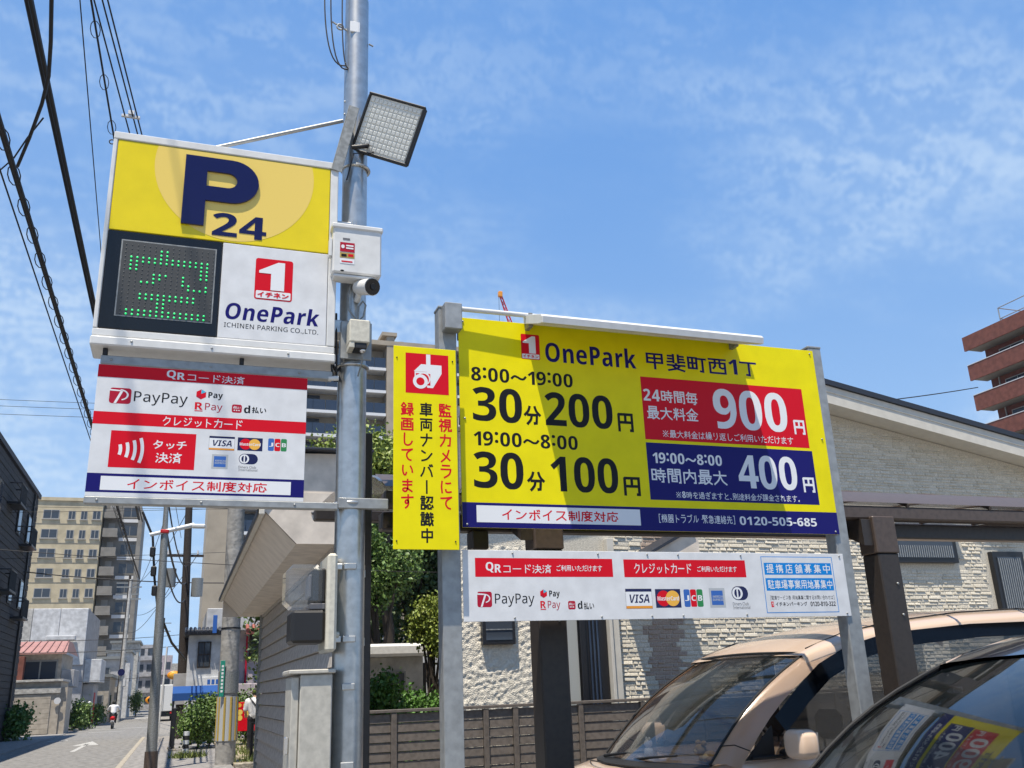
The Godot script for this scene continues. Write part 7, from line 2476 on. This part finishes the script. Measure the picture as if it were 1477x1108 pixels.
func hang_loops(t: Node3D, pts: Array, every: float, r: float) -> void:
	var run := 0.0
	for k in pts.size() - 1:
		var d: float = pts[k].distance_to(pts[k + 1])
		var n := int(d / every)
		for j in n:
			var c: Vector3 = pts[k].lerp(pts[k + 1], (j + 0.5) / maxf(n, 1))
			if c.z > 2.0 or c.z < -30.0:
				continue
			var b := MB.new()
			var ring := []
			for i in 11:
				var a := TAU * i / 10
				ring.append(c + Vector3(cos(a) * r, sin(a) * r - r * 0.6, 0.10 * sin(a)))
			b.tube(ring, 0.006, 0.006, 5, false)
			part(t, "cable_hanger", b, "cable")

func build_wires() -> void:
	# thick bundles over the kerb
	var a := hang(Vector3(-2.04, 9.0, 20.0), Vector3(-1.98, 8.95, -42), 0.14, 34)
	var t := wire("thick black cable bundle with hangers running along the street above the kerb", a, 0.05)
	hang_loops(t, a, 2.0, 0.09)
	var a2 := hang(Vector3(-2.04, 8.93, 20.0), Vector3(-1.84, 8.86, -42), 0.24, 34)
	wire("slack black cable looping beside the thickest bundle", a2, 0.026)
	var b := hang(Vector3(-1.80, 6.5, 14.0), Vector3(-1.75, 6.45, -42), 0.08, 30)
	t = wire("black spiral-hung cable nearest the road running along the street", b, 0.030)
	hang_loops(t, b, 0.62, 0.055)
	wire("thin wire below the spiral-hung cable along the street", hang(Vector3(-1.95, 6.45, 14), Vector3(-1.85, 6.5, -42), 0.05, 20), 0.009)
	wire("single thin wire between the cable bundles", hang(Vector3(-1.205, 10.0, 5.36), Vector3(-3.29, 10.0, -58.4), 0.05, 24), 0.008)
	var k := 0
	for e in [[-2.075, -0.294, 0.014], [-3.144, 2.728, 0.011], [-3.131, 3.062, 0.011], [-3.045, 3.072, 0.011]]:
		var p := hang(Vector3(e[0], 10.0, 5.37), Vector3(e[1], 10.0, -53.5), 0.06, 26)
		if k == 0:
			t = wire("spiral-hung dark wire slanting over pavement behind the parking sign", p, e[2])
			hang_loops(t, p, 1.1, 0.06)
		else:
			wire("one of three parallel dark wires slanting over pavement behind the parking sign", p, e[2], "cable", "three parallel wires")
		k += 1
	var sp := thing("wire_spacer", "small pale spacer clamped across the parallel wires", "spacer", Vector3(-1.21, 9.9, -13.0))
	block(sp, "bar", -1.36, 9.93, -13.02, -1.10, 9.97, -12.98, "slab_white", 0.004)
	block(sp, "clip", -1.27, 9.972, -13.04, -1.18, 10.04, -12.96, "slab_white", 0.004)
	# slack drop lines crossing the bundles
	wire("slack drop line sagging from the thick bundle towards the spiral-hung cable", [Vector3(-1.10, 7.0, -4.6), Vector3(-1.25, 7.0, -6.2), Vector3(-1.33, 7.0, -6.9), Vector3(-1.394, 7.0, -7.44), Vector3(-1.467, 7.0, -7.95), Vector3(-1.578, 7.0, -8.42), Vector3(-1.768, 7.0, -9.07), Vector3(-1.954, 7.0, -9.66)], 0.017)
	wire("short thin tie wire crossing beneath the spiral-hung cable", [Vector3(-2.214, 7.2, -10.15), Vector3(-2.024, 7.15, -9.77), Vector3(-1.84, 7.18, -9.36), Vector3(-1.653, 7.2, -8.98)], 0.009)
	# lines crossing the street
	for e in [[15.0, 15.1, "topmost"], [14.7, 14.8, "middle"], [14.35, 14.4, "lowest"]]:
		wire("%s of three close thin lines crossing the street high beside parking sign" % e[2], hang(Vector3(-30.0, e[0], -45.0), Vector3(2.5, e[1], -45.0), 0.3, 16), 0.011, "cable", "lines crossing the street")
	for e in [ [-30, 11.4, 11.0, -50], [-30, 9.7, 10.3, -46], [-30, 7.7, 8.2, -46]]:
		wire("thin line crossing above the street between far poles", hang(Vector3(e[0], e[1], e[3]), Vector3(2.5, e[2], e[3]), 0.3, 16), 0.011, "cable", "lines crossing the street")
	for e in [[-12.0, 8.6, 7.4, -52.0, 0.03], [-12.0, 4.6, 4.9, -60.0, 0.02], [-12.0, 5.6, 5.9, -66.0, 0.02], [-12.0, 3.2, 3.6, -72.0, 0.015]]:
		wire("dark service cable slung across the street in front of the tan block", hang(Vector3(e[0], e[1], e[3]), Vector3(3.0, e[2], e[3]), 0.35, 16), e[4], "cable", "service cables across the street")
	for e in [[6.3, 0.03], [5.6, 0.025], [7.0, 0.02]]:
		wire("drooping cable between the timber pole and street light", hang(Vector3(-0.5, e[0] - 0.7, -24.1), Vector3(0.1, e[0], -42), 0.5, 16), e[1], "cable", "cables to the timber pole")
	for e in [[0.1, 9.7, -4.4, 10.8, -86], [-0.6, 10.6, -4.0, 10.4, -86], [0.5, 7.5, -3.8, 8.6, -86], [-0.3, 6.6, -4.6, 7.6, -92]]:
		wire("long line from the timber pole to the far concrete poles", hang(Vector3(e[0], e[1], -42), Vector3(e[2], e[3], e[4]), 0.9, 16), 0.016, "cable", "lines down the street")
	var dr := wire("heavy cable with black joint boxes dropping beside the street light", [Vector3(-1.15, 6.35, -26), Vector3(-0.85, 5.7, -26), Vector3(-0.72, 4.6, -26), Vector3(-0.60, 3.9, -26.5), Vector3(-0.2, 3.1, -28), Vector3(0.2, 2.7, -30)], 0.035)
	for e in [[-0.82, 5.3], [-0.76, 4.8], [-0.70, 4.3]]:
		block(dr, "joint_box", e[0] - 0.07, e[1] - 0.13, -26.08, e[0] + 0.07, e[1] + 0.13, -25.92, "black_plastic", 0.03)
	wire("thin wire crossing behind the pole towards the house", hang(Vector3(-4, 4.0, -16), Vector3(5.5, 3.55, -16), 0.1, 12), 0.006)
	wire("thin line passing behind the red brick block and house roof", hang(Vector3(20, 12.0, -32), Vector3(44, 17.5, -40), 0.2, 10), 0.03)

# ---------------------------------------------------------------- people: one smooth skin over tapered bones

func figure(bones: Array, cell: float) -> MB:
	# bones: [a, b, radius a, radius b, colour]; surface nets over the smooth union
	var lo := Vector3(1e9, 1e9, 1e9)
	var hi := -lo
	for e in bones:
		var rr: float = maxf(e[2], e[3]) + cell * 2.5
		lo = lo.min(e[0] - Vector3.ONE * rr).min(e[1] - Vector3.ONE * rr)
		hi = hi.max(e[0] + Vector3.ONE * rr).max(e[1] + Vector3.ONE * rr)
	var nx := int(ceil((hi.x - lo.x) / cell)) + 1
	var ny := int(ceil((hi.y - lo.y) / cell)) + 1
	var nz := int(ceil((hi.z - lo.z) / cell)) + 1
	var f := PackedFloat32Array()
	f.resize(nx * ny * nz)
	f.fill(1.0)
	var own := PackedInt32Array()
	own.resize(nx * ny * nz)
	var best := PackedFloat32Array()
	best.resize(nx * ny * nz)
	best.fill(1e9)
	var kk := 0.035
	for bi in bones.size():
		var e: Array = bones[bi]
		var A: Vector3 = e[0]
		var Bv: Vector3 = e[1]
		var ra: float = e[2]
		var rb: float = e[3]
		var rr: float = maxf(ra, rb) + cell * 2.5 + kk
		var l := ((A.min(Bv) - Vector3.ONE * rr) - lo) / cell
		var h := ((A.max(Bv) + Vector3.ONE * rr) - lo) / cell
		var ab := Bv - A
		var len2 := maxf(ab.length_squared(), 1e-8)
		for k in range(maxi(0, int(l.z)), mini(nz, int(h.z) + 2)):
			for j in range(maxi(0, int(l.y)), mini(ny, int(h.y) + 2)):
				for i in range(maxi(0, int(l.x)), mini(nx, int(h.x) + 2)):
					var p := lo + Vector3(i, j, k) * cell
					var t := clampf((p - A).dot(ab) / len2, 0.0, 1.0)
					var d := p.distance_to(A + ab * t) - lerpf(ra, rb, t)
					var id := i + nx * (j + ny * k)
					var o := f[id]
					if d < best[id]:
						best[id] = d
						own[id] = bi
					var s := maxf(kk - absf(o - d), 0.0) / kk
					f[id] = minf(o, d) - s * s * kk * 0.25
	var vid := PackedInt32Array()
	vid.resize(nx * ny * nz)
	vid.fill(-1)
	var vs := PackedVector3Array()
	var ns := PackedVector3Array()
	var cs := []
	for k in nz - 1:
		for j in ny - 1:
			for i in nx - 1:
				var sum := Vector3.ZERO
				var cnt := 0
				var base := i + nx * (j + ny * k)
				var inside := 0
				var c := []
				for q in 8:
					var val := f[base + (q & 1) + nx * ((q >> 1) & 1) + nx * ny * ((q >> 2) & 1)]
					c.append(val)
					if val < 0:
						inside += 1
				if inside == 0 or inside == 8:
					continue
				for q in 8:
					for ax in 3:
						var w := q | (1 << ax)
						if w == q:
							continue
						if (c[q] < 0) != (c[w] < 0):
							var u: float = c[q] / (c[q] - c[w])
							var pa := Vector3(q & 1, (q >> 1) & 1, (q >> 2) & 1)
							var pb := Vector3(w & 1, (w >> 1) & 1, (w >> 2) & 1)
							sum += pa.lerp(pb, u)
							cnt += 1
				vid[base] = vs.size()
				vs.append(lo + (Vector3(i, j, k) + sum / cnt) * cell)
				var g := Vector3(c[1] + c[3] + c[5] + c[7] - c[0] - c[2] - c[4] - c[6], c[2] + c[3] + c[6] + c[7] - c[0] - c[1] - c[4] - c[5], c[4] + c[5] + c[6] + c[7] - c[0] - c[1] - c[2] - c[3])
				ns.append(g.normalized())
				cs.append(bones[own[base]][4])
	var b := MB.new()
	b.tinted = true
	var st := [1, nx, nx * ny]
	for k in range(1, nz - 1):
		for j in range(1, ny - 1):
			for i in range(1, nx - 1):
				var base := i + nx * (j + ny * k)
				for ax in 3:
					var o: float = f[base]
					var w: float = f[base + st[ax]]
					if (o < 0) == (w < 0):
						continue
					var u: int = st[(ax + 1) % 3]
					var v: int = st[(ax + 2) % 3]
					var q := [vid[base], vid[base - u], vid[base - u - v], vid[base - v]]
					if q.min() < 0:
						continue
					b.tint = cs[q[0]]
					if o < 0:
						b.stri(vs[q[0]], vs[q[1]], vs[q[2]], ns[q[0]], ns[q[1]], ns[q[2]])
						b.stri(vs[q[0]], vs[q[2]], vs[q[3]], ns[q[0]], ns[q[2]], ns[q[3]])
					else:
						b.stri(vs[q[0]], vs[q[2]], vs[q[1]], ns[q[0]], ns[q[2]], ns[q[1]])
						b.stri(vs[q[0]], vs[q[3]], vs[q[2]], ns[q[0]], ns[q[3]], ns[q[2]])
	return b

func hand(b: MB, at: Vector3, d: Vector3, side: Vector3, c: Color) -> void:
	# palm and five tapered fingers, slightly curled
	b.tint = c
	var down := d.cross(side).normalized()
	b.cbox(at + d * 0.045, Vector3(0.08, 0.09, 0.03), 0.012, Basis(side, d, -down))
	for k in 4:
		var o: Vector3 = at + d * 0.09 + side * (-0.03 + 0.02 * k)
		var L: float = [0.062, 0.075, 0.070, 0.052][k]
		b.tube([o, o + d * L * 0.5, o + d * L * 0.85 + down * L * 0.4], 0.0095, 0.007, 6)
	var t := at + d * 0.03 + side * 0.04
	b.tube([t, t + side * 0.03 + d * 0.025, t + side * 0.035 + d * 0.06], 0.011, 0.008, 6)

func build_people() -> void:
	var white := Color(0.66, 0.66, 0.67)
	var black := Color(0.014, 0.014, 0.018)
	var skin := Color(0.42, 0.26, 0.18)
	var hair := Color(0.03, 0.028, 0.026)
	var shoe := Color(0.10, 0.09, 0.09)
	# man seen from behind, looking at the notice board
	var X := 2.12
	var Zp := -28.0
	var y0 := 0.13
	var p := thing("person", "man seen from behind in white shirt with dark strap across his back", "person", Vector3(X, y0, Zp))
	var V := func(x: float, y: float, z: float) -> Vector3:
		return Vector3(X + x, y0 + y, Zp + z)
	var bones := [
		[V.call(-0.09, 0.90, 0), V.call(0.09, 0.90, 0), 0.105, 0.105, black],
		[V.call(0, 1.00, 0), V.call(0, 1.28, -0.02), 0.155, 0.165, white],
		[V.call(-0.16, 1.36, -0.03), V.call(0.16, 1.36, -0.03), 0.075, 0.075, white],
		[V.call(-0.06, 1.10, 0.0), V.call(-0.10, 1.30, -0.02), 0.12, 0.13, white], [V.call(0.06, 1.10, 0.0), V.call(0.10, 1.30, -0.02), 0.12, 0.13, white],
		[V.call(0, 1.38, -0.03), V.call(0, 1.48, -0.05), 0.06, 0.055, skin],
		[V.call(0, 1.57, -0.06), V.call(0, 1.61, -0.05), 0.085, 0.09, hair], [V.call(0, 1.53, -0.10), V.call(0, 1.56, -0.11), 0.06, 0.065, skin],
		[V.call(-0.085, 1.555, -0.07), V.call(-0.095, 1.57, -0.065), 0.018, 0.018, skin], [V.call(0.085, 1.555, -0.07), V.call(0.095, 1.57, -0.065), 0.018, 0.018, skin],
		[V.call(0, 1.55, -0.175), V.call(0, 1.53, -0.185), 0.014, 0.018, skin],
		[V.call(-0.10, 0.86, 0), V.call(-0.12, 0.47, 0.01), 0.095, 0.065, black], [V.call(-0.12, 0.47, 0.01), V.call(-0.12, 0.10, 0.05), 0.065, 0.048, black],
		[V.call(0.10, 0.86, 0), V.call(0.12, 0.47, -0.03), 0.095, 0.065, black], [V.call(0.12, 0.47, -0.03), V.call(0.13, 0.10, -0.01), 0.065, 0.048, black],
		[V.call(-0.12, 0.045, 0.07), V.call(-0.13, 0.035, -0.10), 0.045, 0.038, shoe], [V.call(0.13, 0.045, 0.01), V.call(0.14, 0.035, -0.16), 0.045, 0.038, shoe],
		[V.call(-0.22, 1.35, -0.03), V.call(-0.26, 1.14, -0.02), 0.062, 0.056, white], [V.call(-0.26, 1.12, -0.02), V.call(-0.22, 0.98, -0.22), 0.042, 0.032, skin],
		[V.call(0.22, 1.35, -0.03), V.call(0.26, 1.14, -0.02), 0.062, 0.056, white], [V.call(0.26, 1.12, -0.02), V.call(0.22, 0.98, -0.22), 0.042, 0.032, skin],
	]
	var b := figure(bones, 0.022)
	hand(b, V.call(-0.22, 0.98, -0.23), Vector3(0.1, -0.35, -0.93).normalized(), Vector3(1, 0, 0.1).normalized(), skin)
	hand(b, V.call(0.22, 0.98, -0.23), Vector3(-0.1, -0.35, -0.93).normalized(), Vector3(-1, 0, 0.1).normalized(), skin)
	part(p, "body", b, "person_cloth")
	b = MB.new()
	b.tube([V.call(-0.15, 1.43, 0.01), V.call(-0.10, 1.36, 0.125), V.call(0.0, 1.24, 0.165), V.call(0.12, 1.06, 0.165), V.call(0.17, 1.0, 0.10)], 0.017, 0.017, 6)
	part(p, "shoulder_strap", b, "dark_frame")
	b = MB.new()
	b.cbox(V.call(0.19, 0.95, 0.02), Vector3(0.07, 0.18, 0.22), 0.03)
	part(p, "bag", b, "dark_frame")

	# scooter and rider far down the road
	var at := Vector3(-3.62, 0.004, -66.5)
	var W := func(x: float, y: float, z: float) -> Vector3:
		return at + Vector3(x, y, z)
	var m := thing("motor_scooter", "red-tailed motor scooter riding away down the street", "scooter", at)
	b = MB.new()
	b.cbox(W.call(0, 0.62, 0.0), Vector3(0.28, 0.30, 0.85), 0.09)
	part(m, "body", b, "lamp_red")
	b = MB.new()
	b.cbox(W.call(0, 0.80, 0.05), Vector3(0.26, 0.08, 0.62), 0.03)
	part(m, "seat", b, "black_rubber")
	b = MB.new()
	b.cbox(W.call(0, 0.66, 0.44), Vector3(0.16, 0.08, 0.04), 0.015)
	part(m, "tail_lamp", b, "red")
	b = MB.new()
	b.cbox(W.call(0, 0.45, 0.46), Vector3(0.18, 0.10, 0.01), 0.003)
	part(m, "number_plate", b, "slab_white")
	for zz in [0.38, -0.75]:
		b = MB.new()
		b.tube([W.call(-0.05, 0.24, zz), W.call(0.05, 0.24, zz)], 0.24, 0.24, 18)
		var wh := part(m, "wheel", b, "black_rubber")
		b = MB.new()
		b.tube([W.call(-0.055, 0.24, zz), W.call(0.055, 0.24, zz)], 0.12, 0.12, 12)
		part(wh, "rim", b, "steel_dull")
	b = MB.new()
	b.tube([W.call(-0.33, 1.02, -0.50), W.call(0, 0.98, -0.58), W.call(0.33, 1.02, -0.50)], 0.02, 0.02, 6)
	b.tube([W.call(0, 0.98, -0.58), W.call(0, 0.3, -0.75)], 0.05, 0.04, 8)
	part(m, "handlebar", b, "dark_frame")
	var r := thing("person", "scooter rider in a white top and dark helmet seen from behind", "person", W.call(0, 0.8, 0.05))
	bones = [
		[W.call(-0.08, 0.92, 0.10), W.call(0.08, 0.92, 0.10), 0.12, 0.12, black], [W.call(0, 0.98, 0.09), W.call(0, 1.26, 0.0), 0.16, 0.17, white],
		[W.call(-0.17, 1.34, -0.03), W.call(0.17, 1.34, -0.03), 0.085, 0.085, white], [W.call(0, 1.38, -0.03), W.call(0, 1.46, -0.05), 0.055, 0.055, skin], [W.call(0, 1.54, -0.06), W.call(0, 1.57, -0.05), 0.125, 0.125, hair],
		[W.call(-0.23, 1.32, -0.03), W.call(-0.34, 1.14, -0.18), 0.07, 0.058, white], [W.call(-0.34, 1.14, -0.18), W.call(-0.31, 1.05, -0.45), 0.05, 0.034, skin],
		[W.call(0.23, 1.32, -0.03), W.call(0.34, 1.14, -0.18), 0.07, 0.058, white], [W.call(0.34, 1.14, -0.18), W.call(0.31, 1.05, -0.45), 0.05, 0.034, skin],
		[W.call(-0.11, 0.90, 0.08), W.call(-0.18, 0.82, -0.32), 0.09, 0.065, black], [W.call(-0.18, 0.82, -0.32), W.call(-0.15, 0.42, -0.30), 0.062, 0.045, black],
		[W.call(0.11, 0.90, 0.08), W.call(0.18, 0.82, -0.32), 0.09, 0.065, black], [W.call(0.18, 0.82, -0.32), W.call(0.15, 0.42, -0.30), 0.062, 0.045, black],
		[W.call(-0.15, 0.37, -0.26), W.call(-0.15, 0.35, -0.44), 0.045, 0.038, shoe], [W.call(0.15, 0.37, -0.26), W.call(0.15, 0.35, -0.44), 0.045, 0.038, shoe],
	]
	b = figure(bones, 0.03)
	hand(b, W.call(-0.31, 1.05, -0.45), Vector3(0.05, -0.1, -1).normalized(), Vector3(1, 0, 0), skin)
	hand(b, W.call(0.31, 1.05, -0.45), Vector3(-0.05, -0.1, -1).normalized(), Vector3(-1, 0, 0), skin)
	part(r, "body", b, "person_cloth")
